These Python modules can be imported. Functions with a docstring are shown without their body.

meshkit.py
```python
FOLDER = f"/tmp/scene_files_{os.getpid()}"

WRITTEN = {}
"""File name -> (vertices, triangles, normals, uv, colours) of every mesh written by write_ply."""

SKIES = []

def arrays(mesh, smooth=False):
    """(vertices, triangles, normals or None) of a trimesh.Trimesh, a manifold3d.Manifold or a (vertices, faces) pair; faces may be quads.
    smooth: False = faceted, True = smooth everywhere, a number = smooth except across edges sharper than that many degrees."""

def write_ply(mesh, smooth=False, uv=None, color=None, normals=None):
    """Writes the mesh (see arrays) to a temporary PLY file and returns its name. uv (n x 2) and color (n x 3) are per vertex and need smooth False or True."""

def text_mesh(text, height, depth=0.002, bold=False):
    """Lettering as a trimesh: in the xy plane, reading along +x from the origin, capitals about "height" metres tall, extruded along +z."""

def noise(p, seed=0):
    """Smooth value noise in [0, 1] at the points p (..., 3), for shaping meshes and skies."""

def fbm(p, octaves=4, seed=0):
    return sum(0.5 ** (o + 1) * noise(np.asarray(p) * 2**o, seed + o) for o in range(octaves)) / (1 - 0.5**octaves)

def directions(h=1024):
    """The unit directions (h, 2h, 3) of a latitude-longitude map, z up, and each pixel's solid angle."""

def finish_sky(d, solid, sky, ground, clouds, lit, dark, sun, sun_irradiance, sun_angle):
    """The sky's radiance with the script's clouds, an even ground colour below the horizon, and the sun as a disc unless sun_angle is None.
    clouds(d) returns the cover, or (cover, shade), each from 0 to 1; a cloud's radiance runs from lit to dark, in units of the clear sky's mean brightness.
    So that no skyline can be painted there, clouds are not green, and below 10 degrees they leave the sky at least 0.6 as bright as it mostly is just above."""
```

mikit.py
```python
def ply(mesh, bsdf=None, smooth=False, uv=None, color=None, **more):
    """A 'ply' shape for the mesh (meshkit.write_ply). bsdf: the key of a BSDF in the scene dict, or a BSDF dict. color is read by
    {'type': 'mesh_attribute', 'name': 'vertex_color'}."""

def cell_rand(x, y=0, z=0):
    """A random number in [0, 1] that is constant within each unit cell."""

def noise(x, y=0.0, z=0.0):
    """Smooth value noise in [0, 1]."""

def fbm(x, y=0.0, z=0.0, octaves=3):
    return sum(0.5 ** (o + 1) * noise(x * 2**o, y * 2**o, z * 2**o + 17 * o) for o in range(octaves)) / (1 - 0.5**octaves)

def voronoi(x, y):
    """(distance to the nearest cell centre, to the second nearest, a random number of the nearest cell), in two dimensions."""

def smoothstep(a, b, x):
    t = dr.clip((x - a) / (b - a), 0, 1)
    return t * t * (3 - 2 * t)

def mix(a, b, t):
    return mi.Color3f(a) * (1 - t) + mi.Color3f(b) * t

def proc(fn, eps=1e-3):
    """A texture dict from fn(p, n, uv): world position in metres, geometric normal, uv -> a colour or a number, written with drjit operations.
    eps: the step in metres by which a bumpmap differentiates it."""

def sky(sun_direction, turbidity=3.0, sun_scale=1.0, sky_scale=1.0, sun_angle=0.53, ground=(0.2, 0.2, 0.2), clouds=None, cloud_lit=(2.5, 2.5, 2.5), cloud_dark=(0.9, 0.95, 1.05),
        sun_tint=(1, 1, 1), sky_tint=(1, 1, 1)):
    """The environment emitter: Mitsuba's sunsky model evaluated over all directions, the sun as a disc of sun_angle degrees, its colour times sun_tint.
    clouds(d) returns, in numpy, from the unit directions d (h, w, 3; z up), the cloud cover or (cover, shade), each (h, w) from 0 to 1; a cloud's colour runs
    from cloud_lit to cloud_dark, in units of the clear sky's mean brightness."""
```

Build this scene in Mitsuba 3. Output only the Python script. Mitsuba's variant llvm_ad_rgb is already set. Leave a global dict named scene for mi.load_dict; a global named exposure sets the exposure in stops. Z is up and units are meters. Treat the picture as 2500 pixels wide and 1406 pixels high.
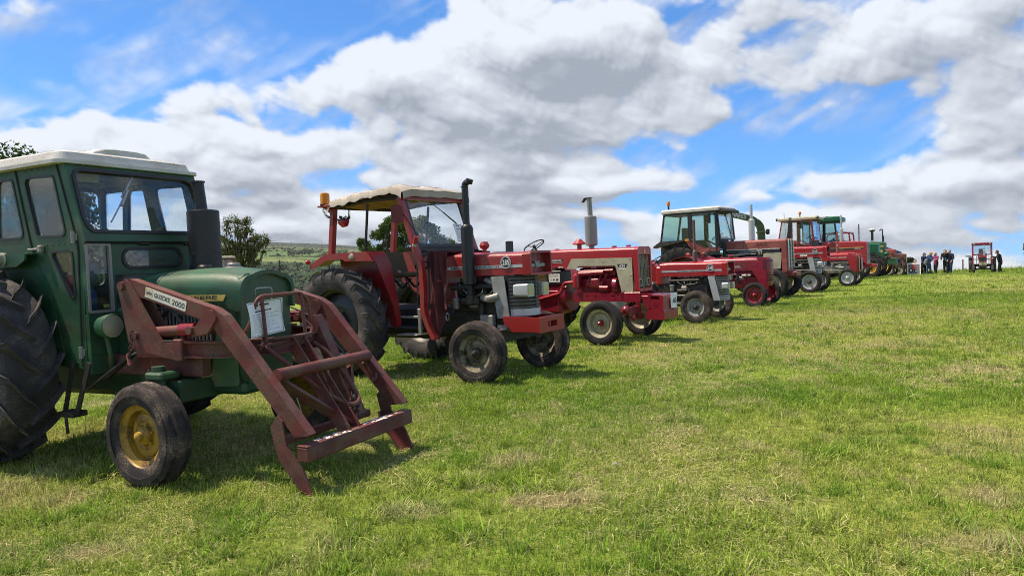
import math, random
import numpy as np, trimesh, manifold3d, shapely
from shapely.geometry import Polygon, Point, box as sbox
from shapely.ops import unary_union
from scipy.interpolate import PchipInterpolator
from scipy import ndimage
import drjit as dr, mitsuba as mi
import mikit, meshkit
from mikit import proc, noise, fbm, voronoi, smoothstep, mix, cell_rand

T4 = mi.ScalarTransform4f
scene, labels, used = {}, {}, set()
rng = np.random.default_rng(7)

# ------------------------------------------------------------------ camera, sky, exposure
CAM_H = 1.6
PITCH = math.radians(-0.417)
scene['camera'] = {'type': 'perspective', 'fov_axis': 'x', 'fov': 70.0, 'near_clip': 0.05, 'far_clip': 9000.0,
                   'to_world': T4().look_at(origin=[0, 0, CAM_H], target=[0, math.cos(PITCH), CAM_H + math.sin(PITCH)], up=[0, 0, 1])}
exposure = 2.56
SUN = np.array([-0.50, 0.06, 0.86]); SUN /= np.linalg.norm(SUN)

# cloud masses: azimuth (deg, + right of the view axis), elevation (deg), radii (deg), strength
CL = [(-2.2, 15.6, 10.6, 5.0, 0.42), (6.4, 12.3, 10.4, 4.6, 0.42), (7.3, 18.4, 13.2, 3.1, 0.4), (-11.1, 15.4, 4.6, 2.6, 0.22), (-8.6, 19.2, 2.8, 1.7, -0.2), (-17.1, 10.3, 7.0, 2.7, 0.3), (-27.3, 10.2, 6.6, 2.2, 0.34), (-31.6, 7.3, 7.0, 3.0, 0.3), (-17.1, 6.7, 9.7, 2.7, 0.26), (1.6, 8.0, 10.9, 2.2, 0.34), (20.0, 17.0, 7.4, 2.8, 0.3), (29.3, 14.8, 7.3, 3.9, 0.26), (33.2, 9.6, 4.5, 3.4, 0.36), (23.6, 7.6, 3.5, 1.4, 0.42), (30.0, 6.9, 5.3, 1.9, 0.36), (25.5, 11.2, 3.1, 1.1, 0.1), (0.0, 4.2, 22.4, 1.9, 0.28), (26.8, 3.7, 11.5, 1.7, 0.32), (-17.1, 4.0, 8.8, 1.8, 0.26), (18.0, 7.3, 1.7, 0.9, 0.2), (11.1, 7.4, 4.6, 1.1, 0.22), (21.7, 11.5, 1.9, 1.7, 0.08), (-28.0, 16.0, 2.2, 1.0, 0.22), (-33.7, 17.1, 2.4, 1.5, 0.28), (-24.7, 13.6, 3.2, 1.9, 0.24), (-22.8, 17.2, 2.5, 1.9, 0.16), (-20.0, 16.4, 2.5, 1.4, 0.14), (-19.4, 14.2, 2.6, 1.4, 0.14), (15.6, 11.9, 1.2, 1.2, 0.1), (31.6, 17.5, 4.6, 2.0, 0.2), (0, 45, 60, 14, 0.12), (90, 25, 40, 14, 0.2), (-100, 30, 40, 15, 0.2), (180, 25, 60, 14, 0.2)]
HOLES = [(-24.1, 17.3, 11.2, 2.9, 0.16), (-32.3, 13.3, 4.1, 2.1, 0.28), (-15.4, 19.1, 5.1, 2.2, 0.44), (-18.9, 12.0, 4.0, 1.3, 0.3), (-13.2, 12.3, 1.5, 1.2, 0.32), (-7.7, 9.6, 1.3, 0.9, 0.2), (16.8, 13.6, 2.3, 1.4, 0.36), (18.6, 10.5, 3.5, 2.6, 0.48), (15.9, 8.9, 2.1, 1.5, 0.3), (24.9, 8.9, 2.9, 1.1, 0.34), (23.3, 13.3, 1.6, 1.1, 0.14), (9.9, 6.2, 5.9, 0.8, 0.36), (20.0, 5.7, 4.2, 0.7, 0.26), (2.6, 20.3, 1.9, 0.8, 0.0), (28.0, 12.3, 1.5, 1.6, 0.18), (-33.9, 9.8, 2.0, 0.8, 0.26), (-9.5, 16.9, 1.2, 1.2, 0.1), (30.5, 8.0, 1.4, 0.5, 0.1)]
DARK = [(6.4, 16.0, 6.0, 2.1, 0.42), (1.0, 11.4, 6.4, 1.8, 0.4), (7.3, 11.3, 3.5, 1.5, 0.22), (-3.2, 9.2, 5.1, 1.2, 0.3), (-8.0, 7.9, 4.7, 1.2, 0.26), (-18.3, 6.4, 5.2, 1.2, 0.34), (-17.1, 4.6, 7.3, 1.2, 0.22), (5.4, 9.3, 4.8, 1.1, 0.22), (32.3, 8.9, 4.1, 1.3, 0.3), (31.2, 11.9, 2.8, 1.3, 0.16), (30.5, 5.8, 6.2, 0.7, 0.22), (21.4, 15.5, 4.4, 1.7, 0.18), (13.5, 18.9, 3.6, 1.7, 0.16), (33.9, 14.1, 2.6, 2.0, 0.2), (0.0, 6.7, 11.2, 0.9, 0.22), (28.0, 2.5, 10.0, 0.8, 0.22), (1.6, 2.9, 12.8, 1.0, 0.14), (-28.0, 7.0, 3.7, 0.8, 0.14), (20.0, 18.9, 5.7, 1.1, 0.14)]


def cloud_field(az, el):
    def blobs(a, e, tab):
        s = np.zeros_like(a)
        for a0, e0, ra, re, k in tab:
            da = (a - a0 + 180) % 360 - 180
            s += k * np.exp(-((da / ra) ** 2 + ((e - e0) / re) ** 2) ** 1.4)
        return s

    def dens(a, e, o=7):
        p = np.stack([a * .150 + 4, 5.2 * np.log1p(np.maximum(e, -5) / 9) + a * .02, a * 0], -1)            # clouds low in the sky look flatter
        w1, w2 = meshkit.fbm(p * 1.3 + 5.1, 3, 3) - .5, meshkit.fbm(p * 1.3 + 9.7, 3, 4) - .5
        q = p + np.stack([w1, w2, w1 * 0], -1) * .45
        n = meshkit.fbm(q, 3, 11) - .5
        puff, r = 0, q
        for k in range(o - 1):                                          # rounded heads with creases between
            r = np.stack([.8 * r[..., 0] - .6 * r[..., 1], .6 * r[..., 0] + .8 * r[..., 1], r[..., 2] + 1.7], -1) * (2.05 if k else 2.3)
            puff = puff + .56 ** k * (np.abs(2 * meshkit.noise(r, 21 + k) - 1) - .5)
        return n * 1.15 + .20 * puff + .0 + .95 * (blobs(a, e, CL) - blobs(a, e, HOLES)) + .18 * np.clip(1 - e / 6.5, 0, 1)

    near = dens(az, el)
    cover = np.clip((near + .03) / .20, 0, 1)
    cover = cover * cover * (3 - 2 * cover)
    s = np.stack([az * .10 + el * .10, el * .55 - az * .34, az * 0], -1)
    wisp = meshkit.fbm(s + meshkit.fbm(s * 2 + 3, 3, 2)[..., None] * .5, 7, 31)
    cover = np.maximum(cover, .85 * np.clip((wisp - .43) / .30, 0, 1) * np.clip((near + .50) / .46, 0, 1))
    t1, t2, t3 = dens(az - .30, el + .45, 7), dens(az - .8, el + 1.3, 6), dens(az - 1.5, el + 2.8, 4)
    shade = .29 + 1.7 * np.clip(t1 - near, -.2, .3) + .75 * np.clip(t2 - near, -.3, .4) + .40 * np.clip(t3 - .06, -.1, .6) + blobs(az, el, DARK) * .8
    tex = meshkit.fbm(np.stack([az * .42 + el * .12, el * .62, az * 0], -1), 6, 41) - .5
    shade += .10 * np.clip((7 - el) / 7, 0, 1) + .40 * tex + .05 * np.clip(az / 30, 0, 1)
    return cover, np.clip(shade, 0, 1)


def clouds(d):
    az = np.degrees(np.arctan2(d[..., 0], d[..., 1]))
    el = np.degrees(np.arcsin(np.clip(d[..., 2], -1, 1)))
    if az.shape[0] < 400:
        return cloud_field(az, el)
    out = [ndimage.zoom(q, 4, order=1, grid_mode=True, mode='nearest') for q in cloud_field(az[1::4, 1::4], el[1::4, 1::4])]    # coarse all round,
    near = (np.abs(az) < 55) & (el < 38)                                                                                        # fine in front
    for o, q in zip(out, cloud_field(az[near], el[near])):
        o[near] = q
    return out[0], out[1]


scene['sky'] = mikit.sky(SUN.tolist(), turbidity=2.6, sun_scale=.78, sun_angle=0.6, clouds=clouds, cloud_lit=(2.28, 2.42, 2.64), cloud_dark=(.98, 1.10, 1.33), ground=(.16, .19, .08), sky_tint=(.37, .62, .95))
labels['sky'] = {'kind': 'structure'}

# ------------------------------------------------------------------ terrain
ROW = np.array([.553, .833]); FWD = np.array([.833, -.553])
_f = PchipInterpolator([-400, -60, 0, 28, 36, 44, 52, 62, 69, 74, 82, 95, 130, 200, 400, 3000], [-20, -3, 0, 1.40, 1.74, 2.05, 2.17, 2.24, 2.30, 2.52, 2.74, 2.72, 2, -3, -14, -16])


def ter(x, y):
    u = np.asarray(x) * ROW[0] + np.asarray(y) * ROW[1]; v = np.asarray(x) * FWD[0] + np.asarray(y) * FWD[1]
    z = _f(np.clip(u, -400, 3000)) + .023 * np.clip(v, -300, 120)
    b = np.clip(-38 - v, 0, 500)
    return z - .075 * b * np.clip(b / 40, 0, 1)


def frame(x, y, yaw, e=.8):
    """A thing's own frame on the ground at (x, y): x forward, heading yaw degrees clockwise from +X, z along the ground's normal."""
    a = math.radians(yaw); f = np.array([math.cos(a), -math.sin(a)]); l = np.array([math.sin(a), math.cos(a)]); o = np.array([x, y])

    def g(d):
        return float(ter(*(o + d * e)) - ter(*(o - d * e))) / (2 * e)
    F = np.array([*f, g(f)]); F /= np.linalg.norm(F)
    N = np.cross(F, np.array([*l, g(l)])); N /= np.linalg.norm(N)
    M = np.eye(4); M[:3, 0] = F; M[:3, 1] = np.cross(N, F); M[:3, 2] = N; M[:3, 3] = [x, y, float(ter(x, y))]
    return M


# ------------------------------------------------------------------ materials
def two(b):
    return {'type': 'twosided', 'b': b}


def rgb(*c):
    return {'type': 'rgb', 'value': list(c)}


def pr(col, rough=.5, metal=0., spec=.5, coat=0., **k):
    d = {'type': 'principled', 'base_color': col if isinstance(col, dict) else rgb(*col), 'roughness': rough, 'metallic': metal, 'specular': spec, **k}
    if coat:
        d['clearcoat'] = coat; d['clearcoat_gloss'] = .85
    return two(d)


def dented(b, deep=.0016, fine=.00035, sc=1.0):
    """Sheet metal that has lived: shallow dents and a slightly pitted skin."""
    return {'type': 'bumpmap', 'scale': 1.0, 'b': b, 'hollows': proc(lambda p, n, uv: deep * fbm(p.x * 4.5 * sc, p.y * 4.5 * sc, p.z * 4.5 * sc, 2) + fine * noise(p.x * 90, p.y * 90, p.z * 90), eps=.004)}


def paint(base, dirt, amount=.45, rust=None, rust_at=.70, sc=1.0, fade=None):
    """Weathered paint: dirt in patches and fine specks, rust spots and faded blotches."""
    def fn(p, n, uv):
        a = fbm(p.x * 5 * sc, p.y * 5 * sc, p.z * 5 * sc, 3)
        b = noise(p.x * 70 * sc, p.y * 70 * sc, p.z * 70 * sc)
        c = mi.Color3f(base)
        if fade is not None:
            c = mix(c, fade, smoothstep(.42, .66, fbm(p.x * 3.1 + 7, p.y * 3.1, p.z * 4.3, 2)) * .8)
        c = mix(c, dirt, amount * smoothstep(.38, .70, a * .75 + b * .25))
        if rust is not None:
            c = mix(c, rust, smoothstep(rust_at, rust_at + .06, a * .55 + b * .45))
        return c
    return fn


MATS = dict(
    green_paint=pr(proc(paint((.010, .056, .024), (.048, .066, .036), .45, (.055, .034, .020), .665, fade=(.026, .098, .046))), .5, coat=.2),
    red_paint=pr(proc(paint((.255, .011, .014), (.17, .045, .035), .5, (.09, .03, .02), .76)), .36, coat=.5),
    bright_red=pr(proc(paint((.310, .010, .014), (.21, .040, .030), .40)), .34, coat=.6), crimson_paint=pr(proc(paint((.215, .005, .020), (.14, .022, .024), .38)), .30, coat=.6),
    faded_paint=pr(proc(paint((.225, .038, .030), (.17, .07, .05), .5, fade=(.30, .085, .065))), .5, coat=.1),
    loader_paint=pr(proc(paint((.118, .021, .019), (.160, .080, .058), .80, (.085, .046, .031), .57, 1.3, fade=(.066, .022, .020))), .66),
    orange_paint=pr((.26, .015, .013), .38, coat=.4), dirty_rim=pr(proc(paint((.24, .22, .15), (.085, .062, .045), .95, (.035, .022, .016), .56, 1.8)), .75), dull_grey=pr((.085, .090, .088), .6), dark_red=pr((.13, .016, .018), .5),
    cream_paint=pr(proc(paint((.38, .365, .26), (.22, .17, .10), .5, (.12, .06, .03), .72)), .5),
    grey_paint=pr(proc(paint((.27, .29, .29), (.13, .12, .10), .6)), .5),
    silver_paint=pr((.46, .48, .50), .38, .35),
    yellow_rim=pr(proc(paint((.34, .20, .018), (.13, .075, .03), .75, (.075, .04, .02), .62, 2.2)), .55),
    yellow_paint=pr((.50, .30, .03), .45),
    black_rubber=pr(proc(paint((.016, .016, .018), (.055, .048, .042), .55)), .82, spec=.3),
    muddy_rubber=pr(proc(paint((.034, .031, .032), (.125, .098, .080), .62, (.18, .142, .11), .63, 1.6)), .9, spec=.2),
    dusty_rubber=pr(proc(paint((.040, .040, .043), (.11, .10, .092), .7, (.15, .135, .12), .68, 1.2)), .85, spec=.25),
    iron=pr(proc(paint((.022, .021, .020), (.065, .05, .038), .6)), .6, .2),
    black=pr((.012, .012, .014), .45), black_matt=pr((.022, .022, .022), .8, spec=.2), cab_grey=pr((.115, .115, .11), .85, spec=.2),
    steel=pr((.42, .41, .40), .32, .9), rusty_pipe=pr(proc(paint((.135, .090, .070), (.085, .05, .035), .7, sc=2)), .7, .2),
    grey_metal=pr((.24, .23, .215), .5, .3),
    white_roof=pr(proc(paint((.50, .49, .46), (.36, .32, .25), .55, (.20, .15, .10), .74)), .45),
    canvas=pr(proc(paint((.38, .345, .295), (.28, .235, .18), .45, (.22, .17, .12), .78, .7)), .9, spec=.2),
    canvas_under=pr((.30, .22, .10), .9, spec=.2),
    red_canvas=pr(proc(paint((.085, .018, .022), (.085, .036, .034), .7, sc=1.6)), .85, spec=.2),
    seat_olive=pr((.085, .062, .026), .7), white=pr((.74, .74, .72), .5), paper=pr((.70, .72, .74), .8, spec=.2), ink=pr((.03, .03, .035), .7),
    decal_yellow=pr((.52, .38, .09), .5), label_white=pr((.66, .64, .58), .5), navy=pr((.015, .022, .05), .4),
    lens=pr((.36, .37, .27), .10, .25), lens_amber=pr((.62, .20, .01), .2), red_lens=pr((.35, .02, .02), .25),
    amber_glass={'type': 'principled', 'base_color': rgb(.95, .36, .02), 'roughness': .08, 'spec_trans': .5, 'eta': 1.35},
    glass={'type': 'thindielectric', 'int_ior': 1.5, 'specular_transmittance': rgb(.84, .89, .91)},
    tint_glass={'type': 'thindielectric', 'int_ior': 1.5, 'specular_transmittance': rgb(.55, .74, .76)},
    dusty_glass={'type': 'blendbsdf', 'weight': proc(lambda p, n, uv: .010 + .08 * smoothstep(.45, .75, fbm(p.x * 3, p.y * 3, p.z * 4, 3))),
                 'a': {'type': 'thindielectric', 'int_ior': 1.5, 'specular_transmittance': rgb(.82, .88, .90)}, 'b': pr((.22, .23, .23), .8, spec=.2)},
    skin=pr((.45, .25, .18), .6), hair_dark=pr((.03, .022, .018), .7), hair_grey=pr((.20, .185, .17), .7), cloth_navy=pr((.022, .034, .075), .85, spec=.2), cloth_blue=pr((.035, .085, .20), .85, spec=.2),
    cloth_black=pr((.014, .015, .017), .85, spec=.2), cloth_grey=pr((.16, .16, .18), .85, spec=.2), cloth_denim=pr((.05, .075, .13), .85, spec=.2), cloth_brown=pr((.17, .12, .085), .85, spec=.2),
    cloth_green=pr((.03, .045, .032), .85, spec=.2), hi_vis=pr((.48, .85, .06), .7), cloth_teal=pr((.02, .20, .45), .8, spec=.2), cloth_purple=pr((.22, .03, .12), .8, spec=.2), cloth_tan=pr((.42, .31, .19), .85, spec=.2),
    navy_sheet=pr((.018, .026, .060), .5), lime_paint=pr((.045, .075, .018), .45), wood=pr((.12, .085, .055), .85, spec=.2), bright_green=pr((.006, .085, .032), .4), stone=pr((.36, .34, .30), .9, spec=.2),
    bark=pr(proc(lambda p, n, uv: mix((.055, .042, .032), (.12, .10, .08), fbm(p.x * 14, p.y * 14, p.z * 5, 3))), .9, spec=.2),
)
for k_ in ('green_paint', 'red_paint', 'white_roof', 'loader_paint', 'faded_paint'):
    MATS[k_] = dented(MATS[k_], fine=.0007 if k_ == 'loader_paint' else .00035)
for k_, v_ in MATS.items():
    scene['mat_' + k_] = v_


def leaf_mat(a, b, c):
    def fn(p, n, uv):
        return mix(mix(a, b, uv.x), c, smoothstep(.75, 1., uv.x) * .8)
    return {'type': 'principledthin', 'base_color': proc(fn), 'roughness': .55, 'diff_trans': .7, 'spec_tint': .0, 'eta': 1.4}


scene['mat_leaf'] = leaf_mat((.040, .076, .018), (.080, .130, .032), (.125, .155, .050))
scene['mat_hawthorn_leaf'] = leaf_mat((.052, .074, .018), (.105, .130, .034), (.17, .14, .06))
scene['mat_gorse_leaf'] = leaf_mat((.022, .034, .016), (.042, .056, .024), (.06, .07, .03))
scene['mat_far_leaf'] = pr(proc(lambda p, n, uv: mix((.020, .042, .023), (.060, .092, .042), smoothstep(.3, .7, fbm(p.x * .07, p.y * .07, p.z * .2, 3)))), .9, spec=.1)


# grass colours lie in patches over the field: lush green, yellow-green, straw, and bare dry spots
def patches(p):
    big = fbm(p.x * .33 + 3, p.y * .33, 0, 3)
    mid = fbm(p.x * 1.3 + 11, p.y * 1.3 + 5, 0, 3)
    sm = fbm(p.x * 4.1, p.y * 4.1 + 9, 0, 2)
    dx, dy = (p.x - .27) / .36, (p.y - 4.83) / .16
    spot = dr.exp(-dr.square(dr.square(dx) + dr.square(dy)) * 1.2)
    spot2 = mi.Float(0)
    for x, y, r in ((.02, 5.8, .22), (2.47, 7.65, .17), (3.8, 7.8, .12), (1.98, 5.94, .12), (2.53, 3.85, .2), (-2.54, 4.3, .16), (4.49, 8.17, .14), (-3.3, 5.4, .2), (-.67, 4.75, .18), (5.71, 9.0, .3), (-.25, 5.5, .12)):
        spot2 = dr.maximum(spot2, dr.exp(-dr.square((dr.square(p.x - x) * .55 + dr.square(p.y - y)) / (r * r))))
    along = ((p.x - 2.0) * 4.53 + (p.y - 12.45) * 2.05) / 4.972        # faint worn wheel track across the field
    off = ((p.x - 2.0) * -2.05 + (p.y - 12.45) * 4.53) / 4.972 + (mid - .5) * .5
    track = dr.exp(-dr.square(off / .30)) * smoothstep(-1., .6, along) * smoothstep(7.5, 5., along) * smoothstep(.30, .62, sm)
    dry = .55 * smoothstep(.55, .78, mid * .62 + big * .38) + .5 * smoothstep(.60, .80, sm)
    dry = dr.clip(dr.maximum(dry, dr.maximum(dr.maximum(spot * (.95 + .9 * sm), .7 * track), spot2 * (.35 + .9 * sm))), 0, 1)
    lush = smoothstep(.48, .70, fbm(p.x * 1.7 + 31, p.y * 1.7 + 2, 0, 3))
    return big, dry, lush


def blade_col(p, n, uv):
    big, dry, lush = patches(p)
    c = mix((.225, .345, .045), (.335, .410, .080), smoothstep(.35, .65, big))
    c = mix(c, (.140, .290, .028), lush * .65)
    c = mix(c, (.56, .49, .28), dr.clip(dry * .8 * smoothstep(.05, .75, uv.x + dry * .35) + .7 * smoothstep(.86, .96, uv.x), 0, 1))
    return c * (.52 + .96 * cell_rand(uv.x * 997., 3, 1))


def soil_col(p, n, uv):
    big, dry, lush = patches(p)
    c = mix((.150, .205, .028), (.205, .230, .048), smoothstep(.35, .65, big))
    c = mix(c, (.215, .165, .090), dry * .75)
    f = fbm(p.x * 24, p.y * 24, 0, 3)
    dist = smoothstep(22., 50., p.y)                       # past the last blades the sheet itself is grass-coloured
    g = mix(mix((.185, .270, .034), (.255, .295, .055), smoothstep(.3, .7, fbm(p.x * .5, p.y * .5, 0, 3))), (.115, .175, .024), noise(p.x * 6, p.y * 6, 0) * .7)
    return mix(c * (.32 + .85 * f), g, dist)


scene['mat_grass_blade'] = {'type': 'principledthin', 'base_color': proc(blade_col), 'roughness': .32, 'diff_trans': .75, 'eta': 1.35}
scene['mat_ground'] = pr(proc(soil_col), .95, spec=.1)


# ------------------------------------------------------------------ entries of the scene
def num(key):
    k, i = key, 0
    while k in used:
        i += 1; k = f'{key}_{i:03d}'
    used.add(k)
    return k


def put(key, mesh, mat, smooth=30, M=None, **more):
    d = mesh if isinstance(mesh, dict) else mikit.ply(mesh, 'mat_' + mat, smooth)
    d = dict(d)
    if M is not None:
        d['to_world'] = T4(M)
    scene[key] = {**d, **more}


class Thing:
    """A thing whose parts' keys start with its own; add() puts one part, sub() names a part that only holds sub-parts."""

    def __init__(s, name, label, cat, M=None, group=None):
        s.key = num(name); s.M = np.eye(4) if M is None else M
        labels[s.key] = {'label': label, 'category': cat}
        if group:
            labels[s.key]['group'] = group

    def sub(s, part, parent=None):
        return num((parent or s.key) + '__' + part)

    def add(s, part, mesh, mat, smooth=30, parent=None, label=None, kind=None, L=None):
        k = num((parent or s.key) + '__' + part)
        put(k, mesh, mat, smooth, s.M if L is None else s.M @ L)
        if label or kind:
            labels[k] = {**({'label': label} if label else {}), **({'kind': kind} if kind else {})}
        return k


def single(name, mesh, mat, label, cat, M=None, group=None, smooth=30, kind=None):
    k = num(name); put(k, mesh, mat, smooth, M)
    labels[k] = {a: b for a, b in (('label', label), ('category', cat), ('group', group), ('kind', kind)) if b}
    return k


# ------------------------------------------------------------------ mesh helpers
cat_ = trimesh.util.concatenate


def tm(v, f):
    f = np.asarray(f)
    if f.shape[1] == 4:
        f = np.vstack([f[:, [0, 1, 2]], f[:, [0, 2, 3]]])
    return trimesh.Trimesh(np.asarray(v, float), f, process=False)


def hull(pts):
    return trimesh.convex.convex_hull(np.asarray(pts, float))


def cbox(x0, x1, y0, y1, z0, z1, c=.008):
    x0, x1 = sorted((x0, x1)); y0, y1 = sorted((y0, y1)); z0, z1 = sorted((z0, z1))
    c = min(c, .3 * (x1 - x0), .3 * (y1 - y0), .3 * (z1 - z0))
    P = []
    for i, x in enumerate((x0, x1)):
        for j, y in enumerate((y0, y1)):
            for k, z in enumerate((z0, z1)):
                a, b, d = c * (1 - 2 * i), c * (1 - 2 * j), c * (1 - 2 * k)
                P += [(x + a, y + b, z), (x + a, y, z + d), (x, y + b, z + d)]
    return hull(P)


def prism(poly, y0, y1):
    """A polygon given in (x, z), made thick from y0 to y1."""
    if not isinstance(poly, (Polygon, shapely.MultiPolygon)):
        poly = Polygon(poly)
    y0, y1 = sorted((y0, y1)); out = []
    for g in getattr(poly, 'geoms', [poly]):
        m = trimesh.creation.extrude_polygon(g, y1 - y0, engine='earcut')
        m.apply_transform(np.array([[1, 0, 0, 0], [0, 0, -1, y1], [0, 1, 0, 0], [0, 0, 0, 1.]])); out.append(m)
    return cat_(out)


def slab(poly, O, U, V, th):
    """A polygon in the plane through O spanned by unit vectors U and V, made thick by th along U x V."""
    if not isinstance(poly, (Polygon, shapely.MultiPolygon)):
        poly = Polygon(poly)
    U = np.array(U, float); U /= np.linalg.norm(U); V = np.array(V, float); V -= U * (U @ V); V /= np.linalg.norm(V)
    M = np.eye(4); M[:3, 0] = U; M[:3, 1] = V; M[:3, 2] = np.cross(U, V); M[:3, 3] = O; out = []
    for g in getattr(poly, 'geoms', [poly]):
        m = trimesh.creation.extrude_polygon(g, abs(th), engine='earcut')
        if th < 0:
            m.apply_translation([0, 0, th])
        m.apply_transform(M); out.append(m)
    return cat_(out)


def rnd(pts, r, q=4):
    return Polygon(pts).buffer(-r, join_style=2).buffer(r, quad_segs=q)


def ring(poly, w):
    return poly.buffer(w, quad_segs=4).difference(poly)


def cyl(p0, p1, r0, r1=None, n=18):
    p0, p1 = np.array(p0, float), np.array(p1, float); r1 = r0 if r1 is None else r1
    z = p1 - p0; z /= np.linalg.norm(z); x = np.cross(z, [0, 0, 1] if abs(z[2]) < .9 else [1, 0, 0]); x /= np.linalg.norm(x); y = np.cross(z, x)
    a = np.arange(n) * 2 * np.pi / n; c = np.cos(a)[:, None] * x + np.sin(a)[:, None] * y
    v = np.vstack([p0 + c * r0, p1 + c * r1, [p0], [p1]]); i = np.arange(n); j = (i + 1) % n
    f = np.vstack([np.stack([i, j, j + n], 1), np.stack([i, j + n, i + n], 1), np.stack([j, i, i * 0 + 2 * n], 1), np.stack([i + n, j + n, i * 0 + 2 * n + 1], 1)])
    return tm(v, f)


def bend(pts, r=.06, n=4):
    """A polyline with its corners rounded."""
    pts = [np.array(p, float) for p in pts]; out = [pts[0]]
    for a, b, c in zip(pts, pts[1:], pts[2:]):
        d0, d1 = a - b, c - b; l0, l1 = np.linalg.norm(d0), np.linalg.norm(d1); k = min(r, l0 * .45, l1 * .45)
        p, q = b + d0 / l0 * k, b + d1 / l1 * k
        out += [(1 - t) ** 2 * p + 2 * t * (1 - t) * b + t * t * q for t in np.linspace(0, 1, n + 1)]
    return np.array(out + [pts[-1]])


def tube(pts, r, n=10, flat=None):
    """A round bar along pts; flat=(a, b) gives a rectangular section instead."""
    P = np.array(pts, float); k = len(P); t = np.gradient(P, axis=0); t /= np.linalg.norm(t, axis=1, keepdims=True) + 1e-12
    u = np.cross(t[0], [0, 1, 0] if abs(t[0][1]) < .9 else [1, 0, 0]); rows = []
    r = np.broadcast_to(r, (k,))
    if flat is not None:
        sec = np.array([(-1, -1), (1, -1), (1, 1), (-1, 1)]) * np.array(flat) / 2; n = 4
    else:
        a = np.arange(n) * 2 * np.pi / n; sec = np.stack([np.cos(a), np.sin(a)], 1)
    for i in range(k):
        u = u - t[i] * (u @ t[i]); u /= np.linalg.norm(u); w = np.cross(t[i], u)
        rows.append(P[i] + (sec[:, :1] * u + sec[:, 1:] * w) * (1 if flat is not None else r[i]))
    return loft(rows)


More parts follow.
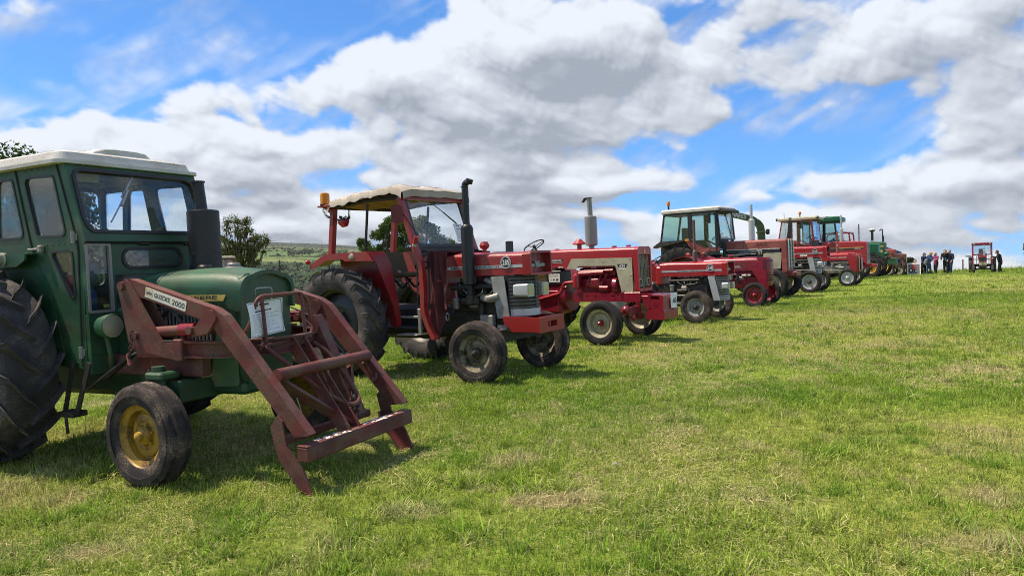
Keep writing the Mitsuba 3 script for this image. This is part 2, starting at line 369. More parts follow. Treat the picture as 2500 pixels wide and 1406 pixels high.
def loft(rows, cap=True, closed=True):
    n = len(rows[0]); v = np.vstack(rows); f = []
    for i in range(len(rows) - 1):
        for j in range(n if closed else n - 1):
            a, b = i * n + j, i * n + (j + 1) % n
            f += [(a, b, b + n), (a, b + n, a + n)]
    if cap:
        v = np.vstack([v, [np.mean(rows[0], 0)], [np.mean(rows[-1], 0)]]); o = (len(rows) - 1) * n
        for j in range(n):
            f += [((j + 1) % n, j, len(v) - 2), (o + j, o + (j + 1) % n, len(v) - 1)]
    return tm(v, f)


def lathe(prof, c=(0, 0, 0), axis='y', n=36):
    """prof: (radius, position along the axis) pairs."""
    a = np.arange(n) * 2 * np.pi / n; rows = []
    for r, h in prof:
        x, y, z = np.cos(a) * r, np.full(n, h, float), np.sin(a) * r
        rows.append(np.stack([x, y, z] if axis == 'y' else [x, z, y] if axis == 'z' else [y, x, z], 1) + np.array(c))
    return loft(rows, cap=False)


def ball(c, r, sx=1, sy=1, sz=1, sub=2):
    m = trimesh.creation.icosphere(sub, 1.0); m.vertices = m.vertices * r * np.array([sx, sy, sz]) + np.array(c)
    return m


def text_side(t, h, x, y, z, depth=.003, bold=True, U=(1, 0, 0), V=(0, 0, 1), w=None):
    """Lettering on a side that faces -y (or the side spanned by U and V), its left lower corner at (x, y, z); w: its length."""
    m = meshkit.text_mesh(t, h, depth, bold)
    if w:
        m.vertices[:, 0] *= w / m.bounds[1][0]
    U = np.array(U, float); U /= np.linalg.norm(U); V = np.array(V, float); V -= U * (U @ V); V /= np.linalg.norm(V)
    M = np.eye(4); M[:3, 0] = U; M[:3, 1] = V; M[:3, 2] = np.cross(U, V); M[:3, 3] = [x, y, z]
    m.apply_transform(M)
    return m


# ------------------------------------------------------------------ the setting: field, hills
def grid_mesh(xs, ys, fn):
    X, Y = np.meshgrid(xs, ys); v = np.stack([X, Y, fn(X, Y)], -1).reshape(-1, 3); nx, ny = len(xs), len(ys)
    i = (np.arange(ny - 1)[:, None] * nx + np.arange(nx - 1)[None]).ravel()
    return tm(v, np.stack([i, i + 1, i + 1 + nx, i + nx], 1))


def ground_z(x, y):
    p = np.stack([x, y, x * 0], -1)
    mound = sum(.085 * np.exp(-((x - a) ** 2 + (y - b) ** 2) / 1.1) for a, b in ((-4.62, 6.4), (-3.83, 8.0)))
    return ter(x, y) + mound + (meshkit.fbm(p * .9, 3, 5) - .5) * .05 * np.clip(60 / (20 + np.hypot(x, y)), 0, 1) - .01


def spaced(a, b, near, far_step):
    out, x = [0.], 0.
    while x < b:
        x += max(near, abs(x) * far_step); out.append(x)
    return np.array(out)


gx = np.concatenate([-spaced(0, 420, .35, .045)[:0:-1], spaced(0, 420, .35, .045)]); gy = np.concatenate([-spaced(0, 60, .8, .1)[:0:-1], spaced(0, 420, .3, .035)])
put('field', grid_mesh(gx, gy, ground_z), 'ground', True); labels['field'] = {'kind': 'structure'}

_hz = PchipInterpolator([380, 560, 700, 900, 1200, 1500, 1700, 1900, 2250, 2700, 5000], [-55, -48, -32, 0, 34, 59, 78, 94, 120, 112, 90])
_hf = PchipInterpolator([-3, -.6, -.33, -.22, -.08, .03, .2, 3], [1.02, 1.06, 1.02, .93, .66, .45, .12, .05])


def hill_z(x, y):
    q = x / np.maximum(y, 300); z = _hz(y)
    p = np.stack([x / 260, y / 260, x * 0], -1)
    return np.where(z > 0, z * _hf(q), z) + (meshkit.fbm(p, 3, 8) - .5) * 9 * np.clip((y - 500) / 500, 0, 1)


def hill_col(p, n, uv):
    w = fbm(p.x / 130, p.y / 130, 0, 3) - .5
    h = p.y + w * 260
    fa, fb, cell = voronoi(p.x / 170 + w * .4, p.y / 120)
    g = mix((.062, .105, .032), (.110, .138, .042), cell)
    g = mix(g, (.052, .078, .030), smoothstep(.55, .75, fbm(p.x / 60, p.y / 60, 0, 3)) * .6)
    g = mix(g, (.030, .048, .024), smoothstep(.06, .03, fb - fa))
    c = mix((.035, .060, .026), g, smoothstep(1190., 1240., h))
    moor = mix((.022, .032, .027), (.036, .045, .034), fbm(p.x / 90, p.y / 50, 0, 3))
    c = mix(c, mix((.060, .086, .038), (.090, .100, .045), fbm(p.x / 45, p.y / 45, 0, 2)), smoothstep(1640., 1700., h))
    return mix(c, moor, smoothstep(1880., 1960., h))


scene['mat_hill'] = pr(proc(hill_col), .95, spec=.1)
hx = np.linspace(-2600, 1800, 150); hy = np.concatenate([np.linspace(380, 2300, 120), np.linspace(2350, 5000, 20)])
put('hills', grid_mesh(hx, hy, hill_z), 'hill', True); labels['hills'] = {'kind': 'structure'}


# ------------------------------------------------------------------ grass: patches of single blades, laid over the field
def blade_patch(size, count, h, w, segs, seed, tuft=0., flat=False):
    g = np.random.default_rng(seed); n = count
    x, y = g.random(n) * size - size / 2, g.random(n) * size - size / 2
    k = int(n * tuft)
    if k:                                                    # part of the blades stand in tussocks
        c = (g.random((max(3, k // 90), 2)) - .5) * size; w_ = g.integers(0, len(c), k); off = g.normal(0, .035, (k, 2))
        x[:k], y[:k] = c[w_, 0] + off[:, 0], c[w_, 1] + off[:, 1]
    hh = h * np.exp(g.normal(0, .32, n)); hh[:k] *= 1.45
    az = g.random(n) * 2 * np.pi; lean = np.abs(g.normal(.75, .40, n)).clip(0, 1.45)
    if flat:                                                 # dead stalks lie nearly level on top of the turf
        lean = g.uniform(1.3, 1.6, n) / .85; hh = h * g.uniform(.5, 1.6, n)
    tw = az + np.pi / 2 + g.normal(0, .5, n); rows = []
    base = np.stack([x, y, np.full(n, .022 if flat else -.012)], 1); side = np.stack([np.cos(tw), np.sin(tw), tw * 0], 1) * (w * (.7 + .6 * g.random(n)))[:, None] / 2
    P = base.copy(); a = lean * (.85 if flat else .35)
    for i in range(segs):
        rows += [P - side * (1 - .25 * i / segs), P + side * (1 - .25 * i / segs)]
        l = hh / segs
        P = P + np.stack([np.cos(az) * np.sin(a) * l, np.sin(az) * np.sin(a) * l, np.cos(a) * l], 1); a = a + lean / segs
    rows.append(P)
    v = np.stack(rows, 1); m = v.shape[1]; f = []
    for i in range(segs - 1):
        b = 2 * i; f += [(b, b + 1, b + 3), (b, b + 3, b + 2)]
    b = 2 * (segs - 1); f.append((b, b + 1, b + 2))
    F = (np.arange(n)[:, None, None] * m + np.array(f)[None]).reshape(-1, 3)
    uv = np.repeat(np.stack([.93 + .07 * g.random(n) if flat else g.random(n), g.random(n)], 1), m, 0)
    return mikit.ply(tm(v.reshape(-1, 3), F), 'mat_grass_blade', False, uv=uv)


def patch_group(name, **k):
    scene[name] = {'type': 'shapegroup', 'blades': blade_patch(**k)}


for i_ in range(4):
    patch_group(f'turf_near_{i_}', size=1.15, count=6800, h=.046, w=.0042, segs=3, seed=50 + i_, tuft=.14)
    patch_group(f'turf_middle_{i_}', size=2.6, count=11000, h=.048, w=.0072, segs=2, seed=60 + i_, tuft=.15)
    patch_group(f'turf_far_{i_}', size=6.2, count=8500, h=.056, w=.019, segs=1, seed=70 + i_, tuft=.1)
    patch_group(f'turf_bank_{i_}', size=5., count=2600, h=.17, w=.026, segs=2, seed=80 + i_, tuft=.6)


patch_group('grass_tuft', size=.16, count=150, h=.052, w=.0046, segs=3, seed=91, tuft=.6)
patch_group('dead_straw', size=1.2, count=260, h=.085, w=.0034, segs=2, seed=92, flat=True)


def lay(kind, size, step, inside, zs=1.):
    for iy in range(int(-4 / step), int(120 / step)):
        for ix in range(int(-70 / step), int(90 / step)):
            x, y = (ix + .5) * step, (iy + .5) * step
            if not inside(x, y):
                continue
            r = random.Random(ix * 7919 + iy * 104729 + len(kind))
            e = .3; nx_, ny_ = -(float(ter(x + e, y)) - float(ter(x - e, y))) / (2 * e), -(float(ter(x, y + e)) - float(ter(x, y - e))) / (2 * e)
            N = np.array([nx_, ny_, 1.]); N /= np.linalg.norm(N); a = r.randrange(4) * math.pi / 2 + r.uniform(-.08, .08)
            X = np.array([math.cos(a), math.sin(a), 0]); X -= N * (X @ N); X /= np.linalg.norm(X)
            M = np.eye(4); M[:3, 0] = X; M[:3, 1] = np.cross(N, X); M[:3, 2] = N * (zs * r.uniform(.8, 1.2)); M[:3, 3] = [x, y, float(ground_z(np.array([x]), np.array([y]))[0])]
            scene[num('grass_')] = {'type': 'instance', 'to_world': T4(M), 'g': {'type': 'ref', 'id': f'turf_{kind}_{r.randrange(4)}'}}


def seen(x, y, m):
    return abs(x) < .74 * y + m


def urow(x, y):
    return x * ROW[0] + y * ROW[1]


def vrow(x, y):
    return x * FWD[0] + y * FWD[1]


used.add('grass_')
lay('near', 1.15, 1.1, lambda x, y: 2.4 < y and math.hypot(x, y) < 9.6 and seen(x, y, 1.4))
lay('middle', 2.6, 2.5, lambda x, y: math.hypot(x, y) >= 8.6 and y < 21.5 and seen(x, y, 2) and vrow(x, y) > -26)
lay('far', 6.2, 6., lambda x, y: 19 < y < 80 and seen(x, y, 4) and vrow(x, y) > -20 and urow(x, y) < 70)
lay('bank', 5., 4.6, lambda x, y: y > 40 and seen(x, y, 4) and vrow(x, y) > -14 and 69.5 < urow(x, y) < 88)
rt = random.Random(4)
for kind, count, reach, near_ in (('grass_tuft', 850, 13., True), ('dead_straw', 260, 12., False)):
    placed = 0
    while placed < count:
        y = 3 + (reach - 3) * rt.random() ** .75; x = rt.uniform(-.75, .75) * y + rt.uniform(-1, 1)
        q = float(meshkit.fbm(np.array([x * .9, y * .9, 3. if near_ else 8.]), 3, 6))
        if q < .47 + .12 * rt.random():
            continue
        placed += 1; s = rt.uniform(.6, 1.15)
        M = T4().translate([x, y, float(ground_z(np.array([x]), np.array([y]))[0])]).rotate([0, 1, 0], -2.7).rotate([1, 0, 0], 1.7).rotate([0, 0, 1], rt.uniform(0, 360)).scale([s * rt.uniform(.8, 1.8), s * rt.uniform(.8, 1.6), s if near_ else 1.])
        scene[num('grass_')] = {'type': 'instance', 'to_world': M, 'g': {'type': 'ref', 'id': kind}}
labels['grass'] = {'kind': 'stuff', 'label': 'patchy mown grass of the field, green with straw-coloured spots', 'category': 'grass'}


# ------------------------------------------------------------------ trees
def leaf_cloud(centers, radii, per, size, seed, flat=.8):
    g = np.random.default_rng(seed); C = np.repeat(centers, per, 0); R = np.repeat(radii, per)
    d = g.normal(0, 1, (len(C), 3)); d /= np.linalg.norm(d, axis=1, keepdims=True)
    P = C + d * (R * g.random(len(C)) ** .45)[:, None] * np.array([1, 1, flat])
    n = d + g.normal(0, .8, d.shape); n /= np.linalg.norm(n, axis=1, keepdims=True)
    u = np.cross(n, g.normal(0, 1, d.shape)); u /= np.linalg.norm(u, axis=1, keepdims=True); w = np.cross(n, u)
    s = (size * (.6 + .8 * g.random(len(C))))[:, None]
    v = np.stack([P - u * s * .8, P - w * s * .42, P + u * s * .8, P + w * s * .42], 1).reshape(-1, 3); i = np.arange(len(C)) * 4
    uv = np.repeat(np.stack([g.random(len(C)), g.random(len(C))], 1), 4, 0)
    return tm(v, np.vstack([np.stack([i, i + 1, i + 2], 1), np.stack([i, i + 2, i + 3], 1)])), uv


def tree(name, label, x, y, h, spread, seed, leaf, trunks=1, clumps=60, per=120, size=.09, crad=.55, base=.18, lean=0., limb_r=.12, shape=None, z0=None):
    g = np.random.default_rng(seed); M = np.eye(4); M[:3, 3] = [x, y, float(ter(x, y)) - .1 if z0 is None else z0]
    t = Thing(name, label, 'tree', M); limbs, tips = [], []
    for k in range(clumps):
        if shape is not None:
            c = np.array(shape[k % len(shape)]) + g.normal(0, 1, 3) * np.array([.34, .34, .30])
        else:
            a = g.random() * 2 * np.pi; r = spread * math.sqrt(g.random()); zz = base + (1 - base) * (1 - (r / spread) ** 2 * .55) * (.35 + .65 * g.random() ** .6)
            c = np.array([math.cos(a) * r + lean * zz * h * .3, math.sin(a) * r, zz * h - crad * .5])
        tips.append(c)
    tips = np.array(tips)
    roots = [np.array([g.normal(0, .22) * (trunks > 1), g.normal(0, .22) * (trunks > 1), 0]) for _ in range(trunks)]
    heads = [r + np.array([g.normal(0, spread * .18) + lean * h * .1, g.normal(0, spread * .18), h * (.34 + .18 * g.random())]) for r in roots]
    for r, hd in zip(roots, heads):
        mid = (r + hd) / 2 + g.normal(0, .08, 3); limbs.append(tube(bend([r, mid, hd], .5), np.linspace(limb_r * 1.5, limb_r * .8, len(bend([r, mid, hd], .5))), 8))
    for c in tips:
        hd = heads[int(np.argmin([np.linalg.norm((c - q)[:2]) + .3 * g.random() for q in heads]))]
        m = hd * .45 + c * .55 + g.normal(0, .18, 3) - np.array([0, 0, .12 * h * .5]); pts = bend([hd - [0, 0, .1], m, c], .6)
        limbs.append(tube(pts, np.linspace(limb_r * .5, limb_r * .10, len(pts)), 5))
        for _ in range(3):
            e = c + g.normal(0, crad * .62, 3); limbs.append(tube([m * .4 + c * .6, (c + e) / 2, e], [limb_r * .16, limb_r * .11, limb_r * .05], 4))
    t.add('trunk', cat_(limbs), 'bark', 40)
    m, uv = leaf_cloud(tips, crad * (.65 + .7 * g.random(len(tips))), per, size, seed + 1)
    k = num(t.key + '__crown'); scene[k] = mikit.ply(m, leaf, False, uv=uv)
    scene[k]['to_world'] = T4(M)
    return t


ASH = [(a * 1.1, b, c) for a, b, c in [(-2.75, 0, 2.6), (-2.7, 0, 3.3), (-2.7, .1, 4.0), (-2.8, 0, 1.9), (-1.7, 0, 2.4), (-1.5, .2, 3.4), (-1.2, 0, 4.4), (-.9, 0, 5.1), (-.6, 0, 5.6), (-.2, 0, 5.2), (-.5, 0, 4.2), (-.7, 0, 3.0), (-1.0, 0, 1.8), (.1, 0, 3.6), (.2, 0, 2.2),
       (.8, 0, 4.6), (1.3, 0, 5.3), (1.7, 0, 5.6), (2.1, 0, 5.1), (1.4, 0, 4.2), (1.2, 0, 3.0), (2.4, 0, 4.3), (2.9, 0, 3.6), (3.4, 0, 3.4), (2.2, 0, 3.1), (2.6, 0, 2.3), (1.6, 0, 2.0), (.4, .3, 4.9), (-.1, -.3, 2.8), (.7, 0, 1.6), (3.2, 0, 4.2), (2.9, 0, 2.9)]]
tree('ash_tree', 'tall leafy green tree seen through the open canvas-roofed cab', -9.1, 60., 7.2, 3.4, 21, 'mat_leaf', trunks=3, clumps=90, per=330, size=.13, crad=.60, limb_r=.12, shape=ASH, z0=1.0)
HAW = [((a - 590) / 33, .15 * (i % 5 - 2), 1.7 + (690 - b) / 33) for i, (a, b) in enumerate([(562, 552), (582, 546), (602, 556), (546, 578), (570, 570), (592, 574), (613, 582), (532, 598), (552, 600), (576, 596), (598, 602), (626, 594), (638, 588), (648, 584), (534, 622), (560, 622), (590, 620), (614, 612), (632, 604), (530, 642), (556, 646), (602, 636), (540, 662), (580, 656), (620, 642), (572, 584), (586, 560), (608, 624), (545, 632), (566, 610)])]
tree('hawthorn_tree', 'gnarled thin-crowned hawthorn tree behind the red cab with the pale roof', -20.0, 54., 6.2, 1.6, 33, 'mat_hawthorn_leaf', trunks=4, clumps=90, per=105, size=.085, crad=.36, base=.22, limb_r=.13, shape=HAW, z0=-.1)
tree('hawthorn_tree', 'low ragged thorn bush at the right foot of the hawthorn', -17.6, 54., 3.1, 1.0, 34, 'mat_hawthorn_leaf', trunks=3, clumps=34, per=90, size=.085, crad=.38, base=.1, limb_r=.07, z0=-.5)
tree('hedgerow_tree', 'dense dark tree seen through the side windows of the green cab', -17.0, 25.5, 7.4, 2.7, 35, 'mat_leaf', trunks=2, clumps=100, per=330, size=.10, crad=.62, base=.08, limb_r=.13, z0=-.9)
tree('hedgerow_tree', 'dark leafy tree whose top shows above the white cab roof at the left edge', -21.4, 27.5, 7.4, 2.8, 36, 'mat_leaf', trunks=2, clumps=100, per=300, size=.11, crad=.66, base=.08, limb_r=.13, z0=-1.)
tree('hedgerow_tree', 'low thorn hedge below the hawthorn, left of its stem', -24.5, 52., 3.4, 1.9, 37, 'mat_hawthorn_leaf', trunks=3, clumps=50, per=150, size=.10, crad=.5, base=.05, limb_r=.07, z0=-.8)

# far wood and field trees on the hill: lumpy crowns
def lump_crown(seed, lobes=4):
    g = np.random.default_rng(seed); out = [tube([(0, 0, -1.5), (0, 0, 2.5)], .35, 5)]
    for _ in range(lobes):
        m = trimesh.creation.icosphere(2, 1.0); c = g.normal(0, 1, 3) * [1.5, 1.5, .9] + [0, 0, 4.6]
        n = meshkit.fbm(m.vertices * 2.1 + g.random(3) * 50, 3, seed) - .5
        m.vertices = m.vertices * (1 + n[:, None] * 1.1) * g.uniform(1.5, 2.5) * [1.1, 1.1, .95] + c; out.append(m)
    return cat_(out)


for i_ in range(4):
    scene[f'wood_crown_{i_}'] = {'type': 'shapegroup', 'crown': mikit.ply(lump_crown(90 + i_), 'mat_far_leaf', False)}
g_ = np.random.default_rng(5); used.add('far_wood_')
for i_ in range(1300):
    y_ = 760 + 330 * g_.random() ** .8; q_ = -.62 + .62 * g_.random(); x_ = q_ * y_
    w_ = meshkit.fbm(np.array([x_ / 90, y_ / 70, 0.]), 3, 77)
    if y_ > 930 and w_ < .44 + (y_ - 930) / 900:
        continue
    s_ = g_.uniform(1.0, 1.9)
    scene[num('far_wood_')] = {'type': 'instance', 'to_world': T4().translate([x_, y_, float(hill_z(x_, y_)) - .5]).rotate([0, 0, 1], float(g_.random() * 360)).scale([s_, s_, s_ * g_.uniform(.8, 1.1)]), 'g': {'type': 'ref', 'id': f'wood_crown_{i_ % 4}'}}
labels['far_wood'] = {'kind': 'stuff', 'label': 'dark wood filling the valley below the hill fields', 'category': 'wood'}
used.add('hedge_')
for (qa, ya, qb, yb) in ((-.40, 1395, -.18, 1440), (-.36, 1560, -.16, 1590), (-.33, 1700, -.10, 1740), (-.27, 1400, -.24, 1700), (-.43, 1640, -.3, 1660)):
    for k_ in range(46):
        s_ = k_ / 45 + g_.normal(0, .006); y_ = ya + (yb - ya) * s_ + g_.normal(0, 3); x_ = (qa + (qb - qa) * s_) * y_; z_ = g_.uniform(.35, .8)
        if g_.random() < .2:
            continue
        scene[num('hedge_')] = {'type': 'instance', 'to_world': T4().translate([x_, y_, float(hill_z(x_, y_)) - .8]).scale([z_ * 1.5, z_, z_ * .75]), 'g': {'type': 'ref', 'id': f'wood_crown_{k_ % 4}'}}
labels['hedge'] = {'kind': 'stuff', 'label': 'thin dark hedge lines between the far hill fields', 'category': 'hedge'}
for n_, (px_, y_, s_, lab) in enumerate([(705, 1420, 2.3, 'largest round tree in the hedge across the far fields'), (716, 1450, 1.8, 'bushy tree just right of the largest tree in the far hedge'), (738, 1440, 2.2, 'wide dark tree in the middle of the far field hedge'),
                                      (757, 1450, 2.0, 'round tree ending the far tree group, left of the red cab post'), (676, 1400, 1.1, 'small lone tree low in the left far field'), (668, 1620, 1.2, 'small tree high in the left far field'),
                                      (780, 1600, 1.0, 'small bush right beside the red cab post on the far slope'), (810, 1560, 1.0, 'small far tree, first right of the red cab post'), (826, 1570, 1.3, 'small far tree between two others right of post'), (843, 1560, 1.6, 'roundest far tree right of the red cab post')]):
    x_ = (px_ - 1250) / 1785 * y_
    single('hill_tree', scene[f'wood_crown_{n_ % 4}']['crown'], None, lab, 'tree', M=np.array(T4().translate([x_, y_, float(hill_z(x_, y_)) - 1]).scale([s_ * 1.1, s_ * 1.1, s_]).matrix, float))


# ------------------------------------------------------------------ wheels
_cache = {}


def cached(key, mat, make, smooth=35):
    k = (key, mat)
    if k not in _cache:
        _cache[k] = mikit.ply(make(), 'mat_' + mat, smooth)
    return _cache[k]


def tyre_lugged(R, W, rr, n=20, lug=.045, lw=.05, side=1):
    Rc = R - lug; h = Rc - rr
    half = [(rr, .36 * W), (rr + .03, .40 * W), (rr + .25 * h, .47 * W), (rr + .55 * h, .5 * W), (rr + .80 * h, .485 * W), (Rc - .025, .455 * W), (Rc, .36 * W), (Rc + .012, .15 * W)]
    parts = [lathe([(r, -y) for r, y in half] + [(r, y) for r, y in half[::-1]], n=60)]

    def surf(y):
        return float(np.interp(abs(y), [.15 * W, .36 * W, .455 * W, .5 * W], [Rc + .012, Rc, Rc - .025, Rc - .09]))
    for s in (-1, 1):
        for k in range(n):
            a0 = 2 * np.pi * (k + (.5 if s > 0 else 0)) / n; rows = []
            for i, (yy, dt, top) in enumerate([(.505, .02, Rc - .075), (.50, .0, Rc - .01), (.47, -.015, R - .012), (.36, -.09, R), (.20, -.19, R + .004), (.01, -.27, R + .006)]):
                y = s * yy * W; b = surf(y) - .02; ang = a0 + dt * .95 / R
                wb, wt = lw * (.78 if i < 5 else .7), lw * (.50 if i > 1 else .42); t = np.array([-math.sin(ang), 0, math.cos(ang)])
                nrm = t * (.85 if i > 1 else 1) + np.array([0, s * (.5 if i > 1 else 0), 0])
                er = np.array([math.cos(ang), 0, math.sin(ang)]); c = np.array([0, y, 0])
                rows.append(np.array([c + er * b - nrm * wb, c + er * b + nrm * wb, c + er * top + nrm * wt, c + er * top - nrm * wt]))
            parts.append(loft(rows))
    return cat_(parts)


def tyre_ribbed(R, W, rr, ribs=3):
    h = R - rr
    half = [(rr, .36 * W), (rr + .02, .42 * W), (rr + .06, .43 * W), (rr + .075, .455 * W), (rr + .45 * h, .5 * W), (rr + .72 * h, .49 * W), (rr + .76 * h, .48 * W), (R - .045, .46 * W), (R - .018, .42 * W)]
    mid = {3: [(R - .008, .36 * W), (R - .028, .30 * W), (R - .028, .17 * W), (R + .004, .13 * W)], 5: [(R - .005, .36 * W), (R - .02, .33 * W), (R - .02, .27 * W), (R, .25 * W), (R + .004, .14 * W), (R - .016, .12 * W), (R - .016, .07 * W), (R + .006, .05 * W)]}[ribs]
    p = half + mid
    m = lathe([(r, -y) for r, y in p] + [(r, y) for r, y in p[::-1]], n=64)
    v = m.vertices; q = meshkit.noise(np.stack([np.arctan2(v[:, 2], v[:, 0]) * 22, v[:, 1] * 30, v[:, 1] * 0], -1), 4) - .5
    rad = np.hypot(v[:, 0], v[:, 2]); f = 1 + .010 * q * (rad > R - .05)
    v[:, 0] *= f; v[:, 2] *= f
    return m


def rim_mesh(rr, W, dish=.02, bolts=6, holes=0, deep=False):
    b = [(rr + .028, -.375 * W), (rr + .032, -.36 * W), (rr + .006, -.345 * W), (rr - .004, -.27 * W), (rr - .045, -.20 * W), (rr - .05, .15 * W), (rr - .01, .27 * W), (rr + .006, .345 * W), (rr + .03, .37 * W)]
    y = -.13 * W + dish
    disc = [(rr - .045, y + .02), (rr * .82, y), (rr * .70, y - .006), (rr * .66, y - .022), (rr * .48, y - .03), (rr * .44, y - .018), (rr * .16, y - .016), (.0, y - .016)]
    parts = [lathe(b, n=48), lathe(disc, n=40)]
    for k in range(bolts):
        a = 2 * np.pi * k / bolts + .3; c = np.array([math.cos(a) * rr * .34, y - .016, math.sin(a) * rr * .34]); parts.append(cyl(c, c + [0, -.022, 0], .014, n=6))
    return cat_(parts)


def wheel(t, part, c, R, W, rr, kind='rib', tyre='black_rubber', rim='cream_paint', hub='iron', side=-1, steer=0., dish=.02, bolts=6, lug=.045, n=20, hubr=.30, lw=.05, spin=0., ribs=3):
    """One wheel as a part that holds tyre, rim and hub; side -1 looks out to the right of the tractor."""
    k = t.sub(part); L = np.array(T4().translate(list(c)).rotate([0, 0, 1], steer + (180 if side > 0 else 0)).rotate([0, 1, 0], spin).matrix, float)
    fwd_ = side
    if kind == 'lug':
        d = cached(('lug', R, W, rr, n, lug, lw, fwd_), tyre, lambda: tyre_lugged(R, W, rr, n, lug, lw) if fwd_ < 0 else tyre_lugged(R, W, rr, n, lug, lw).apply_transform(np.diag([-1., 1, 1, 1])))
    else:
        d = cached(('rib', R, W, rr, ribs), tyre, lambda: tyre_ribbed(R, W, rr, ribs))
    t.add('tyre', d, tyre, parent=k, L=L)
    t.add('rim', cached(('rim', rr, W, dish, bolts), rim, lambda: rim_mesh(rr, W, dish, bolts)), rim, parent=k, L=L)
    y = -.13 * W + dish - .016
    t.add('hub', cached(('hub', rr, W, dish, hubr), hub, lambda: lathe([(rr * hubr, y), (rr * hubr, y - .03), (rr * hubr * .8, y - .05), (rr * hubr * .55, y - .055), (rr * hubr * .5, y - .085), (rr * hubr * .2, y - .10), (0, y - .10)], n=20)), hub, parent=k, L=L)
    return k


def hood_ring(x, w, zb, zt, r=.08, crown=.02, n=6, tuck=0.):
    p = [(-w + tuck, zb), (-w, zb + min(.05, (zt - zb) * .2))]
    a = np.linspace(0, np.pi / 2, n); p += [(-w + r - r * math.cos(q), zt - crown - r + r * math.sin(q)) for q in a]
    p += [(y, zt - crown * (y / max(w - r, 1e-3)) ** 2) for y in np.linspace(-w + r, w - r, 7)[1:-1]]
    p += [(w - r + r * math.sin(q), zt - crown - r + r * math.cos(q)) for q in a]
    p += [(w, zb + min(.05, (zt - zb) * .2)), (w - tuck, zb)]
    return np.array([(x, y, z) for y, z in p])


def steering_wheel(t, c, r=.2, tilt=35, mat='black'):
    a = np.linspace(0, 2 * np.pi, 29)[:-1]; s, co = math.sin(math.radians(tilt)), math.cos(math.radians(tilt))

    def P(u, v, w=0):
        return np.array(c) + np.array([-u * co - w * s * -1 * -1, v, u * s * -1 * -1 + w * co]) if False else np.array(c) + np.array([u * co - w * s, v, u * s + w * co])
    ring_ = [P(r * math.cos(q), r * math.sin(q)) for q in a]; rows = []
    for i, q in enumerate(a):
        er = P(math.cos(q), math.sin(q)) - np.array(c); up = P(0, 0, 1) - np.array(c)
        rows.append([ring_[i] + .013 * (math.cos(b) * er + math.sin(b) * up) for b in np.arange(8) * np.pi / 4])
    rows.append(rows[0])
    parts = [loft([np.array(q) for q in rows], cap=False)] + [cyl(P(0, 0, -.03), P(r * math.cos(q), r * math.sin(q)), .010, .008, 6) for q in (.5, 2.6, 4.7)] + [cyl(P(0, 0, -.04), P(0, 0, .015), .035, .028, 12)]
    k = t.add('steering_wheel', cat_(parts), mat)
    t.add('column', cyl(P(0, 0, -.04), P(0, 0, -.5), .022, .03, 10), 'iron', parent=k)


def pipes(list_, n=8):
    return cat_([tube(bend(p, .06), r, n) for p, r in list_])


def engine(t, x0, x1, z0, z1, w=.2, mat='iron', seed=0, detail=True):
    """Engine and gearbox block with head, manifold, pump, filters and pipes on its right side."""
    g = np.random.default_rng(seed); L = x1 - x0; h = z1 - z0
    b = [cbox(x0 + .06 * L, x1 - .05 * L, -w * .72, w * .72, z0 + .1 * h, z0 + .62 * h, .03), cbox(x0 + .1 * L, x1 - .08 * L, -w * .55, w * .55, z0 + .62 * h, z0 + .9 * h, .03), cbox(x0 + .12 * L, x1 - .12 * L, -w * .6, w * .6, z0 - .02, z0 + .12 * h, .04)]
    for i in range(4):
        x = x0 + L * (.18 + .2 * i); b.append(cbox(x, x + .09 * L, -w * .86, -w * .5, z0 + .66 * h, z0 + .86 * h, .02)); b.append(cyl((x + .04 * L, -w * .6, z0 + .9 * h), (x + .04 * L, -w * .6, z0 + .97 * h), .018, n=8))
    b += [tube([(x0 + .12 * L, -w * .92, z0 + .80 * h), (x1 - .15 * L, -w * .92, z0 + .82 * h)], .035, 10), cyl((x0 + .3 * L, -w * .75, z0 + .42 * h), (x0 + .58 * L, -w * .75, z0 + .42 * h), .055, n=14),
          cyl((x1 - .12 * L, 0, z0 + .45 * h), (x1 - .04 * L, 0, z0 + .45 * h), .16, n=20), cyl((x0 + .6 * L, -w * .9, z0 + .25 * h), (x0 + .6 * L, -w * .9, z0 + .52 * h), .035, n=12)]
    t.add('engine', cat_(b), mat, 30)
    if detail:
        t.add('fuel_filter', lathe([(0, .0), (.045, .0), (.05, .02), (.05, .10), (.058, .11), (.058, .15), (.02, .16), (0, .16)], (x0 + .2 * L, -w * 1.05, z0 + .42 * h), 'z', 16), 'grey_metal')
        t.add('fuel_pump', cat_([cbox(x0 + .42 * L, x0 + .56 * L, -w * 1.12, -w * .7, z0 + .44 * h, z0 + .60 * h, .015), cyl((x0 + .45 * L, -w * 1.0, z0 + .6 * h), (x0 + .45 * L, -w * 1.0, z0 + .66 * h), .014, n=8), cyl((x0 + .52 * L, -w * 1.0, z0 + .6 * h), (x0 + .52 * L, -w * 1.0, z0 + .66 * h), .014, n=8)]), 'grey_metal')
        t.add('fuel_pipe', pipes([([(x0 + .46 * L + .02 * i, -w * 1.02, z0 + .64 * h), (x0 + (.38 + .14 * i) * L, -w * 1.1, z0 + (.72 - .01 * i) * h), (x0 + (.22 + .2 * i) * L, -w * .8, z0 + .86 * h)], .007) for i in range(4)], 5), 'steel')


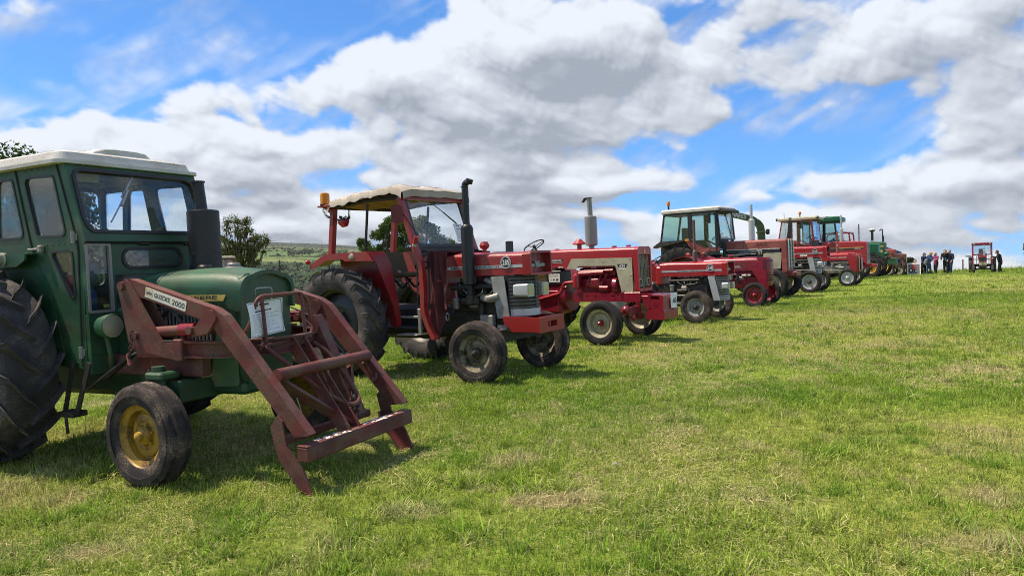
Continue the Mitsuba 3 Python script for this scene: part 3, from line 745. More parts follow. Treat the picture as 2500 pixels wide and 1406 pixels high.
def arc_fender(x0, R, y0, y1, a0, a1, th=.012, n=16, rim=0.):
    """A mudguard curved round an axle at (x0, R0)."""
    rows = []
    for a in np.radians(np.linspace(a0, a1, n)):
        c, s = math.cos(a), math.sin(a); rows.append(np.array([(x0[0] + c * r, y, x0[1] + s * r) for r, y in ((R, y0), (R, y1), (R - rim - th, y1), (R - th, y1 + (.012 if rim else 0) * (1 if y1 < y0 else -1)), (R - th, y0))]))
    return loft(rows)


# ------------------------------------------------------------------ the green tractor with the front loader
def green_loader_tractor():
    M = frame(-2.448, 6.383, 26)
    t = Thing('loader_tractor', 'old green tractor with white-roofed cab and a dull red front loader', 'tractor', M)
    wheel(t, 'front_wheel', (0, -.80, .392), .405, .225, .243, tyre='muddy_rubber', rim='yellow_rim', hub='yellow_rim', side=-1, steer=-3, bolts=6, dish=.035, hubr=.30)
    wheel(t, 'front_wheel', (.02, .92, .392), .405, .225, .243, tyre='muddy_rubber', rim='yellow_rim', hub='yellow_rim', side=1, steer=-3, bolts=6, dish=.035)
    wheel(t, 'rear_wheel', (-1.90, -.95, .90), .845, .46, .42, 'lug', 'dusty_rubber', 'yellow_rim', 'yellow_rim', -1, n=18, lug=.068, lw=.062, spin=4)
    wheel(t, 'rear_wheel', (-1.90, .87, .90), .845, .46, .42, 'lug', 'black_rubber', 'yellow_rim', 'yellow_rim', 1, n=18, lug=.055, lw=.062)
    ax = [prism(rnd([(-.10, .60), (.16, .60), (.16, .78), (-.10, .78)], .02), -.62, .62), cyl((0, -.66, .45), (0, -.66, .82), .045), cyl((0, .70, .45), (0, .70, .82), .045), cbox(-.06, .06, -.82, -.6, .36, .46), cbox(-.06, .06, .6, .85, .36, .46),
          cbox(-.09, .11, -.74, -.56, .80, .86, .015), cyl((-.02, -.66, .86), (-.02, -.66, .90), .05), cyl((.07, -.60, .70), (.07, -.63, .70), .02, n=6), cyl((-.03, -.60, .68), (-.03, -.63, .68), .022, n=6)]
    t.add('front_axle', cat_(ax), 'green_paint')
    t.add('track_rod', pipes([([(-.16, -.66, .56), (-.2, 0, .56), (-.16, .66, .56)], .02), ([(-.14, -.6, .82), (-.7, -.34, .86)], .018)]), 'iron')
    # body
    cy = -.02
    t.add('chassis', cat_([cbox(-2.3, -.7, -.27, .27, .55, 1.0, .05), cbox(-.75, .35, -.20, .20, .66, .98, .03), cyl((-1.90, -.72, .90), (-1.90, .70, .90), .10), cbox(-2.0, -1.0, -.30, .30, .82, .9)]), 'green_paint')
    engine(t, -.80, .18, .70, 1.36, .24, 'iron', 1)
    rows = [hood_ring(x, w, zb, zt, r, .035, 8) for x, w, zb, zt, r in ((-1.0, .285, 1.40, 1.615, .12), (-.6, .294, 1.385, 1.645, .13), (-.15, .299, 1.375, 1.662, .135), (.25, .300, 1.365, 1.656, .135), (.44, .300, 1.352, 1.638, .135), (.525, .300, 1.345, 1.622, .13))]
    hood = t.add('hood', loft([r + [0, cy, 0] for r in rows]), 'green_paint', 50)
    # lip that runs round the nose, then the recessed front panel
    def nose(ww, zt, rr_, zb):
        return [tuple(q[1:]) for q in hood_ring(0, ww, zb, zt, rr_, .035, 8)]
    outer, inner = Polygon(nose(.303, 1.625, .13, 1.30)), Polygon(nose(.272, 1.592, .11, 1.25))
    lip = outer.difference(inner).difference(sbox(-.5, 0, .5, 1.305))
    t.add('hood_lip', slab(lip, (.515, cy, 0), (0, 1, 0), (0, 0, 1), .045), 'green_paint', 30, parent=hood)
    side_lip = [(.40, 1.335), (.50, 1.30), (.558, 1.30), (.558, 1.38), (.40, 1.385)]
    for y in (-.303, .289):
        t.add('hood_corner', prism(side_lip, cy + y, cy + y + .014), 'green_paint', parent=hood)
    t.add('nose_panel', slab(rnd([(-.278, .70), (.278, .70), (.278, 1.60), (-.278, 1.60)], .10), (.45, cy, 0), (0, 1, 0), (0, 0, 1), .07), 'green_paint')
    t.add('nose_side', prism(rnd([(.14, .68), (.475, .70), (.475, 1.36), (.30, 1.37), (.22, 1.0)], .03), cy - .290, cy - .270), 'green_paint')
    t.add('nose_side', prism(rnd([(.14, .68), (.475, .70), (.475, 1.36), (.30, 1.37), (.22, 1.0)], .03), cy + .270, cy + .290), 'green_paint')
    t.add('nose_base', cbox(.10, .50, -.29, .25, .62, .74, .03), 'green_paint')
    k = t.sub('side_grille'); t.add('backing', cbox(-.42, .20, cy - .262, cy - .25, .93, 1.37, .002), 'iron', parent=k)
    for i in range(14):
        t.add('slat', cbox(-.40 + .043 * i, -.385 + .043 * i, cy - .279, cy - .262, .94, 1.36, .003), 'grey_metal', parent=k)
    # emblem plate on the nose: rounded trapezoid, with a leaping animal outline simplified
    em = rnd([(-.075, 1.36), (.075, 1.36), (.095, 1.47), (-.095, 1.47)], .025)
    k = t.add('emblem', slab(em, (.512, cy - .02, 0), (0, 1, 0), (0, 0, 1), .008), 'black'); t.add('emblem_rim', slab(ring(em, .010), (.512, cy - .02, 0), (0, 1, 0), (0, 0, 1), .013), 'steel', parent=k)
    t.add('emblem_face', slab(rnd([(-.05, 1.375), (.05, 1.375), (.06, 1.435), (-.06, 1.435)], .01), (.5205, cy - .02, 0), (0, 1, 0), (0, 0, 1), .003), 'decal_yellow', parent=k)
    dec = t.add('name_strip', prism([(-.58, 1.398), (.365, 1.388), (.395, 1.436), (-.58, 1.446)], cy - .3045, cy - .299), 'decal_yellow')
    t.add('lettering', text_side('JOHN DEERE', .027, -.40, cy - .3045, 1.405, .002, w=.70), 'ink', parent=dec)
    t.add('hood_seam', cat_([tube([r_ + np.array([0, cy, .0015]) for r_ in hood_ring(-.42, .297, 1.38, 1.653, .133, .035, 8)[1:-1]], .0035, 5)]), 'iron', parent=hood)
    t.add('hood_clip', cat_([cbox(-.10, -.02, cy - .309, cy - .297, 1.40, 1.425, .004)]), 'iron', parent=hood)
    t.add('filler_cap', lathe([(0, .035), (.045, .034), (.055, .02), (.055, .0), (.075, -.004), (.08, -.012), (0, -.012)], (.14, .02, 1.664), 'z', 20), 'grey_metal')
    t.add('filler_cap', lathe([(0, .03), (.05, .028), (.062, .012), (.06, .0), (0, .0)], (-.24, .05, 1.664), 'z', 20), 'black')
    # exhaust silencer left of the hood
    ex = t.add('silencer', lathe([(0, 1.55), (.10, 1.56), (.145, 1.575), (.145, 2.19), (.138, 2.205), (.10, 2.212), (0, 2.214)], (-.56, .345, 0), 'z', 26), 'black', label='tall black exhaust silencer')
    t.add('exhaust_pipe', cat_([cyl((-.57, .345, 2.2), (-.60, .345, 2.48), .052, .05, 16), cyl((-.60, .345, 2.47), (-.60, .345, 2.485), .062, n=16)]), 'black', parent=ex)
    t.add('lower_pipe', cyl((-.5, .33, 1.3), (-.55, .345, 1.56), .05, n=12), 'black', parent=ex)
    t.add('silencer_band', lathe([(.1475, 1.80), (.1475, 1.815)], (-.56, .345, 0), 'z', 26), 'iron', parent=ex)
    # cab
    cab = t.sub('cab'); yn, yf = -.66, .66
    xt, zt_, xb, zb = -1.052, 2.615, -.825, 1.921
    side = Polygon([(-2.45, 2.60), (xt, zt_), (xb, zb), (-.87, 1.346), (-.89, .86), (-1.15, .86), (-1.24, 1.35), (-1.42, 1.62), (-1.47, 1.78), (-2.45, 1.80)])
    w1 = rnd([(-1.975, 2.535), (-1.745, 2.525), (-1.63, 2.0), (-2.03, 2.005)], .05); w2 = rnd([(-1.585, 2.525), (-1.165, 2.508), (-1.045, 1.985), (-1.45, 2.0)], .05); w3 = rnd([(-1.285, 1.862), (-.985, 1.862), (-.972, 1.49), (-1.01, 1.43)], .03)
    w0 = rnd([(-2.38, 2.54), (-2.06, 2.54), (-2.10, 2.01), (-2.42, 2.0)], .04)
    for nm, y0, y1 in (('side_panel', yn, yn + .028), ('side_panel', yf - .028, yf)):
        t.add(nm, prism(side.difference(unary_union([w0, w1, w2, w3])), y0, y1), 'green_paint', parent=cab)
    for w in (w0, w1, w2, w3):
        t.add('window_seal', prism(ring(w.buffer(-.012), .020), yn - .007, yn + .012), 'black', parent=cab); t.add('side_glass', prism(w, yn + .012, yn + .0121) if False else slab(w, (0, yn + .012, 0), (1, 0, 0), (0, 0, 1), .0005), 'dusty_glass', parent=cab)
        t.add('side_glass', slab(w, (0, yf - .012, 0), (1, 0, 0), (0, 0, 1), .0005), 'glass', parent=cab); t.add('window_seal', prism(ring(w.buffer(-.012), .020), yf - .012, yf + .007), 'black', parent=cab)
    for pts in ([(-1.69, 2.60), (-1.535, 1.93), (-1.47, 1.80)], [(-1.11, 2.60), (-.895, 1.90), (-.925, 1.35), (-.945, .88)]):
        t.add('door_seam', tube(bend([(x, yn - .002, z) for x, z in pts], .05), .009, 6), 'black_matt', parent=cab)
    t.add('door_handle', cat_([cbox(-1.56, -1.36, yn - .03, yn - .008, 1.885, 1.905), cbox(-1.40, -1.35, yn - .045, yn, 1.86, 1.925, .01)]), 'grey_metal', parent=cab)
    for z in (1.97, 1.0):
        t.add('hinge', cat_([cyl((-.93, yn - .018, z - .05), (-.93, yn - .018, z + .05), .018, n=10), cbox(-.97, -.90, yn - .012, yn, z - .03, z + .03)]), 'grey_metal', parent=cab)
    for x0_, x1_, z_, n_ in ((-1.54, -1.12, 2.575, 6), (-1.40, -1.0, 1.925, 6), (-1.12, -.95, .91, 4)):
        for i in range(n_):
            t.add('rivet', ball((x0_ + (x1_ - x0_) * i / (n_ - 1), yn - .001, z_), .009, 1, .6, 1, sub=1), 'green_paint', parent=cab)
    for y_ in (-.62, -.28, .06, .40):
        t.add('rivet', ball((xb + .003 if False else -.822, y_, 1.90), .009, .6, 1, 1, sub=1), 'green_paint', parent=cab)
    # slanted windscreen wall and the upright wall below it
    U, V = (0, 1, 0), (xt - xb, 0, zt_ - zb); lv = math.hypot(xt - xb, zt_ - zb)
    scr = rnd([(-.60, .085), (.60, .085), (.625, .30), (.60, .62), (.50, .655), (-.565, .655), (-.61, .60), (-.625, .22)], .07, 6); wall = Polygon([(yn, 0), (yf, 0), (yf, lv), (yn, lv)])
    t.add('windscreen_frame', slab(wall.difference(scr), (xb, 0, zb), U, V, .03), 'green_paint', parent=cab)
    t.add('windscreen_seal', slab(ring(scr.buffer(-.016), .03), (xb, 0, zb), U, V, .042), 'black', parent=cab)
    t.add('windscreen', slab(scr, np.array([xb, 0, zb]) + np.array([.014, 0, .004]), U, V, .0005), 'dusty_glass', parent=cab)
    ov = rnd([(-.31, 1.70), (.29, 1.70), (.29, 1.865), (-.31, 1.865)], .078, 8); silv = sbox(-.648, 1.335, -.435, 1.905)
    low = Polygon([(yn, .98), (-.40, .98), (-.40, 1.64), (.36, 1.64), (.36, .98), (yf, .98), (yf, zb), (yn, zb)])
    t.add('front_wall', slab(low.difference(ov).difference(silv), (xb - .028, 0, 0), U, (0, 0, 1), .028), 'green_paint', parent=cab)
    t.add('oval_seal', slab(ring(ov.buffer(-.012), .026), (xb - .02, 0, 0), U, (0, 0, 1), .032), 'black', parent=cab)
    t.add('oval_glass', slab(ov, (xb - .012, 0, 0), U, (0, 0, 1), .0005), 'dusty_glass', parent=cab)
    t.add('lower_glass', slab(silv, (xb - .012, 0, 0), U, (0, 0, 1), .0005), 'dusty_glass', parent=cab, label='cloudy pale lower window pane')
    t.add('pane_frame', slab(ring(silv.buffer(-.012), .022), (xb - .02, 0, 0), U, (0, 0, 1), .03), 'grey_metal', parent=cab)
    t.add('seam_rail', cat_([cyl((xb + .006, yn, zb - .004), (xb + .006, yf, zb - .004), .010, n=8), cyl((xb + .008, -.15, zb - .012), (xb + .008, -.05, zb - .012), .015, n=8), cyl((xb + .008, .33, zb - .012), (xb + .008, .43, zb - .012), .015, n=8)]), 'black', parent=cab)
    t.add('rear_wall', slab(Polygon([(-.66, 1.0), (.66, 1.0), (.66, 2.6), (-.66, 2.6)]).difference(rnd([(-.60, 1.55), (.60, 1.55), (.60, 2.54), (-.60, 2.54)], .06)), (-2.42, 0, 0), U, (0, 0, 1), .03), 'green_paint', parent=cab)
    t.add('headlining', cbox(-2.4, -1.1, -.63, .63, 2.575, 2.595), 'cab_grey', parent=cab)
    t.add('visor', slab(sbox(-.5, -.09, -.26, 0), (-1.14, 0, 2.56), U, (.3, 0, 1), .004), 'decal_yellow', parent=cab)
    # roof shell: white, rolled edges, raised vent at the front
    def roof_ring(z, e, r=.10):
        return np.array([(x, y, z + (0.0 if x > -1.6 else .0)) for x, y in rnd([(-2.55 - e, -.71 - e), (-1.0 + e, -.71 - e), (-1.0 + e, .71 + e), (-2.55 - e, .71 + e)], r, 5).exterior.coords[:-1]])
    rf = t.add('roof', loft([roof_ring(2.598, .0), roof_ring(2.602, .015), roof_ring(2.632, .015), roof_ring(2.64, -.03), roof_ring(2.66, -.035), roof_ring(2.705, -.05, .1), roof_ring(2.725, -.085, .1), roof_ring(2.73, -.14, .1)]), 'white_roof', 40, parent=cab, label='white moulded cab roof')
    t.add('roof_hatch', loft([np.array([(x, y * s, z) for x, y in rnd([(-1.95, -.28), (-1.12, -.28), (-1.12, .28), (-1.95, .28)], .1, 5).exterior.coords[:-1]]) for s, z in ((1.12, 2.72), (1.08, 2.75), (.95, 2.775), (.6, 2.783))]), 'white_roof', 50, parent=cab)
    wk = t.add('wiper', cat_([tube([(-1.035, .02, 2.60), (-.985, -.09, 2.46), (-.945, -.20, 2.33)], .008, 6), tube([(-.953, -.13, 2.40), (-.895, -.30, 2.18), (-.868, -.37, 2.10)], .007, 6), tube([(-.945, -.135, 2.40), (-.905, -.235, 2.25)], .012, 6)]), 'steel', parent=cab)
    # lamp on the fender corner, head lamp, mudguards
    t.add('fender', cat_([cbox(-2.6, -1.46, -.755, -.66, 1.845, 1.865, .008), prism(rnd([(-2.6, 1.745), (-1.60, 1.75), (-1.48, 1.80), (-1.46, 1.865), (-2.6, 1.865)], .015), -.765, -.745)]), 'green_paint')
    t.add('inner_fender', prism([(-2.45, .9), (-1.15, .88), (-1.26, 1.36), (-1.47, 1.80), (-2.45, 1.80)], -.665, -.655), 'green_paint')
    t.add('inner_fender', prism([(-2.45, .9), (-1.15, .88), (-1.26, 1.36), (-1.47, 1.80), (-2.45, 1.80)], .655, .665), 'green_paint')
    t.add('fender', cbox(-2.6, -1.44, .66, 1.1, 1.80, 1.83, .01), 'green_paint')
    t.add('side_lamp', lathe([(0, -.07), (.03, -.068), (.05, -.05), (.052, -.01), (.06, 0), (.06, .02)], (-1.80, -.765, 1.822), 'y', 18), 'lens', label='round cream side lamp on the mudguard')
    hl = t.add('headlamp', lathe([(0, -.16), (.05, -.15), (.085, -.10), (.10, -.02), (.105, .02), (.098, .03)], (-.62, -.61, 1.215), 'x', 24), 'green_paint'); t.add('lens', lathe([(.094, .026), (.06, .036), (0, .042)], (-.62, -.61, 1.215), 'x', 24), 'lens', parent=hl)
    t.add('lamp_stalk', tube(bend([(-.70, -.60, 1.14), (-.68, -.58, .95), (-.8, -.5, .80)], .08), .022, 8), 'green_paint', parent=hl)
    t.add('cowl', cat_([cbox(-.86, -.62, -.40, -.28, .92, 1.36, .03), cbox(-.88, -.84, -.66, -.30, .80, 1.32, .02)]), 'green_paint')
    # step
    t.add('step', cat_([tube([(-1.01, -.70, .92), (-1.10, -.74, .50)], 0, flat=(.05, .012)), tube([(-.80, -.70, .92), (-.94, -.74, .50)], 0, flat=(.05, .012)), cbox(-1.125, -.92, -.80, -.66, .47, .515, .006)]), 'iron', label='dark iron mounting step')
    t.add('drop_chain', tube([(-1.0, -.8, .48), (-.98, -.81, .40), (-.99, -.80, .34)], .012, 6), 'iron')
    # inside the cab
    t.add('seat', cat_([cbox(-1.95, -1.55, -.24, .24, 1.40, 1.50, .04), hull([(x, y, z) for x, z in ((-2.02, 1.46), (-1.92, 1.46), (-2.10, 1.92), (-2.02, 1.93)) for y in (-.22, .22)])]), 'black_matt')
    steering_wheel(t, (-1.28, .02, 1.80), .21, 28)
    t.add('floor', cbox(-2.4, -.9, -.64, .64, .93, .97), 'cab_grey'); t.add('dashboard', cbox(-1.02, -.84, -.3, .32, 1.30, 1.68, .03), 'cab_grey')
    t.add('tool_bag', cat_([ball((-1.2, -.46, 1.42), .16, .9, .7, 1.0), ball((-1.16, -.44, 1.68), .11, .9, .8, .9)]), 'cloth_blue')
    t.add('coat', cat_([ball((-1.13, -.5, 1.78), .10, 1.1, .7, .6), ball((-1.25, -.5, 1.6), .09, .8, .7, .9)]), 'red_lens')
    # front loader
    ld = t.sub('front_loader'); yN, yF = -.56, .62; hw = .041
    arm = [(-.45, 1.57), (-.405, 1.60), (.577, 1.335), (1.43, .47), (1.34, .415), (.50, 1.165), (-.33, 1.455)]
    arm = Polygon([(-.47, 1.545), (-.44, 1.595), (-.37, 1.60), (.56, 1.345), (.66, 1.29), (1.43, .42), (1.29, .405), (.548, 1.195), (.39, 1.272), (-.36, 1.478)])
    post = Polygon([(-.49, 1.53), (-.40, 1.60), (-.34, 1.56), (.02, 1.06), (.13, .99), (.12, .95), (-.36, 1.03), (-.395, 1.06)])
    gus = rnd([(.30, 1.15), (.345, 1.13), (.50, 1.155), (.60, 1.27), (.56, 1.335), (.50, 1.325)], .02)
    for s, y in ((-1, yN), (1, yF)):
        a = t.add('loader_arm', prism(arm.buffer(-.006).buffer(.006), y - hw, y + hw), 'loader_paint', parent=ld)
        t.add('loader_post', cat_([prism(post, y + s * -.075 - .012, y + s * -.075 + .012) if s > 0 else prism(post, y - .062, y - .046), prism(post, y + .05, y + .066)]), 'loader_paint', parent=ld)
        t.add('gusset', cat_([prism(gus, y - hw - .016, y - hw - .002), prism(gus, y + hw + .002, y + hw + .016)]), 'loader_paint', parent=ld)
        for px_, pz_, pr_ in ((-.435, 1.545, .036), (.325, 1.18, .032), (-.30, 1.14, .028)):
            t.add('pivot_pin', cyl((px_, y - .085, pz_), (px_, y + .085, pz_), pr_, n=14), 'loader_paint', parent=ld)
        ram = t.add('lift_ram', cyl((-.28, y, 1.15), (.22, y, 1.182), .046, n=18), 'black' if False else 'loader_paint', parent=ld); t.add('ram_collar', cyl((.16, y, 1.178), (.33, y, 1.186), .055, n=18), 'crimson_paint', parent=ld)
        ge = np.array(gus.exterior.coords)[::-1]; t.add('weld_bead', tube([(q[0], y + s * 0 - hw - .004, q[1]) for q in ge], .006 + .0015 * np.sin(np.arange(len(ge)) * 3.), 5), 'loader_paint', parent=ld)
        t.add('ram_hose', tube(bend([(-.26, y + .06 * -s, 1.18), (-.2, y - s * .058, 1.36), (.3, y - s * .056, 1.26), (.52, y - s * .056, 1.16), (.9, y - s * .054, .78)], .1), .009, 6), 'black', parent=ld)
        # foot: bent plate at the end of the arm
        ft = Polygon([(1.085, .47), (1.16, .56), (1.20, .52), (1.23, .34), (1.37, .18), (1.45, .0), (1.36, .0), (1.15, .235), (1.12, .33)])
        t.add('foot', prism(ft, y + s * (hw + .004), y + s * (hw + .022)), 'loader_paint', parent=ld)
        t.add('foot_flange', cat_([hull([(x, yy, z) for x, z in ((1.12, .33), (1.145, .23), (1.165, .24), (1.14, .335)) for yy in (y + s * .0, y + s * .06)]), hull([(x, yy, z) for x, z in ((1.15, .235), (1.36, 0), (1.38, 0), (1.17, .24)) for yy in (y - s * .02, y + s * .06)])]), 'loader_paint', parent=ld)
        for x_, z_ in ((1.02, .78), (1.12, .63)):
            t.add('hose_hook', tube(bend([(x_, y - s * hw * .9, z_), (x_ + .035, y - s * .078, z_ - .02), (x_ + .07, y - s * .078, z_ + .02), (x_ + .04, y - s * .05, z_ + .05)], .03), .010, 6), 'rusty_pipe', parent=ld)
        t.add('side_rail', cat_([cbox(-.34, .22, y - .05, y + .02, .955, 1.085, .008), cbox(.12, .22, y - .07, y + .05, .94, 1.11, .008)]), 'loader_paint', parent=ld)
    rail = [(.16, yN - .02, 1.03), (.50, yN + .02, 1.02), (.80, yN + .30, 1.02), (.86, -.02, 1.02), (.80, yF - .30, 1.02), (.50, yF - .02, 1.02), (.16, yF + .02, 1.03)]
    P = bend(rail, .2, 6); rows = [np.array([p + np.array([0, 0, .065]), p + np.array([0, 0, -.065])]) for p in P]
    t.add('bumper_rail', cat_([tube(P + [0, 0, .058], 0, flat=(.014, .075)), tube(P, 0, flat=(.012, .012)), tube(P + [0, 0, -.058], 0, flat=(.014, .075)), loft([np.array([p + n_ for n_ in (np.array([-.006, 0, -.055]), np.array([.006, 0, -.055]), np.array([.006, 0, .055]), np.array([-.006, 0, .055]))]) for p in P])]), 'loader_paint', parent=ld)
    for s in (-1, 1):
        t.add('mounting_beam', cbox(-1.0, .30, s * .44 - .05 - .03, s * .44 + .05 - .03, .80, .96, .01), 'loader_paint', parent=ld)
    t.add('mount_bolt', cat_([cyl((.10 + .07 * i, yN - .0, 1.10), (.10 + .07 * i, yN, 1.15), .016, n=6) for i in range(2)] + [cbox(-.02, .16, yN - .05, yN + .03, 1.085, 1.10, .003)]), 'iron', parent=ld)
    # guard hoop with two uprights
    hp = [(.66, -.46, 1.08), (.74, -.42, 1.20), (.78, -.37, 1.415), (.78, .10, 1.42), (.80, .17, 1.36), (.82, .19, 1.07)]
    t.add('guard_hoop', tube(bend(hp, .07), .0155, 10), 'loader_paint', parent=ld)
    t.add('guard_bar', tube([(.80, -.345, 1.41), (.83, -.35, 1.06)], .015, 8), 'loader_paint', parent=ld); t.add('guard_bar', tube([(.80, .095, 1.42), (.84, .08, 1.07)], .015, 8), 'loader_paint', parent=ld)
    t.add('cross_tube', cyl((1.08, yN + hw, .835), (1.08, yF - hw, .835), .046, n=20), 'loader_paint', parent=ld, label='round tube joining the two loader arms')
    # implement carrier: bar, links, levers
    t.add('carrier_bar', cat_([cbox(1.33, 1.44, yN - .07, yF + .07, .235, .345, .01), cbox(1.335, 1.435, yN - .07, yF + .07, .345, .352, .002)]), 'loader_paint', parent=ld, label='heavy front bar with chipped pale paint')
    g = np.random.default_rng(3); fl = [cbox(x, x + g.uniform(.006, .02), y, y + g.uniform(.01, .05), .3515, .3535, .0005) for x, y in zip(g.uniform(1.34, 1.42, 60), np.concatenate([g.normal(-.30, .08, 30), g.normal(.28, .09, 30)]))]
    t.add('paint_chips', cat_(fl), 'label_white', parent=ld)
    t.add('cross_brace', cbox(1.02, 1.08, yN + hw, yF - hw, .30, .36, .006), 'loader_paint', parent=ld)
    for y in (-.10, .02):
        k = prism(rnd([(.78, 1.04), (.875, 1.08), (1.42, .34), (1.28, .33), (1.06, .64)], .03).difference(unary_union([Point(.86, 1.02).buffer(.016), Point(.99, .84).buffer(.016), Point(1.1, .68).buffer(.014)])), y - .006, y + .006); t.add('link_plate', k, 'loader_paint', parent=ld)
    t.add('lever', tube(bend([(.78, -.33, 1.06), (.83, -.36, 1.02), (1.16, -.05, .60), (1.30, .07, .50), (1.28, .19, .53), (1.10, .24, .72), (.95, .20, .92), (.87, .14, 1.00)], .10, 6), .019, 10), 'rusty_pipe' if False else 'loader_paint', parent=ld, label='bent U-shaped release lever')
    t.add('lever_shaft', cat_([tube([(.80, -.40, 1.03), (.86, .12, 1.06)], 0, flat=(.02, .035)), tube(bend([(.78, -.36, 1.0), (.80, -.34, 1.12), (.74, -.40, 1.17)], .03), .010, 6), tube(bend([(.86, .10, 1.05), (.84, .17, 1.12), (.78, .16, 1.18)], .03), .012, 6)]), 'loader_paint', parent=ld)
    t.add('tilt_channel', cat_([prism([(.74, 1.20), (.83, 1.22), (1.24, .40), (1.12, .40)], .21, .218), prism([(.74, 1.20), (.83, 1.22), (1.24, .40), (1.12, .40)], .302, .31), hull([(x, y, z) for x, z in ((.81, 1.22), (.83, 1.22), (1.24, .40), (1.22, .40)) for y in (.21, .31)])]), 'loader_paint', parent=ld)
    t.add('diagonal', tube([(1.02, -.45, .78), (1.30, .02, .36)], 0, flat=(.085, .03)), 'loader_paint', parent=ld); t.add('diagonal', tube([(1.02, .40, .78), (1.30, .08, .36)], 0, flat=(.055, .02)), 'loader_paint', parent=ld)
    t.add('knot', cat_([ball((1.27 + g.normal(0, .02), .13 + g.normal(0, .025), .49 + g.normal(0, .03)), .022, sub=1) for _ in range(9)]), 'rusty_pipe', parent=ld)
    t.add('bar_wire', tube([(1.06, -.33, .70), (1.12, -.30, .45), (1.13, -.28, .34)], .004, 4), 'steel', parent=ld)
    # sticker on the near arm
    u = np.array([.577 + .17, 0, 1.335 - 1.53]); o = np.array([-.185, yN - hw - .003, 1.455]); st = t.sub('loader_sticker')
    U2 = np.array([.93, 0, -.262]); U2 /= np.linalg.norm(U2); V2 = np.array([.262, 0, .93]); V2 /= np.linalg.norm(V2); o = np.array([-.195, yN - hw - .0005, 1.452])
    t.add('sheet', slab(sbox(0, 0, .47, .080), o, U2, V2, .002), 'label_white', parent=st)
    pt = lambda a, b: o + U2 * a + V2 * b + np.array([0, -.002, 0])
    t.add('badge_box', slab(ring(rnd([(.010, .018), (.085, .018), (.085, .070), (.010, .070)], .008), .0).union(ring(rnd([(.012, .020), (.083, .020), (.083, .068), (.012, .068)], .006), .006)), pt(0, 0), U2, V2, .0015), 'decal_yellow', parent=st)
    for w_, h_, a_, b_, l_ in (('alo', .030, .016, .028, .062), ('QUICKE', .034, .105, .024, .185), ('2000', .040, .31, .018, .145)):
        t.add('lettering', text_side(w_, h_, *pt(a_, b_), .0015, True, U2, V2, w=l_), 'ink', parent=st)
    # hoses, chain
    t.add('hose', cat_([tube(bend([(-.25, -.5, 1.05), (-.42, -.62, .96), (-.62, -.66, .83), (-.84, -.70, .70)], .1), .016, 8), tube(bend([(-.30, -.5, 1.08), (-.5, -.60, .90), (-.74, -.62, .76)], .1), .012, 8), tube(bend([(.08, -.47, 1.10), (.06, -.50, 1.28), (-.05, -.50, 1.36), (-.16, -.48, 1.27)], .1), .020, 10)]), 'black')
    ch = [];
    for i in range(9):
        z = 1.16 - .032 * i; p = np.array([-.33 - .008 * i, -.64, z]); a = np.linspace(0, 2 * np.pi, 11)
        ch.append(tube([p + np.array([math.cos(q) * (.010 if i % 2 else .002), math.cos(q) * (.002 if i % 2 else .010), math.sin(q) * .020]) for q in a], .0045, 5))
    t.add('chain', cat_(ch), 'iron'); t.add('orange_twine', tube([(-.33, -.62, 1.06), (-.40, -.64, .98), (-.37, -.64, .90)], [.006, .012, .02], 6), 'faded_paint')
    return t, M


t1, M1 = green_loader_tractor()


def paper_sheet(M, O, U, V, w, h, seed, curl=.02, lines=9, name='entry_form', label='', border=True):
    """A printed sheet: slightly curled paper with a border, a small drawing and lines of print."""
    g = np.random.default_rng(seed); t = Thing(name, label, 'paper', M)
    U = np.array(U, float); U /= np.linalg.norm(U); V = np.array(V, float); V -= U * (U @ V); V /= np.linalg.norm(V); N = np.cross(U, V); O = np.array(O, float)

    def S(a, b, k=0.):
        return O + U * a + V * b + N * (curl * (4 * (a / w - .5) ** 2 * .8 + .5 * math.sin(b / h * 3 + a * 9)) + k)
    A, B = np.linspace(0, w, 9), np.linspace(0, h, 9)

    def patch(a0, a1, b0, b1, k, n=8):
        r = [np.array([S(a, b0, k), S(a, b1, k), S(a, b1, k - .0006), S(a, b0, k - .0006)]) for a in np.linspace(a0, a1, n)]
        return loft(r)
    v = np.array([S(a, b) for b in B for a in A]); f = [(j * 9 + i, j * 9 + i + 1, j * 9 + i + 10, j * 9 + i + 9) for j in range(8) for i in range(8)]
    v2 = np.vstack([v, np.array([S(a, b, -.0008) for b in B for a in A])]); f2 = np.array(f); t.add('sheet', tm(v2, np.vstack([f2, f2[:, ::-1] + 81])), 'paper', True)
    ink = [patch(w * .30, w * .40, h * .86, h * .92, .0012), patch(w * .44, w * .52, h * .87, h * .94, .0012), patch(w * .56, w * .70, h * .86, h * .91, .0012), patch(w * .25, w * .75, h * .70, h * .735, .0012)]
    for i in range(lines):
        b = h * (.62 - .06 * i); ink.append(patch(w * .10, w * g.uniform(.6, .92), b, b + h * .007, .0012))
    if border:
        for a in (.035, .965):
            ink.append(patch(w * a - .002, w * a + .002, h * .03, h * .97, .0012, 2))
        for b in (.03, .97):
            ink.append(patch(w * .035, w * .965, h * b - .002, h * b + .002, .0012))
    t.add('print', cat_(ink), 'ink', True)


paper_sheet(M1, (.80, -.50, 1.10), (-.10, 1, .05), (-.10, .42, 1), .42, .27, 4, .03, 9, 'entry_form', 'curled white entry form tied to the red loader guard')


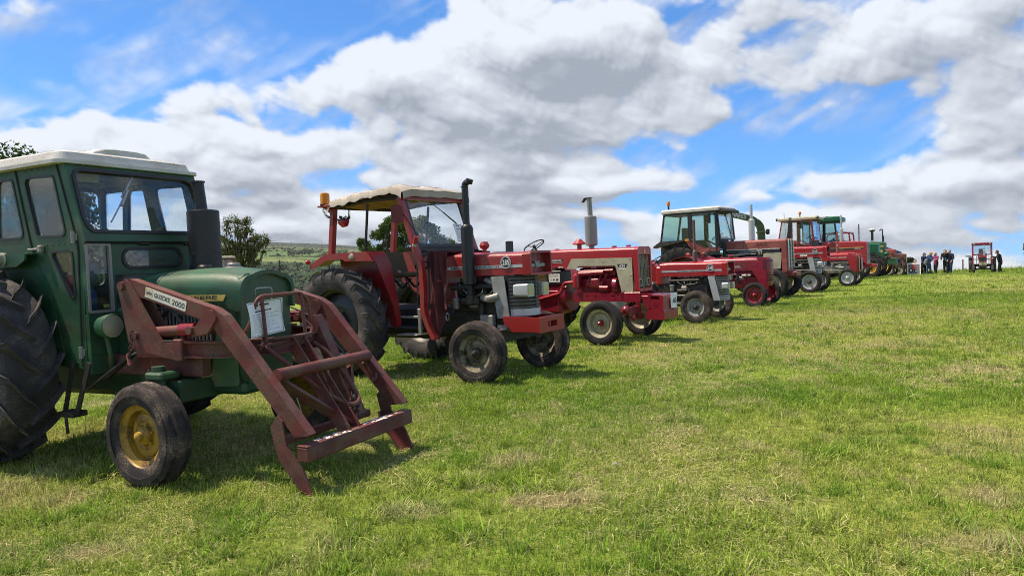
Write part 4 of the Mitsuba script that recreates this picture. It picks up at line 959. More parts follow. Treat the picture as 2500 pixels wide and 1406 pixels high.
# ------------------------------------------------------------------ red tractors with the grey banded grille
def red_grey_front(t, x0, x1, zb, zt, hw, gz0, panel, badge, mat, text, lamp_z, drop=.03, bumper=False, band='grey_paint', shade='black'):
    rows = [hood_ring(x, w, zb, z, .055, .02, 6) for x, w, z in ((x0, hw * .96, zt + drop * .7), (x0 + .18, hw, zt + drop), ((x0 + x1) / 2, hw, zt + drop * .5), (x1 - .05, hw, zt), (x1, hw * .985, zt - .004))]
    hood = t.add('hood', loft(rows), mat, 40)
    W = hw + .004; out = rnd([(-W, zb - .015), (W, zb - .015), (W + .012, zt - .03), (W - .05, zt + .006), (-W + .05, zt + .006), (-W - .012, zt - .03)], .02); inn = out.buffer(-.030)
    n = t.sub('nose'); t.add('frame', slab(out.difference(inn), (x1 - .03, 0, 0), (0, 1, 0), (0, 0, 1), .13), mat, parent=n)
    t.add('hollow', slab(inn.buffer(.004), (x1 - .02, 0, 0), (0, 1, 0), (0, 0, 1), .02), 'iron', parent=n)
    zs = zb + .38 * (zt - zb)
    t.add('bar', cbox(x1 + .0, x1 + .018, -hw + .035, hw - .035, zs - .024, zs + .024, .004), 'grey_paint', parent=n)
    w1 = [(-.085, .075), (-.052, .075), (-.036, -.02), (-.015, .05), (.015, .05), (.036, -.02), (.052, .075), (.085, .075), (.055, -.085), (.02, -.085), (0, -.01), (-.02, -.085), (-.055, -.085)]
    sc = (zt - zb) / .31 * .60
    t.add('emblem', slab([(a * sc, zs + .03 * sc + b * sc) for a, b in w1], (x1 + .018, 0, 0), (0, 1, 0), (0, 0, 1), .02), 'grey_paint', parent=n)
    st = t.add('side_stripe', prism([(x0 + .06, zs - .021), (x1 - .02, zs - .021), (x1 - .02, zs + .021), (x0 + .06, zs + .021)], -hw - .004, -hw - .0005), 'silver_paint')
    t.add('side_stripe', prism([(x0 + .06, zs - .021), (x1 - .02, zs - .021), (x1 - .02, zs + .021), (x0 + .06, zs + .021)], hw + .0005, hw + .004), 'silver_paint')
    bx = x1 - .30
    lx0 = x0 + .12 if bumper else x0 + (.45 if x0 < -.9 else .2)
    t.add('lettering', text_side(text, .026, lx0, -hw - .004, zs - .013, .002, w=bx - .12 - lx0), 'ink', parent=st)
    r = .082 * (zt - zb) / .31 * (1 if bumper else .92); bz = zs + .055; bd = t.sub('badge')
    t.add('disc', cyl((bx, -hw - .003, bz), (bx, -hw - .012, bz), r, n=28), 'black', parent=bd); t.add('ring', slab(Point(0, 0).buffer(r + .004).difference(Point(0, 0).buffer(r - .012)), (bx, -hw - .003, bz), (1, 0, 0), (0, 0, 1), .013), 'silver_paint', parent=bd)
    t.add('number', text_side(badge, r * .85, bx - r * .70, -hw - .012, bz - r * .42, .003, w=r * 1.4), 'white', parent=bd)
    # grille of bowed bands between two slanted side panels
    pn = panel
    for s in (-1, 1):
        y = s * (hw + .005); t.add('side_panel', cat_([prism(Polygon(pn).buffer(-.01).buffer(.01), y - .012 if s < 0 else y, y if s < 0 else y + .012)]), 'silver_paint' if not bumper else 'grey_paint')
    gx = np.mean([p[0] for p in pn[1:3]]); BX, BA = (.05, .25) if bumper else (-.02, .20); k = t.sub('grille'); n_ = 9; H_ = (zb - .02 - gz0 - .10) / n_

    def bow(z0, z1, dx, m, nm):
        rows_ = []
        for q in np.linspace(-1, 1, 13):
            f = (1 - q * q) ** .5 if abs(q) < 1 else 0; x = gx + BX + dx + BA * f ** .8; y = q * (hw - .012); rows_.append(np.array([(x, y, z0), (x, y, z1), (x - .02, y, z1), (x - .02, y, z0)]))
        t.add(nm, loft(rows_), m, 30, parent=k)
    bow(gz0 + .08, zb - .015, -.022, 'iron', 'backing')
    for i in range(n_):
        z = gz0 + .10 + i * H_
        bow(z + .004, z + H_ * .52, .0, band, 'band')
    bow(gz0 - .0, gz0 + .095, .006, 'grey_paint' if not bumper else 'silver_paint', 'apron')
    t.add('mullion', cbox(gx + BX + BA - .015, gx + BX + BA + .010, -.012, .012, gz0 + .1, zb - .02, .003), band, parent=k)
    for s in (-1, 1):
        y = s * (hw - .075); xs, xe = gx + .10, gx + (.34 if bumper else .24); h2 = .088 if bumper else .075
        P = [np.array([(x, y + a * wq, lamp_z + b * wq * (1. if bumper else 1)) for a, b in rnd([(-.085, -h2), (.085, -h2), (.085, h2), (-.085, h2)], .03, 3).exterior.coords[:-1]]) for x, wq in ((xs, .86), (xs + .05, .96), (xe, 1.0))]
        lp = t.add('headlamp', loft(P), 'silver_paint'); t.add('lens', slab(rnd([(-.068, -h2 + .017), (.068, -h2 + .017), (.068, h2 - .017), (-.068, h2 - .017)], .028, 4), (xe, y, lamp_z), (0, 1, 0), (0, 0, 1), .008), 'lens', parent=lp)
    return gx


def slotted_fender(t, y0, y1, top, xr, xf, mat, low, dip=.0):
    """Square-shouldered mudguard: top sheet, turned-down outer lip and the wall beside the seat."""
    s = 1 if y1 < y0 else -1
    prof = [(xr, top - .16), (xr + .36, top - .005), (xf, top), (xf + .13, top - .14)]
    up = [np.array([(x, y0, z), (x, y1, z), (x, y1, z - .012), (x, y0, z - .012)]) for x, z in prof[:3]]
    t.add('mudguard', loft(up), mat)
    lip = Polygon(prof[:3] + [(prof[3][0], prof[3][1]), (xf - .45, top - .125), (xf - .5, top - .095), (xr + .40, top - .095), (xr + .04, top - .23)])
    t.add('mudguard_lip', prism(lip, y1 - .008, y1 + .008), mat)
    wall = Polygon([(xr + .25, top - .02), (xf, top - .001), (xf + .10, top - .16), (xf + .23, top - .75), (xf + .26, low), (xf + .12, low - .05), (xf - .2, low + .2), (xr + .4, top - .5)])
    t.add('mudguard_wall', prism(wall, y0 - .006, y0 + .006), mat)
    fr = [np.array([(x, y0, z), (x, y0 + (y1 - y0) * k, z), (x - .012, y0 + (y1 - y0) * k, z), (x - .012, y0, z)]) for x, z, k in ((xf, top, 1), (xf + .10, top - .16, .75), (xf + .23, top - .75, .35), (xf + .26, low, .2))]
    t.add('mudguard_front', loft(fr), mat)


def plain_seat(t, x, z, mat='black_matt', w=.24, tall=.34):
    return t.add('seat', cat_([cbox(x - .22, x + .22, -w, w, z - .06, z + .02, .03), hull([(a, b, c) for a, c in ((x - .24, z), (x - .16, z), (x - .34, z + tall), (x - .28, z + tall + .01)) for b in (-w * .95, w * .95)])]), mat)


def canvas_tractor():
    M = frame(.007, 10.329, 35)
    t = Thing('canvas_cab_tractor', 'red tractor with a cream canvas cab roof and an amber beacon', 'tractor', M)
    wheel(t, 'front_wheel', (0, -.77, .405), .42, .235, .245, tyre='muddy_rubber', rim='dirty_rim', hub='iron', side=-1, steer=4, dish=.03, bolts=6)
    wheel(t, 'front_wheel', (.02, .80, .405), .42, .235, .245, tyre='muddy_rubber', rim='dirty_rim', hub='iron', side=1, steer=4, dish=.03)
    wheel(t, 'rear_wheel', (-2.36, -.98, .80), .81, .40, .50, 'lug', 'dusty_rubber', 'black', 'iron', -1, n=20, lug=.05, lw=.055, spin=7, dish=.06)
    wheel(t, 'rear_wheel', (-2.36, .90, .80), .81, .40, .50, 'lug', 'dusty_rubber', 'black', 'iron', 1, n=20, lug=.05, lw=.055)
    t.add('chassis', cat_([cbox(-2.7, -1.2, -.25, .25, .5, 1.0, .06), cyl((-2.36, -.8, .8), (-2.36, .75, .8), .11), cbox(-1.3, -.1, -.2, .2, .55, .9, .05), cbox(-.12, .3, -.16, .16, .62, .86, .03), cbox(-2.3, -1.2, -.55, .55, .66, .70)]), 'iron')
    t.add('front_axle', cat_([prism([(-.09, .50), (.12, .50), (.12, .66), (-.09, .66)], -.58, .58), cyl((0, -.62, .40), (0, -.62, .78), .04), cyl((0, .62, .40), (0, .62, .78), .04), cbox(-.05, .05, -.76, -.58, .36, .46), cbox(-.05, .05, .58, .76, .36, .46)]), 'iron')
    engine(t, -.95, .12, .62, 1.40, .26, 'iron', 2)
    t.add('axle_bracket', cat_([cbox(-.30, -.08, -.30, -.22, .70, .86, .01), cbox(-.05, .12, -.25, .25, .62, .72)]), 'grey_metal')
    t.add('air_pipe', pipes([([(-.28, -.22, 1.10), (-.12, -.30, 1.08), (.02, -.26, 1.12)], .055), ([(-.25, -.18, 1.35), (-.10, -.22, 1.30), (.0, -.2, 1.18)], .04)], 12), 'grey_metal')
    red_grey_front(t, -.93, .47, 1.41, 1.715, .262, .845, [(-.09, 1.395), (.125, 1.395), (.195, .815), (-.01, .815)], '185', 'red_paint', 'MASSEY-FERGUSON', 1.195, bumper=True, band='dull_grey')
    bp = t.add('bumper_weight', prism(rnd([(.10, .845), (.68, .83), (.68, .64), (.24, .635), (.20, .70), (.13, .72)], .012), -.315, -.285), 'orange_paint')
    t.add('bumper_face', slab(Polygon([(-.315, .625), (.315, .625), (.315, .83), (-.315, .83)]).difference(rnd([(-.10, .69), (.13, .69), (.13, .77), (-.10, .77)], .01)), (.66, 0, 0), (0, 1, 0), (0, 0, 1), .04), 'orange_paint', parent=bp)
    t.add('bumper_side', prism([(.10, .845), (.68, .83), (.68, .64), (.24, .635), (.20, .70), (.13, .72)], .285, .315), 'orange_paint', parent=bp)
    t.add('bumper_floor', cbox(.3, .66, -.3, .3, .63, .66), 'orange_paint', parent=bp); t.add('bumper_top', cbox(.60, .665, -.3, .3, .81, .826), 'orange_paint', parent=bp)
    t.add('tow_pin', cyl((.67, -.02, .685), (.67, -.02, .775), .018), 'orange_paint', parent=bp)
    slotted_fender(t, -.62, -.99, 1.83, -3.0, -1.76, 'red_paint', .74); slotted_fender(t, .62, .96, 1.83, -3.0, -1.76, 'red_paint', .74)
    t.add('marker_lamp', lathe([(0, -.03), (.035, -.025), (.05, 0), (.052, .02)], (-2.06, -1.0, 1.765), 'y', 18), 'lens')
    t.add('rear_lamp', ball((-3.02, -1.0, 1.72), .035, 1, 1.4, 1), 'red_lens')
    plain_seat(t, -1.95, 1.48, 'seat_olive', .26, .34); t.add('seat_frame', pipes([([(-2.1, -.15, 1.44), (-1.9, -.15, 1.25), (-1.7, -.15, 1.40)], .02), ([(-2.1, .15, 1.44), (-1.9, .15, 1.25), (-1.7, .15, 1.40)], .02)]), 'black')
    steering_wheel(t, (-1.46, -.02, 1.66), .21, 40)
    t.add('dash', cat_([cbox(-1.12, -.92, -.24, .24, 1.25, 1.74, .03), cbox(-1.25, -1.1, -.2, .2, 1.0, 1.4, .04)]), 'red_paint'); t.add('dash_panel', slab(rnd([(-.16, 1.42), (.16, 1.42), (.16, 1.66), (-.16, 1.66)], .03), (-1.122, 0, 0), (0, 1, 0), (0, 0, 1), -.006), 'grey_metal')
    t.add('clock', lathe([(0, -.02), (.03, -.02), (.036, 0), (.036, .03)], (-1.72, -.40, 1.50), 'y', 16), 'steel')
    t.add('foot_step', cat_([cbox(-1.5, -1.1, -.74, -.5, .60, .62), cbox(-1.18, -1.12, -.62, -.58, .60, .98), cbox(-1.55, -1.1, -.60, -.58, .84, .87)]), 'grey_metal')
    t.add('lever', pipes([([(-1.35, -.3, .95), (-1.45, -.42, 1.25), (-1.55, -.44, 1.42)], .014), ([(-1.2, -.28, .92), (-1.28, -.40, 1.12), (-1.22, -.42, 1.2)], .012)], 6), 'iron')
    # exhaust stack
    ex = t.add('exhaust_stack', lathe([(.045, 1.10), (.045, 1.28), (.088, 1.30), (.088, 2.08), (.07, 2.12), (.05, 2.135), (.047, 2.16), (.047, 2.66), (.052, 2.665), (.040, 2.67)], (-.43, -.33, 0), 'z', 20), 'black', label='tall slim black exhaust stack')
    t.add('rain_cap', cat_([tube(bend([(-.43, -.33, 2.64), (-.43, -.33, 2.70), (-.36, -.33, 2.73)], .05), .045, 12), cyl((-.36, -.33, 2.70), (-.335, -.33, 2.755), .052, .052, 16), cbox(-.49, -.42, -.36, -.30, 2.655, 2.668)]), 'black', parent=ex)
    t.add('manifold', cat_([cyl((-.43, -.33, 1.02), (-.43, -.33, 1.14), .06), cbox(-.62, -.30, -.34, -.2, 1.0, 1.1, .03)]), 'iron', parent=ex)
    t.add('red_cap', lathe([(0, .10), (.05, .09), (.075, .04), (.06, .0), (.03, -.02), (.03, -.06)], (-.46, .10, 1.80), 'z', 16), 'red_paint')
    # cab frame
    cab = t.sub('cab'); yn, yf = -.69, .66
    armp = [(-1.33, 2.58), (-1.17, 2.08), (-1.09, 1.84), (-.985, 1.62), (-.965, 1.28), (-.985, .95), (-.90, .72), (-.80, .56)]
    for y in (yn, yf):
        t.add('front_post', tube(bend([(x, y, z) for x, z in armp], .12, 4), 0, flat=(.07, .085)), 'red_paint', parent=cab)
        t.add('rear_post', tube([(-2.83, y, 1.82), (-2.72, y, 2.55)], 0, flat=(.075, .085)), 'red_paint', parent=cab)
        t.add('thin_post', cyl((-2.09, y, 1.82), (-1.99, y, 2.54), .02, n=10), 'black', parent=cab)
        t.add('top_rail', tube([(-2.73, y, 2.53), (-2.0, y, 2.585), (-1.32, y, 2.575)], .028, 8), 'iron', parent=cab)
    t.add('rear_rail', tube([(-2.73, yn, 2.54), (-2.73, yf, 2.54)], .028, 8), 'iron', parent=cab); t.add('front_rail', tube([(-1.31, yn, 2.57), (-1.31, yf, 2.57)], 0, flat=(.05, .07)), 'red_paint', parent=cab)
    U, V = (0, 1, 0), (-.225, 0, .70); lv = math.hypot(.225, .70); O = np.array([-1.095, 0, 1.86])
    gl = rnd([(-.62, .03), (.60, .03), (.56, lv), (-.60, lv)], .06, 5); fr = Polygon([(-.66, -.02), (.64, -.02), (.62, lv + .03), (-.65, lv + .03)])
    t.add('windscreen_frame', slab(fr.difference(gl), O, U, V, .03), 'black', parent=cab); t.add('windscreen', slab(gl, O + [.012, 0, .004], U, V, .0005), 'glass', parent=cab)
    t.add('scuttle', slab(Polygon([(-.68, -.14), (.66, -.14), (.66, -.02), (-.68, -.02)]), O, U, V, .02), 'iron', parent=cab)
    t.add('wiper', cat_([tube([(-1.27, -.06, 2.50), (-1.20, .12, 2.36), (-1.155, .33, 2.22)], .007, 5), tube([(-1.20, .10, 2.37), (-1.15, .34, 2.20), (-1.125, .40, 2.14)], .010, 5)]), 'black', parent=cab)
    for y in (-.50, .52):
        t.add('side_glass_frame', slab(ring(rnd([(-.20, 0), (0, 0), (.03, .80), (-.17, .80)], .03), .02), (-.98, y * 1.16, .98), (1, 0, 0), (0, 0, 1), .012), 'black', parent=cab)
    # canvas roof, creased, with a front skirt
    g = np.random.default_rng(12); xs = np.linspace(-2.80, -1.22, 30); ys = np.linspace(-.78, .76, 27); rows = []

    def top(x, y):
        e = min(1, (abs((y + .01) / .77)) ** 5); base = np.interp(x, [-2.80, -2.70, -2.3, -1.9, -1.45, -1.30, -1.22], [2.56, 2.70, 2.735, 2.75, 2.76, 2.755, 2.70])
        w = float(meshkit.fbm(np.array([x * 3.2, y * 3.2, 0]), 3, 4) - .5) * .06 + .016 * math.sin(x * 24 + y * 9) * math.exp(-((x + 2.35) / .4) ** 2) - .025 * math.exp(-((x + 1.93 + .15 * y) / .035) ** 2) + .02 * math.exp(-((x + 1.43) / .03) ** 2)
        return base + w - e * (.055 + .02 * math.sin(x * 5 + 1))
    v = [(x, y, top(x, y)) for x in xs for y in ys]; nx, ny = len(xs), len(ys)
    for x in xs:                                            # hem that hangs down on both sides
        for y, s in ((-.78, -1), (.76, 1)):
            v.append((x, y + s * .012, top(x, y) - .085 - .008 * float(meshkit.noise(np.array([x * 4, y, 3.])))))
    f = [(i * ny + j, (i + 1) * ny + j, (i + 1) * ny + j + 1, i * ny + j + 1) for i in range(nx - 1) for j in range(ny - 1)]
    o = nx * ny; f += [(i * ny, o + 2 * i, o + 2 * i + 2, (i + 1) * ny) for i in range(nx - 1)] + [(i * ny + ny - 1, (i + 1) * ny + ny - 1, o + 2 * i + 3, o + 2 * i + 1) for i in range(nx - 1)]
    rf = t.add('canvas_roof', tm(v, f), 'canvas', True, parent=cab, label='creased cream canvas roof sheet')
    v = [(-1.215 + .02 * math.sin(y * 14), y, top(-1.225, y) - k * .05) for y in np.linspace(-.77, .75, 30) for k in range(3)]
    t.add('front_skirt', tm(v, [(i * 3 + k, i * 3 + 3 + k, i * 3 + 4 + k, i * 3 + 1 + k) for i in range(29) for k in range(2)]), 'canvas', True, parent=cab)
    t.add('headlining', tm([(x, y, top(x, y) - .12 - .05 * math.cos(y * 2)) for x in xs[2:-2:3] for y in ys[1:-1:3]], [(i * 9 + j, i * 9 + 9 + j, i * 9 + 10 + j, i * 9 + 1 + j) for i in range(len(xs[2:-2:3]) - 1) for j in range(8)]), 'canvas_under', True, parent=cab)
    # beacon on its bracket, coiled leads, work lamp
    t.add('beacon_bracket', cat_([cbox(-2.98, -2.70, -.80, -.62, 2.555, 2.585, .01), hull([(-2.95, -.72, 2.56), (-2.76, -.72, 2.56), (-2.72, -.70, 2.40), (-2.70, -.72, 2.40), (-2.72, -.66, 2.5)])]), 'red_paint', parent=cab)
    bc = t.sub('beacon'); t.add('base', cyl((-2.87, -.73, 2.585), (-2.87, -.73, 2.605), .078), 'black', parent=bc); t.add('dome', lathe([(.074, 2.605), (.072, 2.745), (.062, 2.772), (.03, 2.782), (0, 2.783)], (-2.87, -.73, 0), 'z', 24), 'amber_glass', parent=bc); t.add('bulb', cat_([cyl((-2.87, -.73, 2.61), (-2.87, -.73, 2.69), .022), lathe([(.045, 2.66), (.02, 2.70), (.045, 2.745)], (-2.87, -.71, 0), 'z', 14)]), 'lens_amber', parent=bc)
    for a, b, n_ in (((-2.95, -.72, 2.54), (-2.78, -.70, 2.40), 11), ((-2.42, -.66, 2.52), (-2.48, -.62, 2.36), 14)):
        q = np.linspace(0, 1, n_ * 8); A, B = np.array(a), np.array(b); d = (B - A) / np.linalg.norm(B - A); u = np.cross(d, [0, 1, 0]); u /= np.linalg.norm(u)
        t.add('coiled_lead', tube([A + (B - A) * s + .016 * (math.cos(2 * math.pi * n_ * s) * u + math.sin(2 * math.pi * n_ * s) * np.array([0, 1, 0])) - np.array([0, 0, .05 * math.sin(s * math.pi)]) for s in q], .0045, 5), 'black', parent=cab)
    wl = t.add('work_lamp', lathe([(0, -.10), (.05, -.09), (.085, -.03), (.092, 0), (.085, .02), (0, .03)], (0, 0, 0), 'z', 20).apply_transform(np.array(T4().translate([-2.56, -.66, 2.33]).rotate([1, 0, 0], 20).matrix, float)), 'red_paint', parent=cab)
    t.add('lamp_lead', cat_([tube([(-2.64 + .15 * s, -.66 + .06 * math.sin(9 * s), 2.36 + .035 * math.sin(s * 19)) for s in np.linspace(0, 1, 26)], .007, 5), tube([(-2.62 + .13 * s, -.68 + .04 * math.cos(9 * s), 2.375 + .03 * math.cos(s * 17)) for s in np.linspace(0, 1, 26)], .007, 5), tube([(-2.70, -.67, 2.36), (-2.62, -.66, 2.34)], .012, 5)]), 'black', parent=cab)
    mr = t.add('mirror', cat_([rounded_mirror((-1.27, -.82, 2.33), .085, .125)]), 'dark_red', parent=cab); t.add('mirror_arm', tube(bend([(-1.24, -.81, 2.44), (-1.18, -.78, 2.30), (-1.02, -.70, 2.02)], .05), .009, 6), 'iron', parent=mr)
    t.add('indicator', cat_([cyl((-1.04, -.75, 1.90), (-1.0, -.75, 2.0), .03, n=12)]), 'red_lens', parent=cab); t.add('indicator_end', cyl((-1.04, -.75, 1.90), (-1.05, -.75, 1.865), .031, n=12), 'lens', parent=cab)
    # red canvas drape beside the engine
    def drape(y0, name):
        TL, TR, BR, BL = np.array([-1.0, 1.80]), np.array([-.66, 1.755]), np.array([-.62, .97]), np.array([-1.08, .92]); A, B = np.linspace(0, 1, 22), np.linspace(0, 1, 26); v = []
        for b in B:
            for a in A:
                p = (1 - b) * ((1 - a) * TL + a * TR) + b * ((1 - a) * BL + a * BR)
                tip = max(0, 1 - abs(a - .42) / .42) * max(0, b - .55) / .45; p = p + np.array([.02, -.43]) * tip + np.array([(.5 - a) * .14 * math.sin(b * 3.1), 0])
                y = y0 + .05 * math.sin(a * 8.5 + b * 2.5) * (.3 + .7 * b) + .03 * math.sin(a * 17 - b * 5) - .05 * b + .02 * math.exp(-((b - .58) / .02) ** 2)
                v.append((p[0], y, p[1]))
        n_ = len(A); f = [(j * n_ + i, j * n_ + i + 1, j * n_ + n_ + i + 1, j * n_ + n_ + i) for j in range(len(B) - 1) for i in range(n_ - 1)]
        return t.add(name, tm(v, f), 'red_canvas', True, parent=cab, label='faded red canvas drape hanging beside the engine' if y0 < 0 else None)
    drape(-.50, 'canvas_drape'); drape(.52, 'canvas_drape')
    t.add('drape_pocket', cbox(-.86, -.72, -.585, -.575, 1.34, 1.38, .003), 'red_canvas', parent=cab); t.add('drape_ring', tube([(-.66 + .03 * math.cos(q), -.57, .86 + .05 * math.sin(q)) for q in np.linspace(0, 2 * np.pi, 14)], .008, 5), 'steel', parent=cab)
    t.add('top_cover', cbox(-1.10, -.80, -.28, .28, 1.755, 1.79, .02), 'red_canvas', parent=cab)
    paper_sheet(M, (-1.03, .20, 1.92), (0, 1, 0), (-.22, 0, .7), .20, .29, 9, .004, 8, 'windscreen_form', 'white printed form behind the windscreen of the canvas-roofed tractor')
    return t


def rounded_mirror(c, w, h):
    p = rnd([(-w, -h), (w, -h), (w, h), (-w, h)], .05, 4)
    return slab(p, np.array(c), (.85, .5, 0), (.02, 0, 1), .035)


canvas_tractor()


# ------------------------------------------------------------------ red and cream tractor with the silver silencer
def cream_panel_tractor():
    M = frame(2.107, 13.831, 37)
    t = Thing('cream_panel_tractor', 'red tractor with cream side panels, square grille and tall grey exhaust', 'tractor', M)
    for y, s in ((-.80, -1), (.84, 1)):
        wheel(t, 'front_wheel', (0, y, .40), .405, .23, .255, tyre='black_rubber', rim='cream_paint', hub='crimson_paint', side=s, steer=2, dish=.05, bolts=8, hubr=.22)
        wheel(t, 'rear_wheel', (-2.3, y * 1.02, .80), .80, .38, .49, 'lug', 'black_rubber', 'cream_paint', 'iron', s, n=20)
    t.add('chassis', cat_([cbox(-2.7, -1.2, -.26, .26, .5, 1.02, .06), cyl((-2.3, -.7, .8), (-2.3, .7, .8), .12), cbox(-1.95, -1.15, -.25, .25, .62, 1.12, .07), cyl((-1.2, 0, .86), (-1.08, 0, .86), .30, n=26)]), 'crimson_paint')
    t.add('front_axle', cat_([prism([(-.08, .47), (.08, .47), (.08, .60), (-.08, .60)], -.62, .62), cyl((0, -.66, .36), (0, -.66, .76), .045), cyl((0, .66, .36), (0, .66, .76), .045), cbox(-.05, .05, -.8, -.62, .34, .44), cbox(-.05, .05, .62, .8, .34, .44)]), 'crimson_paint')
    t.add('steering_joint', cat_([ball((.30, -.40, .60), .085), cyl((.22, -.40, .56), (.36, -.40, .56), .05), ball((.42, -.36, .46), .05)]), 'crimson_paint')
    engine(t, -.95, .15, .80, 1.45, .26, 'crimson_paint', 5, detail=False)
    t.add('timing_cover', cat_([cyl((-.02, -.2, 1.05), (.06, -.2, 1.05), .14, n=20), cyl((-.30, -.27, 1.0), (-.12, -.27, 1.0), .055), cbox(-.5, -.3, -.30, -.2, 1.02, 1.2, .03), tube([(-.75, -.27, 1.28), (-.2, -.27, 1.30)], .045)]), 'crimson_paint')
    of = t.add('oil_filter', lathe([(0, .99), (.03, .99), (.03, 1.02), (.072, 1.03), (.072, 1.24), (.06, 1.27), (.025, 1.29), (.02, 1.32), (0, 1.32)], (-.80, -.29, 0), 'z', 18), 'bright_red')
    t.add('hydraulic_pipe', pipes([([(-1.72, -.28, .80), (-1.18, -.28, .92), (-1.10, -.28, 1.12), (-.88, -.28, 1.13)], .028), ([(-1.72, -.25, .74), (-1.3, -.25, .82), (-1.2, -.2, .95)], .018)], 10), 'bright_red')
    t.add('fuel_pipe', pipes([([(-.6 + .1 * i, -.29, 1.0), (-.55 + .13 * i, -.30, 1.12 + .03 * i), (-.5 + .12 * i, -.22, 1.3)], .009) for i in range(4)], 5), 'crimson_paint')
    bt = t.add('battery_box', cbox(-1.52, -1.16, -.27, .1, 1.08, 1.36, .015), 'black'); t.add('battery_label', cbox(-1.45, -1.19, -.2735, -.2705, 1.135, 1.30, .0005), 'label_white', parent=bt)
    t.add('label_print', cat_([slab(Point(-1.40, 1.185).buffer(.022).difference(Point(-1.40, 1.185).buffer(.017)), (0, -.2735, 0), (1, 0, 0), (0, 0, 1), .001), slab([(-1.355, 1.185), (-1.33, 1.21), (-1.305, 1.185), (-1.33, 1.16)], (0, -.2735, 0), (1, 0, 0), (0, 0, 1), .001), slab([(-1.28, 1.16), (-1.23, 1.16), (-1.23, 1.205), (-1.28, 1.205)], (0, -.2735, 0), (1, 0, 0), (0, 0, 1), .001)] + [cbox(-1.44, -1.22, -.2745, -.2735, z, z + .006, .0003) for z in (1.235, 1.255, 1.275)]), 'ink', parent=bt)
    hw = .272
    hd = t.add('hood', loft([hood_ring(x, hw, 1.40 if x > -1.5 else 1.44, z, .05, .018, 5) for x, z in ((-1.66, 1.775), (-1.0, 1.768), (.44, 1.745))]), 'bright_red', 40)
    for x in (-1.42, -.12, .18):
        t.add('hood_cap', lathe([(0, .035), (.045, .03), (.05, 0)], (x, .02, 1.757), 'z', 14), 'bright_red', parent=hd)
    for s in (-1, 1):
        y = s * (hw + .001); cr = Polygon([(-.90, 1.578), (.395, 1.552), (.395, .925), (.16, .925), (.05, 1.418), (-.755, 1.432), (-.80, 1.375), (-1.02, 1.385)]).buffer(-.015).buffer(.015)
        p = t.add('side_panel', prism(cr, y - .008 if s < 0 else y, y if s < 0 else y + .008), 'cream_paint', label='cream stepped side panel' if s < 0 else None)
        if s < 0:
            nb = t.add('number_plate', prism(rnd([(.09, 1.44), (.295, 1.44), (.27, 1.375), (.12, 1.375)], .004), y - .012, y - .0085), 'black', parent=p)
            t.add('number', text_side('634', .042, .135, y - .012, 1.388, .002, w=.12), 'white', parent=p); t.add('plate_foot', prism([(.12, 1.37), (.27, 1.37), (.26, 1.345), (.13, 1.345)], y - .011, y - .0085), 'label_white', parent=p)
            t.add('screw', cat_([cyl((x, y - .008, z), (x, y - .014, z), .009, n=8) for x, z in ((.36, 1.53), (.36, 1.22), (.21, .95), (-.2, 1.48), (.0, 1.52))]), 'iron', parent=p)
    np_ = t.add('name_plate', prism([(-1.74, 1.535), (-1.11, 1.527), (-1.11, 1.582), (-1.74, 1.592)], -hw - .006, -hw - .0005), 'black'); t.add('lettering', text_side('McCORMICK', .034, -1.68, -hw - .006, 1.542, .003, w=.55), 'label_white', parent=np_)
    t.add('plate_rule', cbox(-1.74, -1.11, -hw - .007, -hw - .001, 1.512, 1.520, .0005), 'label_white', parent=np_); t.add('hood_sticker', cbox(-1.22, -1.10, -hw - .003, -hw + .001, 1.415, 1.432, .0005), 'label_white')
    # square grille
    g = t.sub('grille'); out = rnd([(-.27, .925), (.27, .925), (.27, 1.70), (.20, 1.748), (-.20, 1.748), (-.27, 1.70)], .02); win = rnd([(-.225, .985), (.225, .985), (.225, 1.60), (-.225, 1.60)], .015)
    t.add('frame', slab(out.difference(win), (.42, 0, 0), (0, 1, 0), (0, 0, 1), .09), 'bright_red', parent=g); t.add('backing', slab(win.buffer(.01), (.43, 0, 0), (0, 1, 0), (0, 0, 1), .01), 'black_matt', parent=g)
    for i in range(16):
        t.add('bar', cbox(.475, .487, -.222, .222, 1.02 + .0365 * i, 1.027 + .0365 * i, .001), 'cream_paint', parent=g)
    for i in range(8):
        t.add('upright', cbox(.468, .476, -.196 + .056 * i, -.189 + .056 * i, .99, 1.60, .001), 'cream_paint', parent=g)
    for y in (-.155, .155):
        lp = t.add('lamp_rim', slab(Point(y, 1.09).buffer(.075).difference(Point(y, 1.09).buffer(.062)), (.47, 0, 0), (0, 1, 0), (0, 0, 1), .03), 'cream_paint', parent=g); t.add('lamp', slab(Point(y, 1.09).buffer(.062), (.465, 0, 0), (0, 1, 0), (0, 0, 1), .012), 'black', parent=g)
    t.add('emblem', slab([(-.03, 1.625), (.03, 1.625), (.03, 1.66), (.016, 1.66), (.016, 1.70), (.006, 1.70), (.006, 1.72), (-.006, 1.72), (-.006, 1.70), (-.016, 1.70), (-.016, 1.66), (-.03, 1.66)], (.511, 0, 0), (0, 1, 0), (0, 0, 1), .008), 'decal_yellow', parent=g)
    for s in (-1, 1):
        y = s * .285; rl = t.add('side_rail', prism(Polygon([(-.88, .925), (.26, .91), (.26, .75), (-.88, .75)]).difference(unary_union([sbox(x, .845, x + .05, .865) for x in (-.6, -.42, -.24, -.06)] + [sbox(x, .785, x + .035, .80) for x in (-.62, -.4, -.2)])), y - .014, y + .014), 'crimson_paint')
        t.add('front_bracket', cat_([cbox(.22, .55, y - .03, y + .0, .74, .92, .008), hull([(x, yy, z) for x, z in ((.5, .90), (.72, .90), (.72, .62), (.66, .62)) for yy in (y - .01, y + .01)])]), 'crimson_paint', parent=rl)
